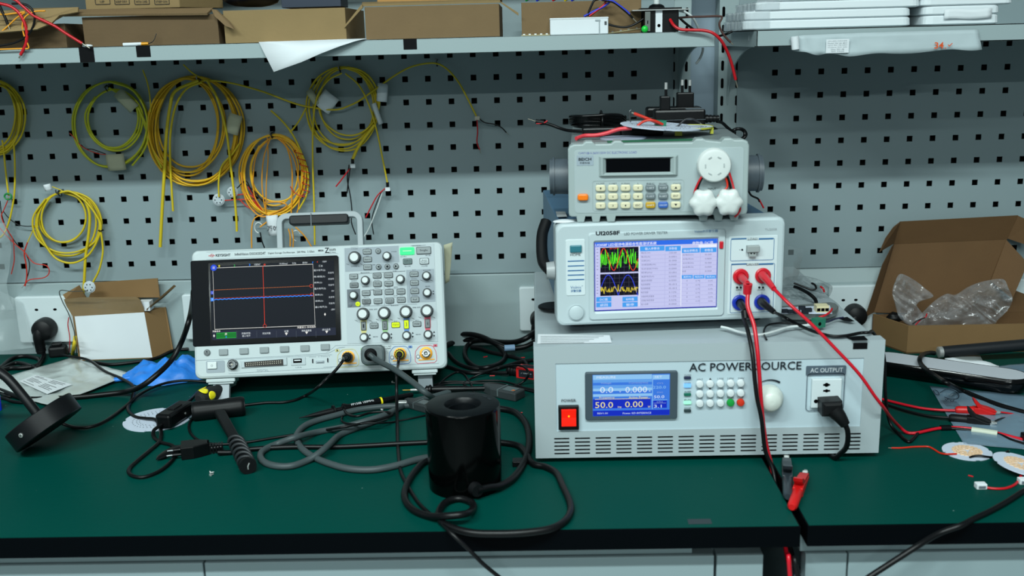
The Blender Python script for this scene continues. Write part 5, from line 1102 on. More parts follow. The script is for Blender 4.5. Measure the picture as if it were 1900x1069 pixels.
gcord('wire', 'black wire dropping behind the black transformer', 'wire', ((1245, 140, -.2), (1290, 180, -.2), (1345, 222, -.19)), .0018, BLACK)
gcord('wire', 'black wire bridging the gap to the right shelf', 'wire', ((1535, 278, -.2), (1570, 270, -.21), (1610, 258, -.22), (1645, 240, -.22)), .0018, BLACK)
gcord('cable_tie', 'white strap loop hanging under the shelf end', 'cable tie', ((1422, 365, -.19), (1418, 400, -.19), (1400, 445, -.19), (1376, 480, -.19), (1366, 486, -.19)), .0018, WHITEW)
# foam trays
Zr = zc(1320, 0, 3.2759); FOAM = pm('white_foam', (214, 222, 226), .55, bump=.05, bscale=150); FILM = filmmat('clear_film', (200, 210, 216), .25, .7, .1, .6, 60)
def tray(label, u0, u1, vb, vt, zbase, wrap=0, y0=-.245, dep=.16):
    a = atY(*Zr(u0, vb), y0); b_ = atY(*Zr(u1, vt), y0); L = b_.x-a.x; H = atY(*Zr((u0+u1)/2, vt), y0).z-atY(*Zr((u0+u1)/2, vb), y0).z
    t = thing('foam_tray', label, 'foam tray', (a.x, y0, zbase), 'white foam trays on the right shelf'); m = MB()
    top = rr(L/2, dep/2, L, dep, .012, 4); n = len(top)
    def ring(z, ins): return [(L/2+(x-L/2)*(1-ins*2/L), dep/2+(y-dep/2)*(1-ins*2/dep), z) for x, y in top]
    rs = [ring(.0002, .003), ring(.002, 0), ring(H-.0025, .0005), ring(H-.0006, .002), ring(H-.0002, .004)]
    vs = [v for r_ in rs for v in r_]; m.add(vs, [(k*n+i, k*n+(i+1) % n, (k+1)*n+(i+1) % n, (k+1)*n+i) for k in range(4) for i in range(n)]+[tuple(range(n-1, -1, -1)), tuple(4*n+i for i in range(n))], FOAM)
    m.build('slab', t)
    if wrap:
        m = MB(); k = (atY(*Zr(wrap, vb), y0).x-a.x)
        m.grid(lambda u, v: (-.0015+k*u, -.0012-.0016*abs(noise.noise(Vector((u*5, v*3, 1)))), H*v*.98+.0008), 14, 6, FILM); m.grid(lambda u, v: (-.0018+.001*noise.noise(Vector((u*5, v*3, 7))), dep*.9*u, H*v), 10, 5, FILM); m.build('film_wrap', t, 'clear film wrap')
    return zbase+H
z1 = tray('lower white foam tray of the left stack, wrapped in clear film', 195, 1222, 183, 124, .5262, 360)
z2 = tray('middle white foam tray of the left stack, wrapped in clear film', 205, 1222, 123, 67, z1, 360)
z3 = tray('top white foam tray of the left stack, set back a little to the right', 275, 1280, 60, 5, z2, 420)
z4 = tray('thin tray edge showing above the left foam stack', 415, 1290, 4, -50, z3)
z5 = tray('lower white foam tray of the right stack', 1290, 1760, 172, 110, .5262)
z6 = tray('middle white foam tray of the right stack, under a torn film label', 1290, 1765, 106, 50, z5)
z7 = tray('upper white foam tray of the right stack, widest and overhanging', 1280, 1845, 42, -12, z6)
a = atY(*Zr(1560, 85), -.2475); m = MB(); m.M = Matrix.Translation(a); m.grid(lambda u, v: (.066*(u-.5), -.0008*sin(9*u+3*v), .013*(v-.5)+.001*sin(8*u)), 10, 4, PAPER); m.build('film_label', None, 'torn white label on the right foam tray stack', 'label', solid=.0002)
# hanging wrapping sheet with handwritten number
P0 = [(487, 222), (560, 214), (700, 208), (900, 200), (1200, 190), (1450, 184), (1620, 180)]
P1 = [(490, 300), (600, 330), (690, 330), (850, 338), (1100, 325), (1450, 306), (1645, 300)]
def hs(u, v):
    i = min(5, int(u*6)); f_ = u*6-i; a = Vector(P0[i]).lerp(Vector(P0[i+1]), f_); b_ = Vector(P1[i]).lerp(Vector(P1[i+1]), f_); p = a.lerp(b_, v)
    return atY(*Zr(p.x, p.y+(6*sin(9*u*3+1) if v > .9 else 0)), -.2625-.004*abs(noise.noise(Vector((u*9, v*2.5, 0))))-.003*v)
t = thing('wrapping_sheet', 'grey wrapping sheet hanging off the right shelf, marked 34 in orange', 'wrapping sheet', atY(*Zr(487, 222), -.262)); IT = Matrix.Translation(-atY(*Zr(487, 222), -.262))
m = MB(M=IT); m.grid(hs, 40, 6, pm('wrap_grey', (172, 186, 190), .6, var=.06, scale=40)); m.build('sheet', t, solid=.0003)
a = atY(*Zr(508, 262), -.266); m = MB(M=IT); m.frus(atY(*Zr(506, 222), -.268), atY(*Zr(512, 300), -.268), .0058, .0054, PAPER, 14); m.build('rolled_end', t, 'rolled white end')
m = MB(M=IT @ Matrix.Translation((0, -.2688, 0))); FF = Face(Matrix.Translation((0, -.2688, 0)), Zr); FQ(m, FF, 697, 238, 836, 322, PAPER, 0)
for i in range(6): FT(m, FF, ('JX-LED-DRIVER', 'Model: 24V 2A 48W', 'Input: AC 100-240V', 'Output: DC 24V', 'Date: 2021-08', 'QC PASS')[i], 766, 250+i*12.5, 118 if i < 4 else 80, 8, pm('faint_ink', (150, 158, 162), .8), -.0004)
m.build('label', t, 'white printed label'); m = MB(M=IT @ Matrix.Translation((0, -.2690, 0))); OI = pm('orange_marker', (214, 84, 30), .7); FT(m, FF, '34', 1383, 276, 56, 40, OI, -.0004, .02); FT(m, FF, '.', 1422, 292, 8, 8, OI, -.0004); FT(m, FF, '✓', 1450, 272, 30, 22, OI, -.0004, .02)
m.build('handwriting', t, 'orange handwritten 34 and tick')
# ================================================================== things on the desk
ZA = zc(0, 500, 2.6725); ZB = zc(340, 640, 3.5630); ZC = zc(700, 600, 2.28); ZE = zc(800, 480, 4.454); ZF = zc(720, 680, 5.939); ZG = zc(1600, 640, 4.86); ZH = zc(1300, 840, 3.1667)
ZI = zc(0, 480, 4.858); ZJ = zc(220, 720, 5.938); ZK = zc(540, 690, 6.288); ZL = zc(1400, 460, 5.346); ZM = zc(1600, 390, 3.45); ZN = zc(1700, 720, 4.86); ZO = zc(1040, 140, 5.0)
def pt(Z, q, z):   # (u, v), (u, v, z) or (u, v, 'y', Y)
    a, b = Z(q[0], q[1]) if Z else q[:2]
    if len(q) == 4: return atY(a, b, q[3])
    return atZ(a, b, q[2] if len(q) == 3 else z)
def dc(name, label, cat, Z, L, r, mat, bare=(0, 0), z=None, group=None, parent=None, flat=1., inv=None):
    P = [q if isinstance(q, Vector) else pt(Z, q, (r+.0004) if z is None else z) for q in L]
    m = MB(M=inv) if inv else MB(); m.tube(P, r, mat, 8, 6, flat=flat)
    for e, (a, b) in zip(bare, ((P[0], P[1]), (P[-1], P[-2]))):
        if e: d = (a-b).normalized(); m.tube([a, a+d*e], r*.5, TIN, 5, 1)
    return m.build(name, parent, label, None if parent else cat, group)
def lookM(a, b, up=Vector((0, 0, 1))):   # frame: x from a to b, z up
    x = (b-a).normalized(); y = up.cross(x).normalized(); z = x.cross(y)
    return Matrix(((x.x, y.x, z.x, a.x), (x.y, y.y, z.y, a.y), (x.z, y.z, z.z, a.z), (0, 0, 0, 1)))
XUP = Matrix.Rotation(pi/2, 4, 'Y')      # lathe axis z -> +x

# ---- wall sockets and plugs
def wsocket(label, u0, v0, u1, v1, y=-.0065, holes=(), five=False):
    a = atY(u0, v1, y); b_ = atY(u1, v0, y); t = thing('wall_socket', label, 'wall socket', a); L = b_.x-a.x; H = b_.z-a.z
    m = MB(); m.rrect(L/2, H/2, L, H, .004, -.009, 0, INSTW, bev=.002); m.build('faceplate', t)
    m = MB()
    for (x, z, w_, h_, an) in holes: m.prism([(x*L+(p[0]*cos(an)-p[1]*sin(an)), z*H+(p[0]*sin(an)+p[1]*cos(an))) for p in ((-w_/2, -h_/2*.5), (0, -h_/2), (w_/2, -h_/2*.5), (w_/2, h_/2*.5), (0, h_/2), (-w_/2, h_/2*.5))], -.0094, -.008, SLOT)
    m.build('socket_slots', t, 'dark socket openings')
    return t
hl = [(.33, .72, .0060, .0046, 0), (.62, .72, .0060, .0046, 0)]
wsocket('white wall socket holding a fat black angled plug, left end of the bench', 42, 547, 148, 634, holes=hl)
wsocket('white wall socket mostly hidden behind the power source, left of it', 965, 529, 1062, 612, holes=[(.26, .72, .0060, .0046, 0)])
wsocket('white wall socket sliver showing left of the oscilloscope', 348, 543, 440, 628, holes=())
H5 = [(.30, .70, .0060, .0046, 0), (.56, .70, .0060, .0046, 0)]
wsocket('white wall socket between the power source and the open carton', 1532, 527, 1626, 616, y=-.0125, holes=H5)
wsocket('white wall socket at the right edge beside the carton lid', 1855, 515, 1945, 598, y=-.0125, holes=[(.15, .78, .004, .010, 0), (.32, .40, .003, .009, 0), (.22, .2, .003, .008, .6), (.42, .2, .003, .008, -.6), (.8, .4, .003, .009, 0)])
def angled_plug(label, u, v, R, cordpts, y=-.016):
    c = atY(u, v, y); t = thing('power_plug', label, 'power plug', c); I = Matrix.Translation(-c)
    m = MB(); m.lathe([(R, 0), (R, .014), (R*.9, .022), (R*.6, .026), (R*.1, .027)], BLACKM, UP, 28); m.build('plug_body', t)
    m = MB(); m.tube([(-.002, -.014, .004), (-.006, -.020, -.008), (-.008, -.018, -R*1.2), (-.008, -.016, -R*2.1)], lambda s_: R*(.58-.2*s_), BLACKM, 12, 5)
    for i in range(4): m.lathe([(R*.44, 0), (R*.44, .0016)], BLACKM, Matrix.Translation((-.008, -.016, -R*1.4-i*.0035)), 14)
    m.build('strain_relief', t)
    if cordpts: P = [Vector((c.x-.008, c.y-.016, c.z-R*2.0))]+[pt(*q) for q in cordpts]; m = MB(M=I); m.tube(P, .0038, CORD, 8, 6); m.build('power_cord', t)
    return t
angled_plug('fat black angled plug in the left wall socket', 87, 608, .0195, [(ZI, (395, 870), .006), (ZI, (340, 960), .0045), (ZI, (200, 985), .0045), (ZI, (80, 990), .0045), (ZI, (-60, 1040), .0045)])
t = angled_plug('round black plug in the socket behind the power source right corner', 1584, 582, .0185, [(None, (1592, 640), .004), (None, (1560, 650), .004)], y=-.022)
angled_plug('round black plug behind the power source left edge', 1001, 591, .0165, None, y=-.016)
# second black plug lying by the socket
a = atZ(*ZI(440, 905), 0); t = thing('power_adapter', 'small black two pin plug lying below the left wall socket', 'power plug', (a.x, a.y, 0)); 
m = MB(); m.box(0, .030, 0, .020, .0005, .020, BLACKM, Matrix.Rotation(.25, 4, 'Z')); m.build('plug_body', t, bevel=.004); m = MB(); m.box(.006, .022, .004, .016, .020, .026, BLACKM, Matrix.Rotation(.25, 4, 'Z')); m.build('plug_head', t, bevel=.002)
# ---- cords at the left
dc('cable', 'black cord loop lying at the left below the wall socket', 'cord', ZI, ((-60, 1010), (0, 985), (100, 905), (200, 880), (300, 890), (360, 920), (330, 985), (250, 960), (150, 940), (60, 970), (-60, 1045)), .0036, CORD)
dc('cable', 'thick black cable rising beside the left edge of the oscilloscope', 'cord', ZA, ((1029, 227, 'y', -.02), (1029, 150, 'y', -.05), (1000, 90, 'y', -.08), (962, 100, 'y', -.10), (955, 150, 'y', -.12), (938, 250, .115), (898, 365, .075), (850, 450, .052), (780, 520, .040), (700, 580, .024), (620, 607, .008), (500, 622), (400, 632), (260, 640), (120, 640), (0, 600), (-60, 580)), .0042, CORD)
dc('cable', 'black cord running from under the box across the grey bag to the inline switch', 'cord', ZA, ((300, 425, .012), (350, 432, .012), (440, 450, .012), (520, 505, .010), (600, 540, .010), (660, 580, .010), (655, 640), (634, 690), (665, 728), (720, 738, .005), (770, 745, .006), (796, 790), (792, 850), (740, 900), (680, 950), (640, 990), (650, 1020), (710, 1030), (790, 1000), (850, 950), (876, 900), (850, 872), (800, 858), (765, 835), (762, 800, .008), (800, 770, .010)), .0027, CORD, flat=.8)
dc('cable', 'flat black cord from the round lamp base to the oscilloscope foot', 'cord', ZA, ((275, 745, .012), (330, 772), (400, 785), (470, 775), (540, 740), (620, 680), (700, 615, .006), (800, 570, .008), (900, 552, .008), (1010, 556, .005), (1060, 560, .004)), .0030, CORD, flat=.7)
dc('cable', 'black cord from the inline switch towards the oscilloscope leg', 'cord', ZJ, ((740, 170, .012), (800, 125, .010), (870, 50), (930, 10), (1010, -20)), .0026, CORD)
dc('cable', 'thin black cables tangled behind the lamp tube at the left edge', 'cord', zc(0, 620, 5.9375), ((-60, 600), (0, 640), (60, 685), (150, 690), (250, 700), (330, 740), (260, 755), (150, 745), (60, 715), (-60, 690)), .0026, CORD)
dc('cable', 'black cord lying along the front edge of the small white box', 'cord', ZI, ((860, 935, .004), (1000, 955), (1200, 935), (1400, 900), (1560, 830), (1700, 815)), .0030, CORD)
# ---- lamp with round base at the left
ax = Vector((-.56, .10, .80)).normalized(); c0 = atY(*ZA(215, 740), -.455)
t = thing('desk_lamp', 'black metal lamp piece with thick round disc and bent tube at the left', 'lamp', c0)
Q_ = ax.to_track_quat('Z', 'Y').to_matrix().to_4x4(); R = .0485
e = (Vector((0, 0, -1))-ax*Vector((0, 0, -1)).dot(ax)).normalized(); low = (c0-ax*.013+e*R).z; c0 = c0-Vector((0, 0, low-.0004)); t.location = c0
MBK = pm('lamp_black', (14, 16, 19), .42, spec=.3)
m = MB(); m.lathe([(R-.001, -.013), (R, -.012), (R, .012), (R-.001, .013)], MBK, Q_, 72); m.build('disc_base', t)
tb = [Vector((0, 0, 0))+ax*.012, ax*.04+Vector((0, 0, 0)), ax*.075+Vector((-.004, .002, 0)), ax*.098+Vector((-.016, .006, -.006)), ax*.112+Vector((-.034, .01, -.014)), ax*.12+Vector((-.07, .014, -.022)), ax*.13+Vector((-.12, .02, -.03))]
m = MB(); m.tube(tb, .0064, MBK, 16, 6); m.build('tube', t, 'bent black tube')
sd = -Vector((0, 1, 0)); sd = (sd-ax*sd.dot(ax)).normalized(); sx = ax.cross(sd); sv = (sd*.92-sx*-.45).normalized()
p_ = (Vector(atY(*ZA(120, 808), c0.y-.04))-c0); p_ = p_-ax*p_.dot(ax); p_ = p_.normalized()*R
m = MB(M=Matrix.Translation(p_) @ p_.to_track_quat('Z', 'Y').to_matrix().to_4x4()); m.lathe([(.0030, 0), (.0030, .001), (.002, .0014)], METAL, None, 16); m.box(-.0018, .0018, -.0004, .0004, .0013, .0016, SILV); m.box(-.0004, .0004, -.0018, .0018, .0013, .0016, SILV); m.build('screw', t, 'silver screw')
# blue clamp at left edge
a = atZ(*ZA(-25, 700), 0); t = thing('marker_cap', 'blue plastic piece cut off by the left edge', 'plastic piece', a); m = MB(); m.lathe([(.010, 0), (.010, .024), (.008, .028)], pm('bright_blue', (20, 60, 220), .35), None, 20); m.build('cap_body', t)
# ---- antistatic bag with label
def film(name, label, cat, pts, mat, z=.004, amp=.0035, fr=14, nu=26, nv=18, seed=3, thick=0., hfn=None):
    # sheet spanned by four corner points (pixel or vectors) a b c d, crumpled
    a, b_, c, d = [Vector(atZ(*p, z)) for p in pts]
    def fn(u, v):
        p = (a*(1-u)+b_*u)*(1-v)+(d*(1-u)+c*u)*v; k = noise.noise(Vector((p.x*fr*3, p.y*fr*3, seed)))
        e = min(1, 8*min(u, 1-u, v, 1-v))
        return Vector((p.x, p.y, max(.0012, z+amp*k*(.3+.7*e)+amp*.8*e+(hfn(u, v) if hfn else 0))))
    m = MB(); m.grid(fn, nu, nv, mat); return m.build(name, None, label, cat, solid=thick or .0004)
ESD = pm('antistatic_film', (206, 214, 212), .28, metal=.4, var=.3, scale=16, bump=.8, bscale=26)
Z8 = zc(0, 620, 5.9375)
o = film('antistatic_bag', 'grey silvery antistatic bag with white label lying at the left', 'bag', [Z8(790, 262), Z8(1460, 440), Z8(560, 790), Z8(-260, 560)], ESD, .006, .004)
P = [atZ(*Z8(*q), .0125) for q in ((390, 448), (795, 556), (520, 662), (212, 520))]
m = MB(); m.hull8([P[3], P[2], P[1], P[0]]+[p+Vector((0, 0, .0003)) for p in (P[3], P[2], P[1], P[0])], PAPER)
for i in range(9):
    for j in range(2):
        if (i*7+j*3) % 5 == 4: continue
        u0, u1, v = .08+j*.45, .08+j*.45+(.36 if (i+j) % 3 else .22), .1+i*.095
        q = [P[0].lerp(P[1], u).lerp(P[3].lerp(P[2], u), w_)+Vector((0, 0, .0006)) for u, w_ in ((u0, v), (u1, v), (u1, v+.025), (u0, v+.025))]; m.poly(q[::-1], INK)
lb = m.build('label', None, 'white printed label'); lb.parent = o
# ---- blue glove
GLV = pm('blue_nitrile', (44, 130, 225), .42, bump=.9, bscale=38)
c = atZ(*ZA(835, 545), 0)
def glove(u, v):
    a = 2*pi*u; rr_ = v
    ox, oy = cos(a), sin(a); k = 1+.16*sin(3*a+1)+.12*noise.noise(Vector((ox*2, oy*2, 4)))
    x = ox*.062*k*rr_; y = oy*.042*k*rr_
    if ox < -.6 : x -= .030*rr_*(-ox-.6)*2.5; y -= .004*rr_
    h = (.024*(1-rr_**2)**.6)*(1+.8*noise.noise(Vector((x*38, y*38, 1.7)))+.5*abs(noise.noise(Vector((x*90, y*90, 4)))))+.004*(1-rr_)
    if rr_ > .95: h = .0012
    return Vector((x, y, max(.0008, h)))
m = MB(); m.grid(glove, 56, 16, GLV, closedu=True)
for q in (((-.045, -.006), (-.072, -.020), (-.086, -.026)), ((-.040, .008), (-.062, -.002), (-.078, -.010))): m.tube([Vector((x, y, .006)) for x, y in q], lambda s_: .0062-.001*s_, GLV, 8, 5, flat=.7)
o = m.build('rubber_glove', None, 'crumpled blue rubber glove left of the oscilloscope', 'glove'); o.location = (c.x+.004, c.y+.010, 0)
# ---- white fronted open box
A_ = atZ(*ZI(712, 922), 0); Y0 = -.082; A_ = atZ(*ZI(712, 925), .0); A_.y = A_.y; B_ = atZ(*ZI(1375, 900), 0)
KIN = pm('kraft_inner', (132, 102, 64), .85, var=.08, scale=20)
y0 = A_.y; t = thing('cardboard_box', 'small open carton with white front face beside the left wall socket', 'cardboard box', A_); I = Matrix.Translation(-A_)
def at_(u, v, y): return atY(*ZI(u, v), y)
TL, TR = at_(655, 522, y0+.004), at_(1300, 484, B_.y+.004); BRr = Vector((B_.x+.026, min(-.014, B_.y+.052), 0)); dv = BRr-B_
m = MB(M=I); n_ = Vector((0, .003, 0))
def plate(m, pts, mat, th=.0025):
    P = [Vector(p) for p in pts]; n = (P[1]-P[0]).cross(P[3]-P[0]).normalized()*-th; m.hull8([P[0], P[1], P[1]+n, P[0]+n, P[3], P[2], P[2]+n, P[3]+n], mat)
plate(m, (A_, B_, TR, TL), PAPER); m.build('front_wall', t, 'white front wall')
m = MB(M=I); plate(m, (B_, BRr, TR+dv*1., TR), KIN); plate(m, (A_+dv, A_, TL, TL+dv), KIN); plate(m, (BRr, A_+dv, TL+dv, TR+dv), KIN); P = [A_, B_, BRr, A_+dv]; m.hull8(P+[p+Vector((0, 0, .002)) for p in P], KIN); m.build('body', t)
m = MB(M=I); fl = at_(572, 368, y0-.004); fr_ = at_(1250, 345, B_.y-.004); fm = at_(1290, 440, B_.y)
q = [TL, TR, at_(1292, 440, B_.y+.001), at_(1262, 372, B_.y-.003), at_(1225, 344, B_.y-.004), at_(720, 352, y0-.004), at_(575, 368, y0-.004), at_(600, 430, y0)]
n = Vector((0, .002, .0)); k = len(q); m.add(q+[p+n for p in q], [tuple(range(k)), tuple(reversed(range(k, 2*k)))]+[(i, (i+1) % k, k+(i+1) % k, k+i)[::-1] for i in range(k)], pm('kraft_taped', (132, 108, 74), .4, var=.15, scale=40)); m.build('front_flap', t, 'taped brown front flap')
yb = A_.y+dv.y
def flp(pts, lab):
    m = MB(M=I); k = len(pts); n = Vector((0, .002, 0)) if abs(pts[0].y-pts[1].y) < .02 else Vector((.002, .001, 0)); m.add(pts+[p+n for p in pts], [tuple(range(k)), tuple(reversed(range(k, 2*k)))]+[(i, (i+1) % k, k+(i+1) % k, k+i)[::-1] for i in range(k)], KIN); m.build('flap', t, lab)
yb = min(yb, -.022)
flp([at_(800, 350, yb), at_(1440, 350, yb), at_(1420, 178, yb-.002), at_(850, 215, yb-.002)], 'raised back flap')
flp([at_(590, 365, (y0+yb)/2), at_(775, 350, yb), at_(712, 240, yb-.01), at_(565, 325, (y0+yb)/2)], 'left side flap')
flp([at_(1320, 470, B_.y+.002), at_(1320, 455, B_.y+.002), at_(1565, 238, B_.y+.018), at_(1585, 250, B_.y+.022), at_(1465, 360, yb), at_(1440, 372, yb)], 'right side flap')
m = MB(M=I); c = at_(1320, 400, (B_.y+yb)/2); m.box(c.x-.012, c.x+.008, c.y-.008, c.y+.01, c.z-.012, c.z+.004, PAPER); m.build('paper_lining', t, 'white paper lining'); 
lead_I = None
dc('wire', 'thin dark wire hanging down the left side of the small open box', 'wire', ZI, ((790, 290, 'y', -.085), (650, 295, 'y', -.088), (540, 290, 'y', -.09), (560, 380, 'y', -.092), (620, 500, 'y', -.094), (665, 640, 'y', -.094), (675, 700, 'y', -.094), (690, 850, .002)), .0008, pm('dark_olive', (50, 56, 50), .5))
dc('wire', 'thin red wire hanging between the wall socket and the small box', 'wire', ZI, ((620, 530, 'y', -.03), (612, 600, 'y', -.03), (628, 700, 'y', -.03), (628, 780, 'y', -.03), (622, 850, .002)), .0009, RED)
dc('fibre_cord', 'short yellow cord end standing left of the small box', 'cord', ZI, ((678, 700, 'y', -.07), (668, 780, 'y', -.075), (655, 862, .003)), .0030, YEL)
# ---- clear bag at the far left wall
m = MB(); cc = atY(-20, 505, -.04)
m.grid(lambda u, v: Vector((cc.x-.06+.10*u+.008*sin(6*v)-.018*v*(1-v)*2-(.02*(v-.6) if v > .6 else 0), cc.y-.01*sin(3*u+2*v)-.006*noise.noise(Vector((u*5, v*5, 2))), cc.z+.085-.155*v)), 16, 18, filmmat('cloudy_film', (190, 204, 206), .3, .75, .2, .4, 25)); m.build('plastic_bag', None, 'cloudy plastic bag hanging at the left edge above the socket', 'plastic bag')
m = MB(); a = atZ(-10, 640, .001); P = [atY(0, 540, -.03), atY(40, 560, -.02), atY(62, 645, -.03), atY(-30, 655, -.06)]
m.grid(lambda u, v: (P[0].lerp(P[1], u)).lerp(P[3].lerp(P[2], u), v)+Vector((0, -.004*noise.noise(Vector((u*4, v*4, 8))), 0)), 10, 10, MATS['cloudy_film']); m.build('plastic_sleeve', None, 'cloudy plastic sleeve leaning on the panel left of the wall socket', 'plastic bag')
# ---- perforated light board
def ledboard(label, c, R, tilt=(0, 0), pads=True, warm=False, notches=4, z=.0005, rot=0., cover=None):
    t = thing('led_board', label, 'circuit board', Matrix.Translation((c.x, c.y, z)) @ Matrix.Rotation(tilt[0], 4, 'X') @ Matrix.Rotation(tilt[1], 4, 'Y') @ Matrix.Rotation(rot, 4, 'Z'))
    P = []; N = 144
    for i in range(N):
        a = 2*pi*i/N; k = R
        if (i % (N//notches)) in (0, 1, 2, 3): k = R*.945
        P.append((k*cos(a), k*sin(a)))
    m = MB(); m.add([(x, y, 0) for x, y in P]+[(x, y, .0012) for x, y in P], [tuple(reversed(range(N))), tuple(range(N, 2*N))]+[(i, (i+1) % N, N+(i+1) % N, N+i) for i in range(N)], pm('board_white', (196, 206, 222), .45)); m.build('board', t)
    m = MB()
    if warm:
        for j, rr_ in enumerate((.18, .30, .42, .54)):
            n = 5+j*5
            for i in range(n):
                a = 2*pi*i/n+j; m.box(R*rr_*cos(a)-.0021, R*rr_*cos(a)+.0021, R*rr_*sin(a)-.0016, R*rr_*sin(a)+.0016, .0012, .0021, pm('led_warm', (232, 196, 160), .4))
        m.build('led_chips', t, 'peach coloured light chips', kind='stuff')
    else:
        for j, rr_ in enumerate((.52, .60, .72)):
            n = 26+j*6
            for i in range(n):
                a = 2*pi*i/n; m.box(R*rr_*cos(a)-.0007, R*rr_*cos(a)+.0007, R*rr_*sin(a)-.0007, R*rr_*sin(a)+.0007, .00122, .00145, SZD)
        m.build('solder_pads', t, 'tiny dark solder pads', kind='stuff')
    return t
c = atZ(*ZJ(430, 355), 0); ledboard('round white perforated light board lying under the inline switch', c, .0475)
# ---- inline switch
a = atZ(*ZJ(520, 465), 0); b_ = atZ(*ZJ(722, 318), 0); 
t = thing('inline_switch', 'black inline cord switch resting on the round white board', 'switch', lookM(Vector((a.x-.001, a.y, .003)), Vector((b_.x+.003, b_.y+.004, .003)))); L = (b_-a).length+.006
m = MB(); m.box(-.004, L, -.012, .012, .0, .021, BLACK); m.build('housing', t, bevel=.004); m = MB(); m.box(L*.3, L*.68, -.006, .005, .0205, .0225, BLACKM); m.build('rocker', t, bevel=.001); m = MB(); m.frus((L*.6, -.0118, .010), (L*.6, -.0126, .010), .0016, .0016, METAL, 12); m.build('screw', t, 'small metal screw')
# ---- T shaped rubber tool
a = atZ(*ZJ(800, 385), 0); b_ = atZ(*ZJ(1385, 320), 0); R = .0142
hM = lookM(Vector((a.x, a.y+R*.6, R)), Vector((b_.x, b_.y+R*.6, R))); L = (b_-a).length
t = thing('rubber_mallet', 'black T shaped rubber tool with spiral ribbed handle, below the oscilloscope', 'mallet', hM); TI = hM.inverted()
m = MB(); n = 36; prof = [(0, .82), (.02, .97), (.08, 1), (.3, .98), (.42, .93), (.58, .93), (.7, .98), (.92, 1), (.98, .95), (1, .8)]
vs = []; 
for s_, k in prof:
    for i in range(n): an = 2*pi*i/n; g = R*k*(1-.07*max(0, cos(an*7))**4*(1 if .05 < s_ < .95 else 0)); vs.append((s_*L, g*cos(an), g*sin(an)))
K = len(prof); m.add(vs, [(k*n+i, (k+1)*n+i, (k+1)*n+(i+1) % n, k*n+(i+1) % n)[::-1] for k in range(K-1) for i in range(n)]+[tuple(range(n)), tuple((K-1)*n+i for i in reversed(range(n)))], BLACKM, None, True); m.build('head', t, 'ribbed cylindrical head')
s0 = atZ(*ZJ(1110, 265), .016); s1 = atZ(*ZJ(1290, 580), .009); s2 = atZ(*ZJ(1420, 850), .011)
m = MB(M=TI); d = (s1-s0).normalized(); sd = d.cross(Vector((0, 0, 1))).normalized()
for w0, w1, A0, B0, h0, h1 in ((.0075, .0070, s0, s1, .0045, .0035),): 
    m.hull8([A0-sd*w0-Vector((0, 0, h0)), A0+sd*w0-Vector((0, 0, h0)), B0+sd*w1-Vector((0, 0, h1)), B0-sd*w1-Vector((0, 0, h1)), A0-sd*w0+Vector((0, 0, h0)), A0+sd*w0+Vector((0, 0, h0)), B0+sd*w1+Vector((0, 0, h1)), B0-sd*w1+Vector((0, 0, h1))], BLACKM)
m.build('shaft', t, 'flat grooved shaft', bevel=.002)
m = MB(M=TI); m.frus(s1, s2, .0068, .0078, BLACKM, 18)
ux = (s2-s1).normalized(); uy = ux.cross(Vector((0, 0, 1))).normalized(); uz = uy.cross(ux); Ls = (s2-s1).length
for ph in (0, pi):
    m.tube([s1+ux*(Ls*i/30)+(uy*cos(ph+i*.62)+uz*sin(ph+i*.62))*.0095 for i in range(31)], .0021, pm('grip_grey', (36, 40, 43), .5), 6, 2)
m.frus(s2-ux*.001, s2+ux*.004, .0112, .0108, BLACKM, 22); m.build('ribbed_grip', t, 'spiral ribbed grip')
m = MB(M=TI); m.tube([s2+ux*.0045+uz*.004+uy*-.002, s2+ux*.0046, s2+ux*.0045-uz*.004], .0009, METAL, 6, 3); m.build('grip_highlight_pin', t, 'glint on the grip end, shaped as a metal sliver')  # highlight on the end cap, made as a sliver of bright metal
# ---- yellow and black handle behind
c = atZ(377, 757, 0); t = thing('screwdriver', 'black and yellow screwdriver handle beside the oscilloscope left leg', 'screwdriver', lookM(Vector((c.x-.004, c.y+.004, .013)), Vector((c.x+.016, c.y+.045, .013))))
KN = pm('knit_black', (16, 18, 22), .75, bump=.5, bscale=900); YP = pm('pad_yellow', (240, 225, 30), .35)
m = MB(); m.lathe([(.006, -.004), (.0105, -.001), (.0125, .006), (.0125, .024), (.0100, .034), (.0115, .045), (.006, .056)], KN, XUP, 24); m.build('grip', t)
for a_, s_ in ((1.9, .004), (.95, .013), (2.9, .012)):
    m = MB(M=Matrix.Rotation(a_-pi/2, 4, 'X')); m.grid(lambda u, v: (s_+.0068*v*cos(2*pi*u), .0068*v*sin(2*pi*u), (max(.0, .0129**2-(.0068*v*sin(2*pi*u))**2))**.5+.0004), 16, 4, YP, closedu=True); m.build('grip_pad', t, 'yellow grip pad', solid=.0006)
m = MB(); m.frus((.05, 0, 0), (.075, 0, .0), .003, .003, METAL, 12); m.build('blade', t)
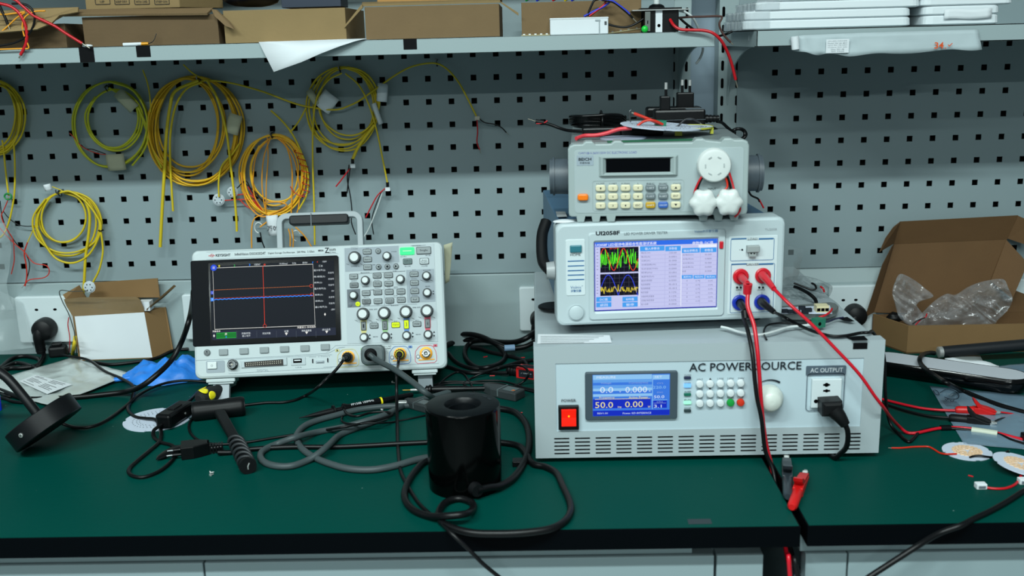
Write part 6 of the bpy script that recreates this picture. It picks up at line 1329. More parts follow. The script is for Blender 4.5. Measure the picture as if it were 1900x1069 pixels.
# ---- flat euro plug with cord
a = atZ(*ZJ(665, 800), 0); b_ = atZ(*ZJ(1110, 745), 0)
t = thing('power_plug', 'flat black two pin mains plug lying left of the T shaped tool', 'power plug', lookM(Vector((a.x, a.y+.012, .007)), Vector((b_.x, b_.y+.012, .007)))); TI = t.matrix_world.inverted(); L = (b_-a).length
m = MB(); W1 = .0175
q = [(0, -W1), (.016, -W1), (.024, -W1*.8), (.036, -W1*.42), (L*.66, -.006), (L*.66, .006), (.036, W1*.42), (.024, W1*.8), (.016, W1), (0, W1)]
m.add([(x, y*.8, z) for z in (-.0065, .0105) for x, y in q], [tuple(reversed(range(10))), tuple(range(10, 20))]+[(i, (i+1) % 10, 10+(i+1) % 10, 10+i) for i in range(10)], BLACK); m.build('plug_body', t, bevel=.0018)
m = MB(); m.frus((L*.66, 0, 0), (L, 0, 0), .004, .0038, BLACK, 12)
for i in range(5): m.box(L*.70+i*.0038, L*.70+i*.0038+.002, -.0056, .0056, -.0055, .0055, BLACK)
m.build('strain_relief', t)
for sy in (.0085, -.0085): m = MB(); m.frus((0, sy, 0), (-.011, sy, 0), .0021, .0021, BLACK, 10); m.frus((-.011, sy, 0), (-.018, sy, 0), .0020, .0018, SILV, 10); m.build('pin', t, 'round metal pin')
dc('attached_cord', None, None, ZB, ((228, 712, .006), (330, 710), (450, 690), (700, 676), (1000, 675), (1250, 664), (1400, 655), (1600, 645), (1720, 640)), .0034, CORD, parent=t, inv=TI)
a = atZ(*ZJ(420, 820), 0); b_ = atZ(*ZJ(640, 700), 0); m = MB(M=lookM(Vector((a.x, a.y, .004)), Vector((b_.x, b_.y, .004)))); m.lathe([(.001, 0), (.0060, .008), (.0085, .022), (.0085, .040), (.004, .048)], BLACK, XUP @ Matrix.Scale(.45, 4, (1, 0, 0)), 18); m.build('probe_clip', None, 'small flat black leaf shaped clip left of the mains plug', 'clip')
# ---- current coil cylinder
R = .0445; cy = Vector((.7665, -.5885, 0)); Hc = .1035
t = thing('current_transformer', 'glossy black cylinder with a hole in its top, in front of the oscilloscope', 'current transformer', cy)
CYL = pm('cylinder_black', (2, 3, 3), .13, spec=.14); CYT = pm('cylinder_top', (9, 13, 16), .4, spec=.25)
m = MB(); m.lathe([(R*.985, 0), (R*.99, .01), (R, Hc-.004), (R*.992, Hc-.0015), (R*.975, Hc-.0004)], CYL, None, 64, cap=False); m.build('wrapped_body', t, 'glossy tape wrapped body')
m = MB(); m.lathe([(R*.975, Hc-.0004), (R*.95, Hc), (.0222, Hc), (.0205, Hc-.0022), (.0196, Hc-.006), (.0175, Hc-.0065), (.0165, Hc-.05), (.016, .002)], CYT, None, 56, cap=False)
m.lathe([(R*.98, .0005), (.016, .0005)], CYL, None, 56, cap=False); m.build('top_ring', t, 'matt black top with tapered hole')
m = MB()
for an in (1.3, .75, .45): m.M = Matrix.Rotation(an-pi/2, 4, 'Z'); m.box(-.004, .004, .033, .036, Hc-.0002, Hc+.0003, pm('emboss', (34, 40, 44), .5))
m.build('embossing', t)
d = Vector((.22, -1, 0)).normalized(); m = MB(); m.frus(d*(R-.002)+Vector((.004, 0, .014)), d*(R+.006)+Vector((.007, 0, .014)), .0085, .0075, BLACKM, 20); m.build('cable_boss', t)
TI = Matrix.Translation(-cy)
dc('cable', 'thick black attached cable', None, ZC, (Vector(cy+d*(R+.004)+Vector((.006, 0, .014))), (470, 695, .012), (520, 688, .008), (575, 655, .006), (615, 600), (638, 540), (642, 480), (628, 425), (595, 385), (560, 368), (500, 358)), .0046, CORD, parent=t, inv=TI)
dc('cable', 'thick black cable looping over the desk around the cylinder', 'cable', ZC, ((430, 500), (530, 505), (600, 520), (635, 560), (660, 595), (710, 607), (758, 635), (785, 690), (812, 750), (818, 795), (790, 840), (730, 870), (620, 886), (500, 890), (400, 886), (320, 866), (272, 840), (260, 800), (290, 758), (345, 742), (398, 758), (405, 785), (375, 806, .014), (300, 815, .014), (220, 815, .006), (150, 788), (116, 740), (126, 680), (165, 620), (205, 585), (300, 560)), .0042, CORD)
a = atZ(*ZC(596, 603), 0); m = MB(M=Matrix.Translation(a)); m.box(-.007, .007, -.006, .008, .0005, .008, BLACK); m.build('ferrite_clip', None, 'small black clip behind the cylinder cable', 'clip', bevel=.001)
# ---- probe cable from channel 3, down over the desk edge
sF = lambda Z, u, v, y: SM @ Vector((*[0]*0, Face(SM, Z)(u, v)[0], y, Face(SM, Z)(u, v)[1]))
p3 = sF(zc(600, 430, 3.6846), 523, 846-9, -.030)
dc('cable', 'thin black cable hanging from scope channel 3 to below the desk edge', 'cable', ZC, (p3, p3+Vector((0, -.012, -.012)), (82, 210, 'y', -.33), (82, 300, 'y', -.345), (84, 400, .010), (85, 480), (90, 560), (100, 630), (130, 690), (170, 755), (215, 800), (255, 830), (310, 885, 'y', -.722), (390, 960, 'y', -.728), (450, 1020, 'y', -.728), (530, 1085, 'y', -.728)), .0023, CORD)
# ---- channel plugs
def bnc(u, v, mat, lab, dirv):
    x, z = S6(u, v); q = MB(); q.lathe([(.0070, .002), (.0074, .004), (.0074, .018), (.0066, .021), (.0050, .022), (.0045, .032), (.0030, .034)], mat, lx(x, z), 22)
    for i in range(14): a = 2*pi*i/14; q.box(x+.0074*cos(a)-.0005, x+.0074*cos(a)+.0005, -.017, -.006, z+.0074*sin(a)-.0005, z+.0074*sin(a)+.0005, mat)
    return q.build('probe_plug', None, lab, 'probe plug')
for u, v, mt, lab in ((170, 857, BLACKM, 'black probe plug in the yellow outlined channel input'), (525, 837, BLACKM, 'black probe plug with yellow ring in the blue outlined input')):
    o = bnc(u, v, mt, lab, None); o.parent = None; o.matrix_world = SM
    if '3' in lab or 'blue' in lab:
        q = MB(); x, z = S6(u, v); q.tube([Vector((x+.0054*cos(a), -.0222, z+.0054*sin(a))) for a in [i*pi/6 for i in range(12)]], .0007, YP, 6, 2, closed=True); q.build('colour_ring', o, 'yellow colour ring')
GPL = pm('grey_plug', (84, 96, 98), .45)
t = thing('probe_plug', 'large grey housed plug in the green outlined channel input', 'probe plug', SM)
q = MB(); x, z = S6(345, 846); q.rrect(x, z+.001, .036, .030, .009, -.022, -.002, GPL, bev=.004); q.build('housing', t); q = MB(); q.lathe([(.0095, .020), (.0095, .024), (.007, .026), (.0065, .034), (.0045, .036)], BLACKM, lx(x-.003, z+.002), 20); q.build('collar', t, 'black collar')
x2, z2 = x-.003, z+.002; g0 = SM @ Vector((x2, -.034, z2))
dc('cable', None, None, ZB, (g0, g0+Vector((.012, -.010, -.006)), (1400, 165, 'y', -.345), (1500, 235, 'y', -.37), (1600, 315, 'y', -.40), (1660, 360, .030), (1690, 400, .01), (1600, 400, .0045), (1450, 402), (1300, 410), (1150, 430), (1000, 468), (870, 505), (790, 545), (748, 600), (760, 650), (800, 700), (880, 750), (980, 790), (1100, 820), (1250, 826), (1400, 800), (1540, 760), (1680, 735)), .0044, GREYC, parent=t, inv=SM.inverted())
dc('cable', 'thick grey cable looping left of the black cylinder', 'cable', ZB, ((1760, 310), (1640, 345), (1540, 368), (1440, 410), (1340, 460, .010), (1200, 505, .010), (1050, 545), (880, 578), (740, 612, .013), (620, 655), (535, 695), (510, 735), (540, 778), (620, 802), (720, 800), (820, 765), (900, 715, .010), (960, 665, .012), (1030, 600), (1130, 555), (1240, 515), (1340, 480)), .0044, GREYC)
p1 = sF(zc(600, 430, 3.6846), 152, 860, -.033)
dc('cable', 'thin black cable from scope channel 1 to behind the T shaped tool', 'cable', ZB, (p1, (1055, 105, 'y', -.325), (1010, 165, 'y', -.335), (950, 225, 'y', -.335), (880, 290, 'y', -.34), (820, 330, .006), (740, 365), (660, 380), (560, 382), (480, 390), (380, 402), (250, 410)), .0022, CORD)
dc('cable', 'thin black probe cable looping from the T shaped tool to the probe', 'cable', ZB, ((70, 470), (38, 530), (52, 590), (110, 635), (200, 656), (320, 655), (450, 640), (600, 615), (750, 592), (900, 570), (1050, 545, .014), (1180, 520, .014), (1290, 495, .014), (1370, 470, .014), (1378, 455, .014), (1330, 443, .014), (1240, 448, .014), (1150, 472, .014), (1090, 460, .010), (1062, 430, .008)), .0019, CORD)
dc('cable', 'thin black ground lead curling under the lying probe', 'cable', ZK, ((640, 470, .005), (600, 520), (590, 570, .012), (640, 600, .012), (760, 610, .014), (880, 600, .014), (1040, 598, .012), (1200, 585), (1400, 545), (1560, 510), (1640, 490)), .0014, CORD)
# ---- scope probe
a = atZ(*ZK(95, 540), .006); b_ = atZ(*ZK(1420, 265), .007); t = thing('scope_probe', 'black oscilloscope probe with yellow ring lying under the oscilloscope', 'probe', lookM(a, b_)); L = (b_-a).length
m = MB(); m.lathe([(.0006, 0), (.0014, L*.05), (.0030, L*.12), (.0048, L*.25), (.0050, L*.29)], BLACKM, XUP, 16); m.lathe([(.0082, L*.285), (.0082, L*.30), (.0040, L*.31)], BLACKM, XUP, 20); m.build('hook_tip', t, 'tapered hook tip')
m = MB(); m.lathe([(.0036, L*.30), (.0036, L*.36), (.0078, L*.375), (.0078, L*.39), (.0056, L*.42), (.0056, L*.72), (.0045, L*.74), (.0040, L*.98), (.003, L)], BLACK, XUP, 20); m.build('body', t)
m = MB(); m.lathe([(.0060, L*.70), (.0060, L*.715)], YP, XUP, 20); m.build('colour_ring', t, 'yellow colour ring')
M_ = Matrix.Rotation(-.6, 4, 'X'); vs, fs, gw, gh = glyphs('PP150B 100MHz'); m = MB(M=Matrix.Rotation(.55, 4, 'X')); m.add([(L*.54+v.x*.035/gw, v.y*.0038/gh, .0059) for v in vs], fs, INKW); m.build('printing', t, 'white printed text')
# second probe
a = atZ(*ZF(160, 262), .008); b_ = atZ(*ZF(1230, 238), .008); t = thing('scope_probe', 'second black probe with bare metal tip, behind the cylinder', 'probe', lookM(a, b_)); L = (b_-a).length
m = MB(); m.lathe([(.0005, 0), (.0012, .004), (.0012, .012)], pm('brass', (190, 150, 70), .3, metal=.9), XUP, 12); m.lathe([(.0018, .012), (.0022, .018), (.0022, .026)], METAL, XUP, 12); m.build('tip', t, 'bare metal tip')
m = MB(); m.lathe([(.0025, .024), (.0028, .034), (.0060, .036), (.0060, .040), (.0075, .041), (.0075, .043), (.0045, .045), (.0055, .05), (.0060, L*.4), (.0050, L*.62), (.0038, L*.66), (.0034, L)], BLACK, XUP, 20); m.build('body', t)
# grey clamps
def clamp(label, P0, P1, w, h, ferr=None):
    t = thing('clamp_connector', label, 'connector', lookM(P0, P1)); L = (P1-P0).length
    m = MB(); q = [(0, -.004), (L*.3, -w*.45), (L*.55, -w/2), (L, -w/2), (L, w/2), (L*.55, w/2), (L*.3, w*.45), (0, .004)]
    m.add([(x, y, z) for z in (.0006, h) for x, y in q], [tuple(reversed(range(8))), tuple(range(8, 16))]+[(i, (i+1) % 8, 8+(i+1) % 8, 8+i) for i in range(8)], pm('connector_charcoal', (46, 52, 54), .5)); m.build('hood', t, bevel=.002)
    m = MB(); m.box(L*.50, L*.53, -w/2-.0006, w/2+.0006, .004, h+.0006, GPL); m.box(L*.6, L*.9, -w*.3, w*.3, h-.0002, h+.0008, GPL); m.build('shell_band', t)
    return t
clamp('dark grey cable connector hood right behind the cylinder, small orange mark', atZ(*ZF(1060, 285), 0), atZ(*ZF(1460, 370), 0), .026, .014)
clamp('dark grey cable connector hood left behind the cylinder', atZ(*ZF(200, 430), 0), atZ(*ZF(470, 500), 0), .022, .012)
a = atZ(*ZF(110, 470), 0); m = MB(M=Matrix.Translation(a)); m.box(0, .014, 0, .009, .0006, .011, METAL); m.build('ferrule', None, 'shiny metal ferrule on the grey cable', 'ferrule', bevel=.0015)
a = atZ(*ZF(1380, 266), .0154); m = MB(M=Matrix.Translation(a)); m.add([(-.003, 0, 0), (.003, 0, 0), (0, .004, 0)], [(0, 1, 2)], pm('orange_mark', (220, 110, 40), .5)); m.build('warning_mark', None, 'tiny orange triangle sticker on the grey connector hood', 'sticker', solid=.0003)
# ---- cables behind, between oscilloscope and power source
for lab, L, r in (('thick black cable arching from the power source behind the oscilloscope', ((900, 585, 'y', -.05), (850, 612, 'y', -.06), (780, 660, .03), (690, 690, .02), (560, 690, .012), (430, 672, .012), (300, 670, .010), (200, 688), (120, 720), (40, 760)), .0048),
    ('second thick black cable behind the power source, tagged pale blue', ((900, 660, 'y', -.07), (850, 690, .02), (770, 728, .012), (650, 742, .01), (540, 705, .016), (430, 650, .022), (330, 625, .024), (230, 628, .018), (150, 662, .01), (80, 700)), .0044),
    ('black cable forming the round loop between the two instruments', ((430, 672, .016), (520, 700, .014), (590, 760, .01), (612, 810), (570, 862), (480, 895, .008), (390, 903), (320, 862), (280, 800), (290, 730), (340, 688, .01), (410, 672, .018)), .0040),
    ('black cable slanting down to the power source left side', ((330, 730, .006), (400, 740, .006), (500, 775), (600, 795), (700, 820), (770, 850), (800, 890)), .0036),
    ('black cable running low towards the oscilloscope foot', ((900, 830), (835, 840), (720, 858), (620, 888), (520, 915), (430, 940), (340, 945), (250, 930), (160, 900), (80, 880)), .0034),
    ('thin black cord curved near the oscilloscope right foot', ((140, 780), (190, 840), (250, 880), (330, 905), (400, 912)), .0034),
    ('thin black cord crossing in front of the red connector', ((330, 1069), (270, 1040), (330, 990), (430, 945, .008), (560, 905, .008), (660, 885, .02), (740, 885, .026), (790, 915, .026), (805, 960, .02), (770, 1010, .008), (700, 1050), (620, 1069)), .0018),
    ('thin black cord lying right of the oscilloscope foot, upper', ((20, 1045), (100, 1020), (200, 1015), (320, 1020), (450, 1008), (560, 1010), (660, 1030), (760, 1065), (860, 1085)), .0018),
    ('thin black cord lying right of the oscilloscope foot, lower', ((0, 1069), (120, 1035), (260, 1030), (400, 1030), (540, 1030), (680, 1060), (860, 1105)), .0018),
    ('thin black cord curling from under the oscilloscope', ((60, 1040), (130, 980), (210, 940), (270, 955), (310, 1010), (340, 1060), (350, 1110)), .0018)):
    dc('cable', lab, 'cable', ZE, L, r, CORD)
a = atZ(*ZE(605, 740), .018); b_ = atZ(*ZE(690, 735), .018); m = MB(); m.tube([a, b_], .0054, pm('pale_blue_tape', (120, 150, 180), .5), 10, 1); m.build('cable_tag', None, 'pale blue tape tag on a thick black cable', 'cable tag')
a = atZ(*ZE(620, 975), .0); b_ = atZ(*ZE(705, 985), .0); t = thing('lead_connector', 'black connector boot joined to a red framed block left of the power source', 'connector', lookM(a, b_)); L = (b_-a).length
m = MB(); m.lathe([(.0045, -.002), (.0085, .004), (.0088, L)], BLACKM, Matrix.Translation((0, .008, .009)) @ XUP, 18)
for i in range(3): m.lathe([(.0092, .004+i*.005), (.0092, .006+i*.005)], BLACKM, Matrix.Translation((0, .008, .009)) @ XUP, 18)
m.build('boot', t); m = MB(); m.box(L, L+.034, -.002, .018, .0004, .018, pm('shell_red', (206, 30, 30), .4)); m.build('red_shell', t, 'red shell', bevel=.001)
m = MB(); m.box(L+.005, L+.030, -.0026, -.002, .003, .015, INK); m.box(L+.005, L+.030, .001, .015, .018, .0184, INK); q = Matrix.Translation((0, -.0026, 0)); m.text('⚡ CAUTION', L+.018, .010, .003, INKW, .018, M=q); m.build('label', t, 'black label')
dc('cable', None, None, ZE, ((632, 945, .008), (560, 945, .006), (480, 942), (400, 935)), .0030, CORD, parent=t, inv=t.matrix_world.inverted())
for u, v, an, lab in ((448, 812, .6, 'tiny red wire scrap inside the round cable loop'), (755, 818, .2, 'tiny red wire scrap left of the power source'), (505, 968, 0, 'tiny red wire scrap in front of the black connector boot')):
    a = atZ(*ZE(u, v), .001); m = MB(); m.tube([a-Vector((cos(an), sin(an), 0))*.004, a+Vector((cos(an), sin(an), 0))*.004], .0009, RED, 6, 1); m.build('wire_scrap', None, lab, 'wire scrap')
a = atZ(*ZC(603, 378), .001); m = MB(); m.tube([a-Vector((.004, 0, 0)), a+Vector((.004, 0, 0))], .0007, RED, 6, 1); m.build('wire_scrap', None, 'tiny red wire scrap right of the cylinder', 'wire scrap')
a = atZ(*ZN(492, 795), .001); m = MB(); m.tube([a+Vector((-.002, .002, 0)), a+Vector((.002, -.002, 0))], .001, RED, 6, 1); m.build('wire_scrap', None, 'tiny red wire scrap near the right light boards', 'wire scrap')
for (Z, u, v), lab in (((ZK, 345, 550), 'small screw below the probe tip'), ((ZK, 1060, 452), 'small screw below the probe ring'), ((ZK, 1180, 130), 'small screw under the oscilloscope'), ((ZK, 1360, 328), 'small screw beside the second probe tip'), ((ZJ, 1005, 945), 'small screw near the T shaped tool, upper of two'), ((ZJ, 1012, 975), 'small screw near the T shaped tool, lower of two')):
    a = atZ(*Z(u, v), 0); m = MB(M=Matrix.Translation(a) @ Matrix.Rotation(.7+u, 4, 'Z')); m.lathe([(.0020, 0), (.0020, .0008)], METAL, Matrix.Translation((0, 0, .0020)) @ XUP, 12); m.lathe([(.0010, .0008), (.0009, .005)], METAL, Matrix.Translation((0, 0, .0012)) @ XUP, 8); m.build('screw', None, lab, 'screw', 'loose screws')
# black tape mark at the front
a = atZ(1278, 973, .0006); b_ = atZ(1318, 963, .0006); m = MB(); m.box(a.x, b_.x, a.y, b_.y, .0005, .0008, pm('mark_grey', (36, 48, 52), .6)); m.build('tape_strip', None, 'dark tape mark on the desk near its front edge', 'tape')
# ================================================================== leads of the tester
def banana(label, P, mat, r=.0055, body2=None):
    t = thing('banana_plug', label, 'banana plug', P[0]); I = Matrix.Translation(-P[0])
    m = MB(M=I); m.tube(P[:3], lambda s_: r*(1.05-.45*s_), mat, 14, 5); m.build('boot', t)
    return t, I
def test_lead(label, plug, cab, mat, r=.0020, stack=None):
    # plug: three points; cab: the rest
    t, I = banana(label, plug, mat)
    if stack:
        m = MB(M=I); a, b_ = stack; m.frus(a, b_, .0058, .0050, mat, 16); m.frus(a+(a-b_).normalized()*.0004, a+(a-b_).normalized()*.0002, .0022, .0022, SLOT, 12); m.build('stack_socket', t)
    m = MB(M=I); m.tube([plug[-1]]+cab, r, mat, 8, 6); m.build('cable', t)
    return t
y = atY
RD, BK = pm('lead_red', (200, 14, 36), .35), CORD
test_lead('red test lead from the right jack, crossing the power source to the desk at right', [y(1414.8, 511, -.471), y(1424, 521, -.490), y(1436, 536, -.512)],
    [y(1462, 562, -.535), y(1506, 602, -.546), y(1550, 647, -.552), y(1594, 694, -.554), y(1623, 735, -.553), y(1640, 757, -.545), y(1652, 774, -.51), y(1667, 790, -.46)]+[atZ(*ZG(*q), .0035) for q in ((400, 790), (480, 796), (560, 780), (640, 762), (720, 750), (850, 746), (985, 757), (1100, 775), (1215, 795), (1350, 830), (1500, 868))], RD, .0021)
test_lead('black test lead from the right jack, lying over the power source top', [y(1412.9, 560, -.471), y(1421, 567, -.490), y(1436, 579, -.508)],
    [atZ(*ZL(300, 690), .163), atZ(*ZL(450, 770), .1590), atZ(*ZL(560, 820), .1590), atZ(*ZL(660, 852), .1590), atZ(*ZL(780, 877), .1590), atZ(*ZL(900, 873), .1590), atZ(*ZL(1050, 845), .1590), atZ(*ZL(1130, 842), .1595), y(1621, 618, -.47), y(1640, 660, -.44), y(1643, 735, -.44), y(1651, 784, -.44)]+[atZ(*ZG(*q), .003) for q in ((330, 805), (390, 860), (430, 872), (475, 830), (520, 782), (620, 757), (720, 752), (850, 758), (985, 772), (1215, 805), (1350, 860), (1500, 905))], BK, .0021)
test_lead('red test lead from the left jack, hanging down into the desk gap', [y(1373.6, 512.5, -.465), y(1379, 518, -.485), y(1387, 526, -.505)],
    [y(1387.5, 545, -.512), y(1387.6, 569, -.520), y(1399, 604, -.535), y(1405, 647, -.548), y(1408.5, 690, -.553), y(1413.7, 763, -.556), y(1421, 821, -.558), Vector((1.1412, -.562, .003)), Vector((1.1425, -.59, -.03)), Vector((1.140, -.66, -.07)), y(1463, 1030, -.70), y(1467, 1090, -.70)], RD, .0026, (y(1387.5, 527, -.512), y(1386, 545, -.510)))
test_lead('black test lead from the left jack, hanging down into the desk gap', [y(1372, 561, -.465), y(1377, 568, -.485), y(1383, 577, -.500)],
    [y(1380, 590, -.510), y(1387, 612, -.530), y(1396, 656, -.552), y(1400.5, 705, -.560), y(1405, 740, -.562), y(1413, 778, -.564), y(1420, 836, -.566), Vector((1.1405, -.572, .004)), Vector((1.1425, -.60, -.03)), Vector((1.147, -.66, -.07)), y(1474, 1035, -.705), y(1486, 1095, -.705)], BK, .0026, (y(1383, 578, -.505), y(1384, 592, -.510)))
m = MB(); a = atZ(*ZG(985, 768), .004); b_ = atZ(*ZG(1217, 802), .004); m.tube([a, a.lerp(b_, .5), b_], .0048, pm('sleeve_cream', (190, 196, 178), .5), 12, 2, flat=.9); m.build('heat_sleeve', None, 'cream sleeve joining the red and black leads on the printed bag', 'sleeve')
m = MB(); a = atZ(*ZG(705, 752), .003); b_ = atZ(*ZG(795, 750), .003); m.tube([a, b_], .0042, TAPEB, 10, 1); m.build('tape_wrap', None, 'black tape wrapped round the red and black leads', 'tape')
a = atZ(*ZG(1440, 880), .0); m = MB(M=Matrix.Translation(a+Vector((.006, 0, 0)))); m.box(-.006, .02, -.008, .008, .0005, .012, BLACK); m.build('lead_joint', None, 'black block joining leads at the right edge', 'connector', bevel=.002)
# ---- crocodile clips
def croc(label, P0, P1, mat, lead=None, wing=1, glassy=False):
    t = thing('crocodile_clip', label, 'crocodile clip', lookM(P0, P1)); L = (P1-P0).length; I = t.matrix_world.inverted()
    m = MB(); m.lathe([(.0036, 0), (.0056, .003), (.0060, L*.40), (.0052, L*.44)], mat, Matrix.Translation((0, 0, .0062)) @ XUP, 16); m.build('boot', t)
    m = MB(); w = .0060; h = .0105
    q = [(L*.38, .0008), (L*.86, .0030), (L*.86, .0056), (L*.70, .0076), (L*.52, .0116), (L*.38, .0116)]
    m.add([(x, yy, z) for yy in (-w, w) for x, z in q], [tuple(range(6)), tuple(reversed(range(6, 12)))]+[(i, (i+1) % 6, 6+(i+1) % 6, 6+i)[::-1] for i in range(6)], mat); m.build('lower_jaw', t, bevel=.0008)
    m = MB(); q = [(L*.50, .0090), (L*.70, .0070), (L*.88, .0058), (L*.88, .0078), (L*.72, .0118), (L*.56, .0142), (L*.42, .0230), (L*.36, .0245), (L*.38, .0195)]; k = 9
    m.add([(x, yy, z) for yy in (-w*.9, w*.9) for x, z in q], [tuple(range(k)), tuple(reversed(range(k, 2*k)))]+[(i, (i+1) % k, k+(i+1) % k, k+i)[::-1] for i in range(k)], mat); m.build('lever', t, bevel=.0008)
    m = MB(); m.hull8([(L*.84, -.003, .0030), (L, -.0018, .0046), (L, .0018, .0046), (L*.84, .003, .0030), (L*.84, -.003, .0074), (L, -.0018, .0062), (L, .0018, .0062), (L*.84, .003, .0074)], METAL)
    for i in range(3): m.box(L*(.88+.03*i), L*(.89+.03*i), -.0032, .0032, .0040, .0072, METAL)
    m.build('metal_jaws', t, 'bare metal jaws')
    return t
RC = pm('clip_red', (196, 20, 20), .4); 
A0, A1 = atZ(*ZG(835, 625), 0), atZ(*ZG(1250, 640), 0); croc('red crocodile clip lying on the printed bag at right', A0, A1, RC)
B0, B1 = atZ(*ZG(775, 695), 0), atZ(*ZG(1210, 740), 0); croc('black crocodile clip beside the red one on the printed bag', B0, B1, BLACKM)
dc('wire', 'red lead from behind the power source to the red crocodile clip', 'wire', ZG, ((100, 470, .004), (200, 495, .004), (320, 525, .004), (450, 555, .004), (560, 575, .004), (700, 588, .0052), (835, 592, .0058)), .0019, RD)
dc('wire', 'black lead from behind the power source to the black crocodile clip', 'wire', ZG, ((100, 505, .004), (200, 532, .004), (320, 572, .004), (420, 602, .004), (560, 635, .004), (680, 650, .005), (775, 656, .0056)), .0019, BK)
dc('wire', 'thin red wire from the red clip to the right edge', 'wire', ZG, ((1248, 607, .006), (1330, 618, .004), (1400, 630), (1500, 640)), .0012, RED); dc('wire', 'thin red wire twisting near the right edge', 'wire', ZG, ((1400, 630), (1430, 655), (1500, 675)), .0011, RED)
dc('wire', 'thin black wire from the black clip to the right edge', 'wire', ZG, ((1195, 690, .006), (1240, 668, .005), (1300, 658), (1400, 658), (1500, 664)), .0011, BLACK); dc('wire', 'short black wire end at the right edge', 'wire', ZG, ((1405, 692), (1440, 704), (1500, 720)), .0014, BLACK)
A0, A1 = atZ(*ZH(512, 290), 0), atZ(*ZH(503, 35), 0); croc('smoky black crocodile clip lying by the desk gap', A0, A1, pm('clip_smoke', (44, 52, 58), .3))
A0, A1 = atZ(*ZH(535, 352), 0), atZ(*ZH(618, 128), 0); croc('red crocodile clip lying by the desk gap near the front', A0, A1, RC)
# ---- printed translucent bag
BAG = filmmat('bluish_film', (130, 158, 178), .34, .8, .15, .3, 30)
o = film('printed_bag', 'bluish clear bag with faint print under the crocodile clips', 'plastic bag', [ZG(605, 370), (1990, 742), (1990, 842), ZG(915, 892)], BAG, .0018, .0014, seed=9)
m = MB(); PI_ = pm('print_navy', (24, 34, 50), .7)
for L in (((640, 410), (655, 440), (690, 450), (680, 420), (650, 405)), ((700, 430), (760, 400), (830, 415), (870, 450), (860, 480), (800, 490), (740, 470)), ((745, 485), (760, 500), (775, 485)), ((790, 498), (810, 510), (828, 495))): m.tube([atZ(*ZG(*q), .0052) for q in L], .0005, PI_, 4, 4)
for i in range(6):
    a, b_ = atZ(*ZG(715+i*8, 505+i*9), .0052), atZ(*ZG(850+i*9, 512+i*9), .0052); m.tube([a, b_], .0003, PI_, 4, 1)
q = m.build('faint_print', None, 'dark faint print'); q.parent = o
# ---- LED boards
c = atZ(*ZG(943, 968), 0); ledboard('round white light board with peach chips, lower left of the printed bag', c, .0295, warm=True)
dc('wire', 'thin orange red wire soldered to the round light board', 'wire', ZG, ((262, 930), (350, 930), (450, 921), (540, 918), (600, 920), (650, 945), (700, 975), (760, 985, .003), (850, 983, .003)), .0012, REDO, bare=(.004, 0))
dc('wire', 'short black wire soldered to the round light board', 'wire', ZG, ((968, 1015, .003), (1010, 1002, .004), (1060, 998, .005), (1120, 1008, .004), (1180, 1012), (1250, 992), (1315, 958)), .0013, BLACK, bare=(0, .003))
c = atZ(1892, 874, 0); ledboard('second round white light board with peach chips, cut by the right edge', c, .0315, tilt=(.05, .18), z=.008, warm=True)
dc('wire', 'red wire curving from the second light board to a small white connector', 'wire', ZH, ((1885, 130, .006), (1868, 165), (1840, 192), (1790, 210), (1730, 212), (1668, 204)), .0016, RED)
a = atZ(*ZH(1645, 212), 0)
for lab, aa in (('small white wire connector on the desk, left of the second light board', a), ('small white wire connector cut by the right edge', atZ(1899, 898, 0))):
    t = thing('wire_connector', lab, 'connector', aa); m = MB(); m.box(-.006, .006, -.004, .005, .0005, .007, PAPER); m.build('shell', t, bevel=.0008); m = MB(); m.box(-.004, .004, -.0045, -.004, .002, .005, SZD); m.build('contacts', t)
dc('cable', 'black cord crossing the lower right desk edge and hanging down', 'cord', ZH, ((1990, 165), (1900, 225), (1800, 290), (1700, 345), (1600, 392), (1530, 428), (1400, 475, 'y', -.722), (1280, 545, 'y', -.735), (1150, 628, 'y', -.74), (1000, 725, 'y', -.745), (930, 775, 'y', -.745)), .0032, CORD)
# ---- lamp head with white diffuser
A0 = atZ(1640, 661, .026); A1 = atZ(1893, 697, .026)
dx = (A1-A0).normalized(); A0 = A0-dx*.02
LMx = lookM(Vector((A0.x, A0.y, 0)), Vector((A1.x, A1.y, 0))); Lh = (A1-A0).length+.012; Wd = .029
f0 = atZ(1646, 668, .026); b0 = atZ(1646, 652, .026)
t = thing('led_lamp', 'long black lamp head with white diffuser facing up, in front of the open carton', 'lamp', LMx)
def stad(L, w, n=10): return [(L-w+w*cos(a), w*sin(a)) for a in [(-pi/2+i*pi/n) for i in range(n+1)]]+[(w+w*cos(a), w*sin(a)) for a in [(pi/2+i*pi/n) for i in range(n+1)]]
S0 = stad(Lh, Wd); N = len(S0); cxm = Lh/2
def rg(z, k): return [(cxm+(x-cxm)*(1-k/(Lh/2)), yy*(1-k/Wd), z) for x, yy in S0]
m = MB(); rs = [rg(.0005, .012), rg(.006, .003), rg(.014, 0), rg(.0255, 0), rg(.026, .0008), rg(.026, .0022), rg(.0250, .0024)]
vs = [v for r_ in rs for v in r_]; m.add(vs, [(k*N+i, k*N+(i+1) % N, (k+1)*N+(i+1) % N, (k+1)*N+i) for k in range(6) for i in range(N)]+[tuple(reversed(range(N)))], BLACKG, None, True); m.build('shell', t, 'glossy black shell')
m = MB(); q = rg(.0256, .0024); m.add(q, [tuple(range(N))], pm('diffuser', (192, 198, 206), .45)); m.build('diffuser', t, 'white frosted diffuser', solid=.0006)
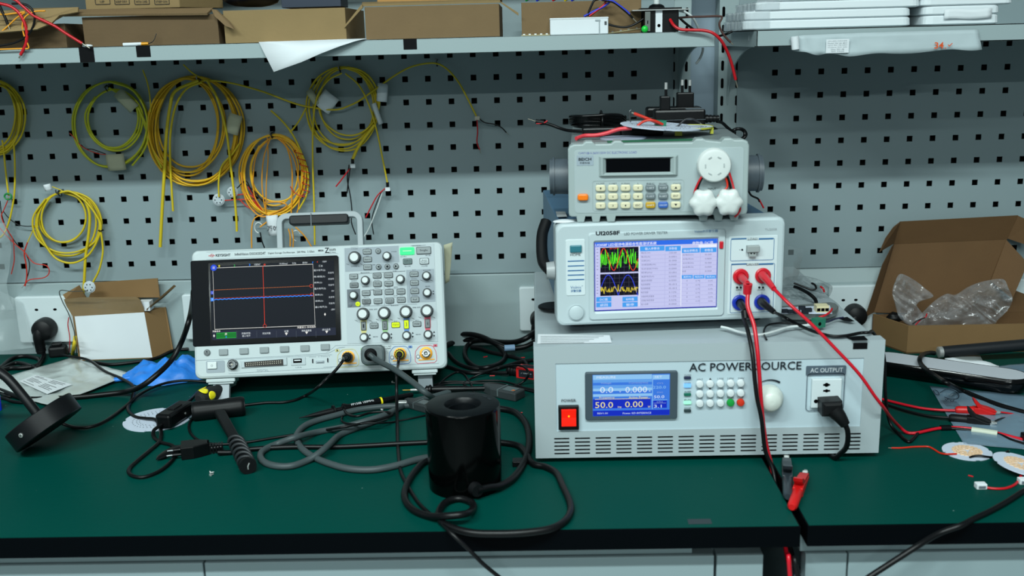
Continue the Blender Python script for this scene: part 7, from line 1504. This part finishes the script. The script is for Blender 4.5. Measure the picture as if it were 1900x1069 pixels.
# handle tube + ring + cord
a = atY(1741, 654, -.155); b_ = atY(1925, 638, -.150)
t = thing('metal_tube', 'black tube with silver ring end resting in front of the carton', 'lamp', lookM(a, b_)); L = (b_-a).length; TI = t.matrix_world.inverted()
m = MB(); m.lathe([(.0080, .006), (.0094, .0065), (.0094, L)], pm('tube_black', (26, 29, 33), .4), XUP, 24); m.build('tube', t); m = MB(); m.lathe([(.0065, -.001), (.0092, 0), (.0092, .006), (.0082, .0065)], METAL, XUP, 24); m.build('end_ring', t, 'silver ring')
dc('cable', None, None, ZG, ((650, 75, 'y', -.156), (600, 72, 'y', -.165), (545, 90, 'y', -.20), (518, 125, 'y', -.24), (530, 175, .032), (590, 235, .032), (680, 295, .031), (760, 345, 'y', -.385), (880, 405, .008), (1000, 455, .0045), (1150, 515, .0045), (1300, 565, .0045), (1500, 620, .0045)), .0036, CORD, parent=t, inv=TI)
# ---- open mailer carton
c0 = Vector((1.4335, -.0965, 0)); X1 = 1.72; D_ = .078; hh = .060; KM = pm('mailer_kraft', (122, 94, 58), .8, var=.08, scale=30, bump=.1, bscale=300); KMI = pm('mailer_inside', (98, 70, 40), .8, var=.08, scale=30, bump=.1, bscale=300)
FLp = atZ(1682, 657, 0); BLp = atZ(1628, 634, 0); zf = atY(1682, 605, FLp.y).z
c0 = FLp; t = thing('cardboard_box', 'open brown mailing carton with raised lid holding clear plastic, at the right', 'cardboard box', c0); I = Matrix.Translation(-c0)
BLp = Vector((atY(1612, 600, -.028).x+.006, -.028, 0))
m = MB(M=I); Z_ = Vector((0, 0, zf)); FR = Vector((1.78, c0.y-.002, 0)); BR = FR+(BLp-FLp)
th = .003
plate(m, (FLp, FR, FR+Z_, FLp+Z_), KM, th); m.build('front_wall', t)
m = MB(M=I); plate(m, (BLp, FLp, FLp+Z_, BLp+Z_*1.02), KM, th); m.build('side_wall', t)
m = MB(M=I); plate(m, (BR, BLp, BLp+Z_, BR+Z_), KMI, th); P = [FLp, FR, BR, BLp]; m.hull8([p+Vector((0, 0, .0004)) for p in P]+[p+Vector((0, 0, .003)) for p in P], KMI); m.build('body', t)
yl = -.026; at2 = lambda u, v, yy: atY(*ZM(u, v), yy)
def sheetp(nm, pts, lab=None, mat=KMI):
    m = MB(M=I); k = len(pts); n = Vector((0, .0025, 0)); m.add(pts+[p+n for p in pts], [tuple(range(k)), tuple(reversed(range(k, 2*k)))]+[(i, (i+1) % k, k+(i+1) % k, k+i)[::-1] for i in range(k)], mat); return m.build(nm, t, lab)
yT = -.020
yv = lambda v: yl+(yT-yl)*(655-v)/455
sheetp('lid', [at2(70, 655, yl), at2(1180, 655, yl), at2(925, 188, yT), at2(203, 218, yT)] if 0 else [at2(72, 655, yl), at2(1100, 690, yv(690)), at2(1100, 560, yv(560)), at2(822, 455, yv(455)), at2(925, 188, yT), at2(203, 218, yT)], 'brown raised lid')
sheetp('lid_side', [at2(822, 455, yl-.001), at2(960, 570, -.055), at2(1060, 340, -.055), at2(922, 190, yT-.001)], 'right lid side')
sheetp('lid_side', [at2(20, 685, -.045), at2(75, 655, yl), at2(205, 218, yT), at2(190, 235, -.03), at2(130, 350, -.042)], 'left lid side')
sheetp('lid_tuck', [at2(200, 217, yT), at2(928, 187, yT), at2(998, 34, -.034), at2(243, 74, -.034)], 'folded upper lid panel')
sheetp('tuck_wing', [at2(203, 214, yT-.001), at2(243, 76, -.035), at2(200, 110, -.044), at2(150, 180, -.052), at2(112, 268, -.056)], 'left pointed wing')
sheetp('tuck_wing', [at2(930, 182, yT-.001), at2(1100, 240, -.05), at2(1100, 80, -.05), at2(998, 36, -.035)], 'right pointed wing')
# plastic inside
CLR = filmmat('crumpled_clear', (214, 220, 226), .13, .62, .16, 0, 38, .55)
def crumple(name, label, outline_px, y0, dep, seed, Z=ZM, lobes=3, mat=None, top=None):
    # closed crumpled pouch whose silhouette follows points; depth dep
    n = 40; cpx = [sum(p[i] for p in outline_px)/len(outline_px) for i in (0, 1)]
    P = [Vector((p[0], p[1], 0)) for p in outline_px]; Q = catmull(P, 6, True); N = len(Q)
    m = MB()
    def fn(sgn):
        def g(u, v):
            i = u*N; a = Q[int(i) % N].lerp(Q[(int(i)+1) % N], i-int(i)); p = Vector((cpx[0], cpx[1], 0)).lerp(a, v)
            A, B = p.x*.8+p.y*.6, p.y*.8-p.x*.6; k = noise.noise(Vector((p.x*.012, p.y*.012, seed)))+1.1*(.4-abs(noise.noise(Vector((A*.006, B*.030, seed+5)))))+.8*(.3-abs(noise.noise(Vector((A*.028, B*.010, seed+9)))))
            return atY(*Z(p.x, p.y), y0+sgn*dep*(1-v*v)**.5*(.7+.5*k)-.012*k)
        return g
    m.grid(fn(-1), N, 22, mat or CLR, closedu=True); m.grid(fn(1), N, 8, mat or CLR, closedu=True)
    return m.build(name, None, label, 'plastic bag')
crumple('plastic_bag', 'large crumpled clear plastic bag lying in the open mailing carton', ((330, 720), (400, 640), (470, 575), (540, 536), (600, 540), (680, 490), (780, 455), (900, 442), (935, 500), (962, 570), (930, 640), (870, 700), (820, 742), (600, 760), (400, 760)), -.066, .020, 3)
crumple('plastic_bag', 'smaller upright clear plastic bag at the left of the carton', ((245, 408), (330, 445), (400, 500), (455, 552), (370, 585), (350, 620), (400, 690), (320, 740), (240, 690), (210, 600), (192, 530), (210, 460)), -.074, .010, 11)
dc('wire', 'red and black wire pair poking up inside the mailing carton', 'wire', ZM, ((340, 735, 'y', -.092), (375, 700, 'y', -.093), (405, 685, 'y', -.093), (414, 662, 'y', -.093)), .0011, RED); dc('wire', 'black wire poking up inside the mailing carton', 'wire', ZM, ((320, 730, 'y', -.094), (360, 703, 'y', -.095), (402, 690, 'y', -.095)), .0011, BLACK)
c = atY(*ZM(208, 688), -.055); blob('cable_bundle', 'dark bundle inside the mailing carton at its left corner', 'cable bundle', c, (.013, .010, .009), BLACKM, 5, .35)
# white things behind lamp head
o = film('plastic_sheet', 'white plastic sheet strip behind the lamp head', 'plastic sheet', [ZG(740, 120), ZG(1232, 185), ZG(1230, 212), ZG(760, 150)], PAPER, .022, .003, nu=14, nv=6)
m = MB(); a = atZ(*ZG(1180, 200), .001); 
film('clear_sheet', 'greenish clear sheet lying at the right behind the lamp head', 'plastic sheet', [ZG(1170, 195), (1960, 668), (1960, 700), ZG(1200, 240)], BAG, .004, .002, nu=12, nv=6, seed=4)
film('card', 'grey card lying under the lamp arm', 'card', [ZG(780, 95), ZG(1060, 95), ZG(1090, 150), ZG(800, 140)], pm('card_grey', (120, 126, 124), .7), .010, .001, nu=6, nv=4, seed=4)
# ================================================================== on top of the power source
ZT = .1552
t = thing('driver_board', 'long white driver circuit board with cream terminal block, on the power source', 'circuit board', (0, 0, 0))
P = [atZ(*ZL(270, 655), ZT+.012), atZ(*ZL(770, 655), ZT+.010), atZ(*ZL(745, 580), ZT+.010), atZ(*ZL(270, 605), ZT+.012)]
t.location = P[0]; I = Matrix.Translation(-P[0]); m = MB(M=I); m.hull8(P+[p+Vector((0, 0, .0016)) for p in P], pm('board_white', (0, 0, 0))); m.build('board', t)
for u, v in ((300, 640), (360, 645), (470, 608), (535, 628), (420, 650), (500, 650)): m = MB(M=I); a = atZ(*ZL(u, v), ZT+.0135); m.box(a.x-.004, a.x+.004, a.y-.003, a.y+.003, a.z, a.z+.004, INK); m.build('component', t, 'dark component')
m = MB(M=I); a = atZ(*ZL(615, 645), ZT+.0118); b_ = atZ(*ZL(740, 645), ZT+.0118); m.box(a.x, b_.x, a.y, a.y+.014, a.z, a.z+.009, pm('cream_plastic', (206, 198, 160), .5))
for i in range(3): x = a.x+(b_.x-a.x)*(i+.5)/3; m.box(x-.0022, x+.0022, a.y-.0004, a.y+.002, a.z+.002, a.z+.006, SLOT)
m.build('terminal_block', t, 'cream terminal block')
P = [atZ(*ZL(q[0], q[1]), ZT+.0008) for q in ((270, 715), (600, 715), (740, 700), (815, 670), (830, 640), (800, 610), (740, 600), (270, 640))]
m = MB(); k = len(P); m.add(P+[p+Vector((0, 0, .009)) for p in P], [tuple(reversed(range(k))), tuple(range(k, 2*k))]+[(i, (i+1) % k, k+(i+1) % k, k+i) for i in range(k)], pm('tray_metal', (150, 154, 152), .3, metal=.7)); m.build('metal_tray', None, 'shallow metal tray with rounded end under the driver board', 'tray', bevel=.001)
a = atZ(*ZL(640, 790), ZT); m = MB(M=Matrix.Translation(a) @ Matrix.Rotation(.5, 4, 'Z')); m.box(-.007, .007, -.004, .007, .0004, .012, pm('terminal_green', (30, 110, 86), .45)); m.disc(-.003, .006, .0025, -.0043, -.004, SLOT); m.build('terminal_block', None, 'small green terminal block on the power source', 'terminal block', bevel=.0008)
dc('wire', 'white wire lying on the power source top', 'wire', ZL, ((-330, 785, ZT+.0022), (-260, 800, ZT+.0022), (-150, 835, ZT+.0022), (0, 862, ZT+.0022), (90, 858, ZT+.0022), (200, 830, ZT+.0022), (330, 790, ZT+.0022), (460, 775, ZT+.0022), (560, 765, ZT+.0022), (610, 770, ZT+.003)), .0018, WHITEW)
dc('wire', 'thin black wire curling on the power source top', 'wire', ZL, ((120, 910, ZT+.0018), (95, 860, ZT+.0018), (100, 800, ZT+.0018), (150, 760, ZT+.0018), (280, 745, ZT+.0018), (400, 755, ZT+.0018), (520, 745, ZT+.003)), .0012, BLACK)
dc('wire', 'thin navy wire from the green terminal block', 'wire', ZL, ((670, 745, ZT+.004), (740, 730, ZT+.0018), (800, 705, ZT+.0018), (880, 690, ZT+.0018)), .0012, pm('wire_navy', (30, 34, 60), .5))
dc('wire', 'thick black wires bending down from the clear bag to the green terminal block', 'wire', ZL, ((395, 385, 'y', -.30), (460, 410, 'y', -.31), (540, 455, 'y', -.33), (600, 510, 'y', -.34), (612, 570, 'y', -.35), (585, 640, 'y', -.36), (575, 740, 'y', -.37)), .0026, CORD)
dc('wire', 'black wire arch inside the clear bag', 'wire', ZL, ((390, 350, 'y', -.28), (470, 380, 'y', -.285), (560, 415, 'y', -.29), (608, 405, 'y', -.29), (600, 370, 'y', -.29), (565, 348, 'y', -.29)), .0015, CORD)
dc('wire', 'short red wire on the driver board end', 'wire', ZL, ((635, 690, ZT+.011), (700, 670, ZT+.013), (750, 635, ZT+.015), (768, 605, ZT+.016)), .0014, RED)
dc('wire', 'tiny red wire end inside the clear bag', 'wire', ZL, ((655, 385, 'y', -.28), (680, 405, 'y', -.285), (692, 438, 'y', -.285)), .0014, RED)
CL2 = filmmat('grey_clear_film', (150, 164, 166), .16, .6, .1, .5, 30)
m = MB()
P0_, P1_, P2_, P3_ = atY(*ZL(200, -40), -.26), atY(*ZL(495, 10), -.22), atY(*ZL(430, 300), -.24), atY(*ZL(200, 420), -.34)
m.grid(lambda u, v: P0_.lerp(P1_, u).lerp(P3_.lerp(P2_, u), v)+Vector((0, -.006*noise.noise(Vector((u*3, v*3, 3))), 0)), 12, 12, CL2); m.build('clear_bag', None, 'grey clear film bag standing behind the tester right side', 'plastic bag')
crumple('clear_case', 'curved clear plastic case on the power source behind the tester', ((300, 300), (440, 275), (560, 290), (680, 330), (772, 385), (735, 485), (640, 450), (520, 410), (400, 380), (300, 370)), -.26, .012, 6, Z=ZL, mat=CL2)
crumple('clear_bag', 'loose clear bag on the power source beneath the curved case', ((280, 420), (400, 400), (540, 450), (700, 470), (850, 580), (800, 640), (600, 600), (400, 620), (280, 600)), -.30, .012, 8, Z=ZL, mat=CL2)
m = MB(); cB = atZ(*zc(960, 320, 3.3375)(225, 835), ZT+.0006); m.lathe([(.022, 0), (.022, .002), (.02, .003)], BLACKM, Matrix.Translation(cB), 28); m.build('rubber_disc', None, 'black rubber disc on the power source left of the tester', 'rubber pad')
m = MB(M=TM.copy()); a = Vector((.012, .006, W_*0+.1316)); m.grid(lambda u, v: (a.x+.014*cos(2*pi*u)*sin(pi*v/2), a.y+.009*sin(2*pi*u)*sin(pi*v/2)+.01, a.z+.0026*cos(pi*v/2)+.0003), 20, 5, PAPER, closedu=True); m.build('tissue_scrap', None, 'white tissue scrap on the tester top left corner', 'tissue')
m = MB(); P = [atZ(*zc(980, 140, 3.8174)(*q), .2950+.0006) for q in ((195, 965), (262, 965), (275, 1000), (205, 1003))]; m.hull8(P+[p+Vector((0, 0, .0002)) for p in P], pm('label_grey', (170, 176, 178), .7)); m.build('paper_label', te, 'small printed label') if 0 else m.build('sticker', None, 'small pale sticker on the blue casing beside the electronic load', 'sticker')
# ---- power plug in the AC output
x, z = F4(938, 640); t = thing('power_plug', 'black right angle mains plug in the AC OUTPUT socket', 'power plug', PSM)
m = MB(); P = [F4(*q) for q in ((878, 600), (1008, 592), (1014, 655), (985, 690), (880, 690))][::-1]; m.prism(P, -.028, -.005, BLACKM, bev=.004); m.build('plug_body', t)
cc = [Vector((*([F4(955, 650)[0]]), -.022, F4(955, 650)[1])), Vector((F4(990, 690)[0], -.026, F4(990, 690)[1])), Vector((F4(1020, 735)[0], -.028, F4(1020, 735)[1]))]
m = MB(); m.tube(cc, lambda s_: .0105-.0045*s_, BLACKM, 14, 5); m.build('strain_relief', t)
m = MB(); m.tube([cc[-1]]+[Vector((F4(u, v)[0], yy, F4(u, v)[1])) for u, v, yy in ((1034, 770, -.028), (1040, 830, -.026), (1034, 890, -.022), (1015, 940, -.014), (990, 985, -.006))]+[Vector((F4(975, 985)[0], .004, -.003))], .0033, CORD, 10, 6); m.build('power_cord', t)
# ================================================================== on top of the electronic load
LZT = .305+.0903+.0002
def ad(label, u0, u1, vb, vt, y0, dep, pins, pu0, pu1, pv, blk_y):
    a = atY(*ZO(u0, vb), y0); b_ = atY(*ZO(u1, vt), y0); L = b_.x-a.x; H = b_.z-LZT
    t = thing('wall_adapter', label, 'power adapter', (a.x, y0, LZT)); m = MB(); m.box(0, L, 0, dep, .0004, H, BLACK); m.build('case', t, bevel=.003)
    m = MB(); m.box(.0002, L-.0002, -.0004, .001, H*.52, H*.535, SZD); m.build('seam', t)
    m = MB(); q0 = atY(*ZO(pu0, pv), y0+blk_y).x-a.x; q1 = atY(*ZO(pu1, pv), y0+blk_y).x-a.x; hz = atY(*ZO(pu0, pv), y0+blk_y).z-LZT; m.box(q0, q1, blk_y, blk_y+.016, H-.001, hz, BLACK); m.build('plug_block', t, bevel=.0015)
    for pu, pv0, pv1 in pins:
        x_ = atY(*ZO(pu, pv), y0+blk_y+.008).x-a.x; z1 = atY(*ZO(pu, pv1), y0+blk_y+.008).z-LZT; z0 = atY(*ZO(pu, pv0), y0+blk_y+.008).z-LZT
        m = MB(); m.frus((x_, blk_y+.008, hz-.001), (x_, blk_y+.008, z0), .0019, .0019, BLACK, 12); m.frus((x_, blk_y+.008, z0), (x_, blk_y+.008, z1), .0023, .0021, METAL, 12); m.build('pin', t, 'metal tipped pin')
    return t, a, L, H
yA = -.335
t, a, L, H = ad('front black wall adapter standing on the electronic load, one pin visible', 875, 1350, 530, 312, yA, .030, ((978, 128, 66),), 930, 1020, 195, .006)
m = MB(); FA = Face(Matrix.Translation((a.x, yA, LZT)), ZO); m.box(L*.62, L*.97, .004, .016, H, H+.0004, SZD); m.build('label', t, 'grey label')
m = MB(); m.lathe([(.0052, 0), (.0046, .01), (.0038, .020)], BLACK, Matrix.Translation((L, .012, H*.52)) @ XUP, 14)
for i in range(4): m.lathe([(.0058-.0004*i, .002+i*.005), (.0058-.0004*i, .0044+i*.005)], BLACK, Matrix.Translation((L, .012, H*.52)) @ XUP, 14)
m.build('strain_relief', t)
t2, a2, L2, H2 = ad('rear black wall adapter on the electronic load, two pins up', 805, 1315, 530, 290, -.285, .030, ((1129, 92, 40), (1199, 95, 42)), 1086, 1240, 162, .006)
LYb = LZT+.0026
def oc(lab, L, r, mat, bare=(0, 0), nm='cable', cat='cable', y=-.33):
    P = [atY(*ZO(q[0], q[1]), q[2] if len(q) > 2 else y) for q in L]
    P = [Vector((p.x, p.y, max(p.z, LZT+r))) if p.x < 1.118 and p.x > .905 else p for p in P]; m = MB(); m.tube(P, r, mat, 8, 6)
    for e, (a_, b_) in zip(bare, ((P[0], P[1]), (P[-1], P[-2]))):
        if e: d = (a_-b_).normalized(); m.tube([a_, a_+d*e], r*.5, TIN, 5, 1)
    return m.build(nm, None, lab, cat)
oc('black adapter cord curving right into its coiled bundle on the load', ((1450, 425, -.322), (1500, 440, -.31), (1550, 485, -.30), (1600, 525, -.29)), .0022, CORD)
P = []
for i in range(44):
    a_ = i*2*pi/11; P.append(atY(*ZO(1652+64*cos(a_)+6*sin(i*.7), 545+50*sin(a_)), -.285+.008*sin(i*.9)))
m = MB(); m.tube(P, .0022, CORD, 7, 4); m.build('cable_bundle', None, 'small coiled bundle of black cord drooping at the right end of the electronic load', 'cable bundle')
oc('black cord running under the adapter to the coiled bundle', ((1340, 545, -.33), (1420, 542, -.32), (1500, 540, -.30), (1580, 525, -.29)), .0020, CORD)
P = []; R_ = random.Random(5)
for k in range(6):
    zz_ = [385, 405, 425, 445, 395, 470][k]
    for i in range(10):
        a_ = i/10*2*pi; P.append(atY(*ZO(345+255*cos(a_)*(1 if k < 5 else .9), zz_+8*sin(2*a_+k)+13*sin(a_)), -.335+.022*sin(a_)+.002*k))
t = thing('cable_bundle', 'long tied bundle of glossy black cord on the left of the electronic load', 'cable bundle', P[0]); I = Matrix.Translation(-P[0])
m = MB(M=I); m.tube([Vector((p.x, p.y, max(p.z, LZT+.004))) for p in P], .0023, BLACKG, 7, 5); m.build('cord', t)
c_ = atY(*ZO(378, 418), -.335); m = MB(M=I); m.tube([c_+Vector((0, .026*cos(a_), .0125*sin(a_))) for a_ in [i*pi/6 for i in range(12)]], .0014, BLACK, 6, 3, closed=True); m.build('cable_tie', t, 'black cable tie')
oc('black lead end with sleeve reaching left off the electronic load', ((330, 500, -.34), (200, 515, -.34), (80, 512, -.345), (0, 492, -.35), (-80, 462, -.35), (-150, 440, -.35)), .0021, CORD, (0, .008))
a_ = atY(*ZO(-190, 432), -.35); m = MB(); m.tube([a_+Vector((-.006, 0, .001)), a_+Vector((.005, 0, -.001))], .0031, BLACKM, 10, 1); m.tube([a_+Vector((-.006, 0, .001)), a_+Vector((-.016, -.001, .0045))], .0006, TIN, 5, 1); m.tube([a_+Vector((-.005, -.002, -.002)), a_+Vector((.006, -.002, -.001)), a_+Vector((.010, -.002, .002))], .0009, RED, 5, 2); m.build('wire_sleeve', None, 'black sleeve with tinned end, left above the electronic load', 'sleeve')
a_ = atZ(*ZO(190, 545), LZT); t = thing('inline_block', 'flat black inline block lying under the tied cord bundle', 'connector', (a_.x, -.392, LZT)); m = MB(); m.box(0, .050, 0, .022, .0004, .012, BLACK); m.build('case', t, bevel=.002); m = MB(); m.box(.050, .105, .001, .019, .0004, .009, BLACKM); m.build('tail', t, bevel=.002)
cD = atY(*ZO(930, 488), -.40)
tb_ = ledboard('grey round circuit board with red wires on top of the electronic load', cD, .052, tilt=(.02, .075), z=cD.z+.002)
m = MB(); m.box(-.008, .006, -.006, .004, .0012, .008, pm('terminal_green', (0, 0, 0))); m.build('terminal_block', tb_, 'green terminal block')
cD2 = atY(*ZO(1190, 545), -.385); tb2 = ledboard('yellow edged round board under the grey circuit board', cD2, .031, z=LZT+.009)
m = MB(); m.lathe([(.0312, -.0006), (.0316, .0018)], pm('edge_yellow', (190, 190, 60), .5), None, 40, cap=False); m.build('edge_band', tb2, 'yellow edge band'); m = MB(); m.box(-.022, -.013, -.030, -.026, -.0075, 0, pm('edge_yellow', (0, 0, 0))); m.build('support_tab', tb2, 'yellow support tab'); m = MB(); m.box(.026, .030, -.012, -.006, -.0075, 0, pm('edge_yellow', (0, 0, 0))); m.build('support_tab', tb2, 'yellow support tab')
m = MB(); a_ = atZ(*ZO(850, 608), LZT+.0005); m.box(a_.x-.055, a_.x+.05, a_.y-.002, a_.y+.008, LZT, LZT+.0016, pm('pcb_green', (20, 90, 60), .5)); m.build('circuit_strip', None, 'thin green circuit strip on the electronic load front edge', 'circuit board')
m = MB(); a_ = atZ(*ZO(580, 585), LZT); m.lathe([(.030, 0), (.030, .0012), (.027, .0016)], pm('foil_disc', (160, 168, 186), .4, var=.2, scale=80), Matrix.Translation((a_.x, a_.y, LZT)), 30); m.build('round_label', None, 'pale round label disc lying on the electronic load', 'disc')
oc('thick pink red wire reaching left over the electronic load', ((145, 588, -.43), (220, 560, -.42), (330, 555, -.42), (430, 535, -.42), (540, 500, -.42), (660, 488, -.42)), .0026, pm('pink_red', (214, 60, 70), .4), nm='wire', cat='wire')
oc('straight red wire rising left from the round board', ((990, 488, -.40), (930, 450, -.405), (850, 418, -.41), (760, 382, -.41), (680, 352, -.41)), .0020, REDO, (0, .003), nm='wire', cat='wire')
oc('second red wire branching on the round board', ((950, 455, -.412), (870, 420, -.415), (800, 418, -.415), (750, 440, -.415), (712, 470, -.415)), .0016, REDO, nm='wire', cat='wire')
oc('thin dark wire arching over the round board', ((1000, 488, -.40), (1080, 475, -.40), (1120, 440, -.40), (1160, 408, -.40), (1220, 402, -.40), (1270, 425, -.40), (1292, 440, -.40)), .0012, pm('wire_charcoal', (26, 28, 32), .4), (0, .003), nm='wire', cat='wire')
oc('thin bare wire standing up left of the adapters', ((650, 435, -.40), (640, 380, -.40), (638, 340, -.40), (655, 318, -.40)), .0008, SILV, nm='wire', cat='wire')
# leads around the load knobs
def lc(lab, L, r, mat):
    Zc = zc(980, 140, 3.8174); P = [LM_ @ Vector((L1(u, v)[0], yy, L1(u, v)[1])) for u, v, yy in L]; m = MB(); m.tube(P, r, mat, 8, 6); return m.build('wire', None, lab, 'wire')
lc('red wire from the dial knob down to the left binding post', ((1280, 620, -.007), (1235, 690, -.009), (1195, 760, -.009), (1172, 830, -.008), (1185, 880, -.006)), .0013, RED)
lc('black wire from the dial knob down to the left binding post', ((1290, 620, -.006), (1247, 690, -.006), (1208, 760, -.006), (1190, 830, -.006), (1200, 880, -.005)), .0016, BLACK)
lc('red wire looping round the right binding post', ((1350, 620, -.007), (1405, 660, -.009), (1435, 740, -.009), (1450, 800, -.012), (1480, 860, -.014), (1490, 930, -.014), (1475, 970, -.012), (1455, 992, -.010)), .0013, RED)
lc('black wire beside the red one near the right binding post', ((1340, 640, -.006), (1390, 680, -.006), (1415, 740, -.006), (1430, 800, -.006), (1425, 860, -.006)), .0016, BLACK)
lc('second red wire curled over the right binding post', ((1360, 660, -.008), (1400, 740, -.008), (1400, 790, -.009), (1360, 815, -.011), (1335, 860, -.013), (1340, 910, -.013)), .0013, REDO)
lc('black wire linking the two binding posts', ((1250, 900, -.006), (1290, 925, -.006), (1330, 928, -.006), (1360, 910, -.006)), .0014, BLACK)
Zc_ = zc(980, 140, 3.8174)
m = MB(); m.tube([atY(*Zc_(*q), -.20) for q in ((1560, 815), (1580, 850), (1625, 872), (1640, 895))], .0016, BLACK, 6, 6); m.tube([atY(*Zc_(*q), -.20) for q in ((1636, 880), (1650, 905), (1668, 940))], .0013, RED, 6, 4); m.build('wire', None, 'short black and red wire poking out behind the electronic load right side', 'wire')
m = MB(); c = atY(829, 480, -.16); m.grid(lambda u, v: Vector((c.x-.004+.014*u*(1-.5*v), c.y+.003*sin(5*v), c.z+.022-.062*v+.004*u)), 5, 9, LABEL); m.build('paper_strip', None, 'cream paper strip hanging behind the oscilloscope right edge', 'paper', solid=.0004)
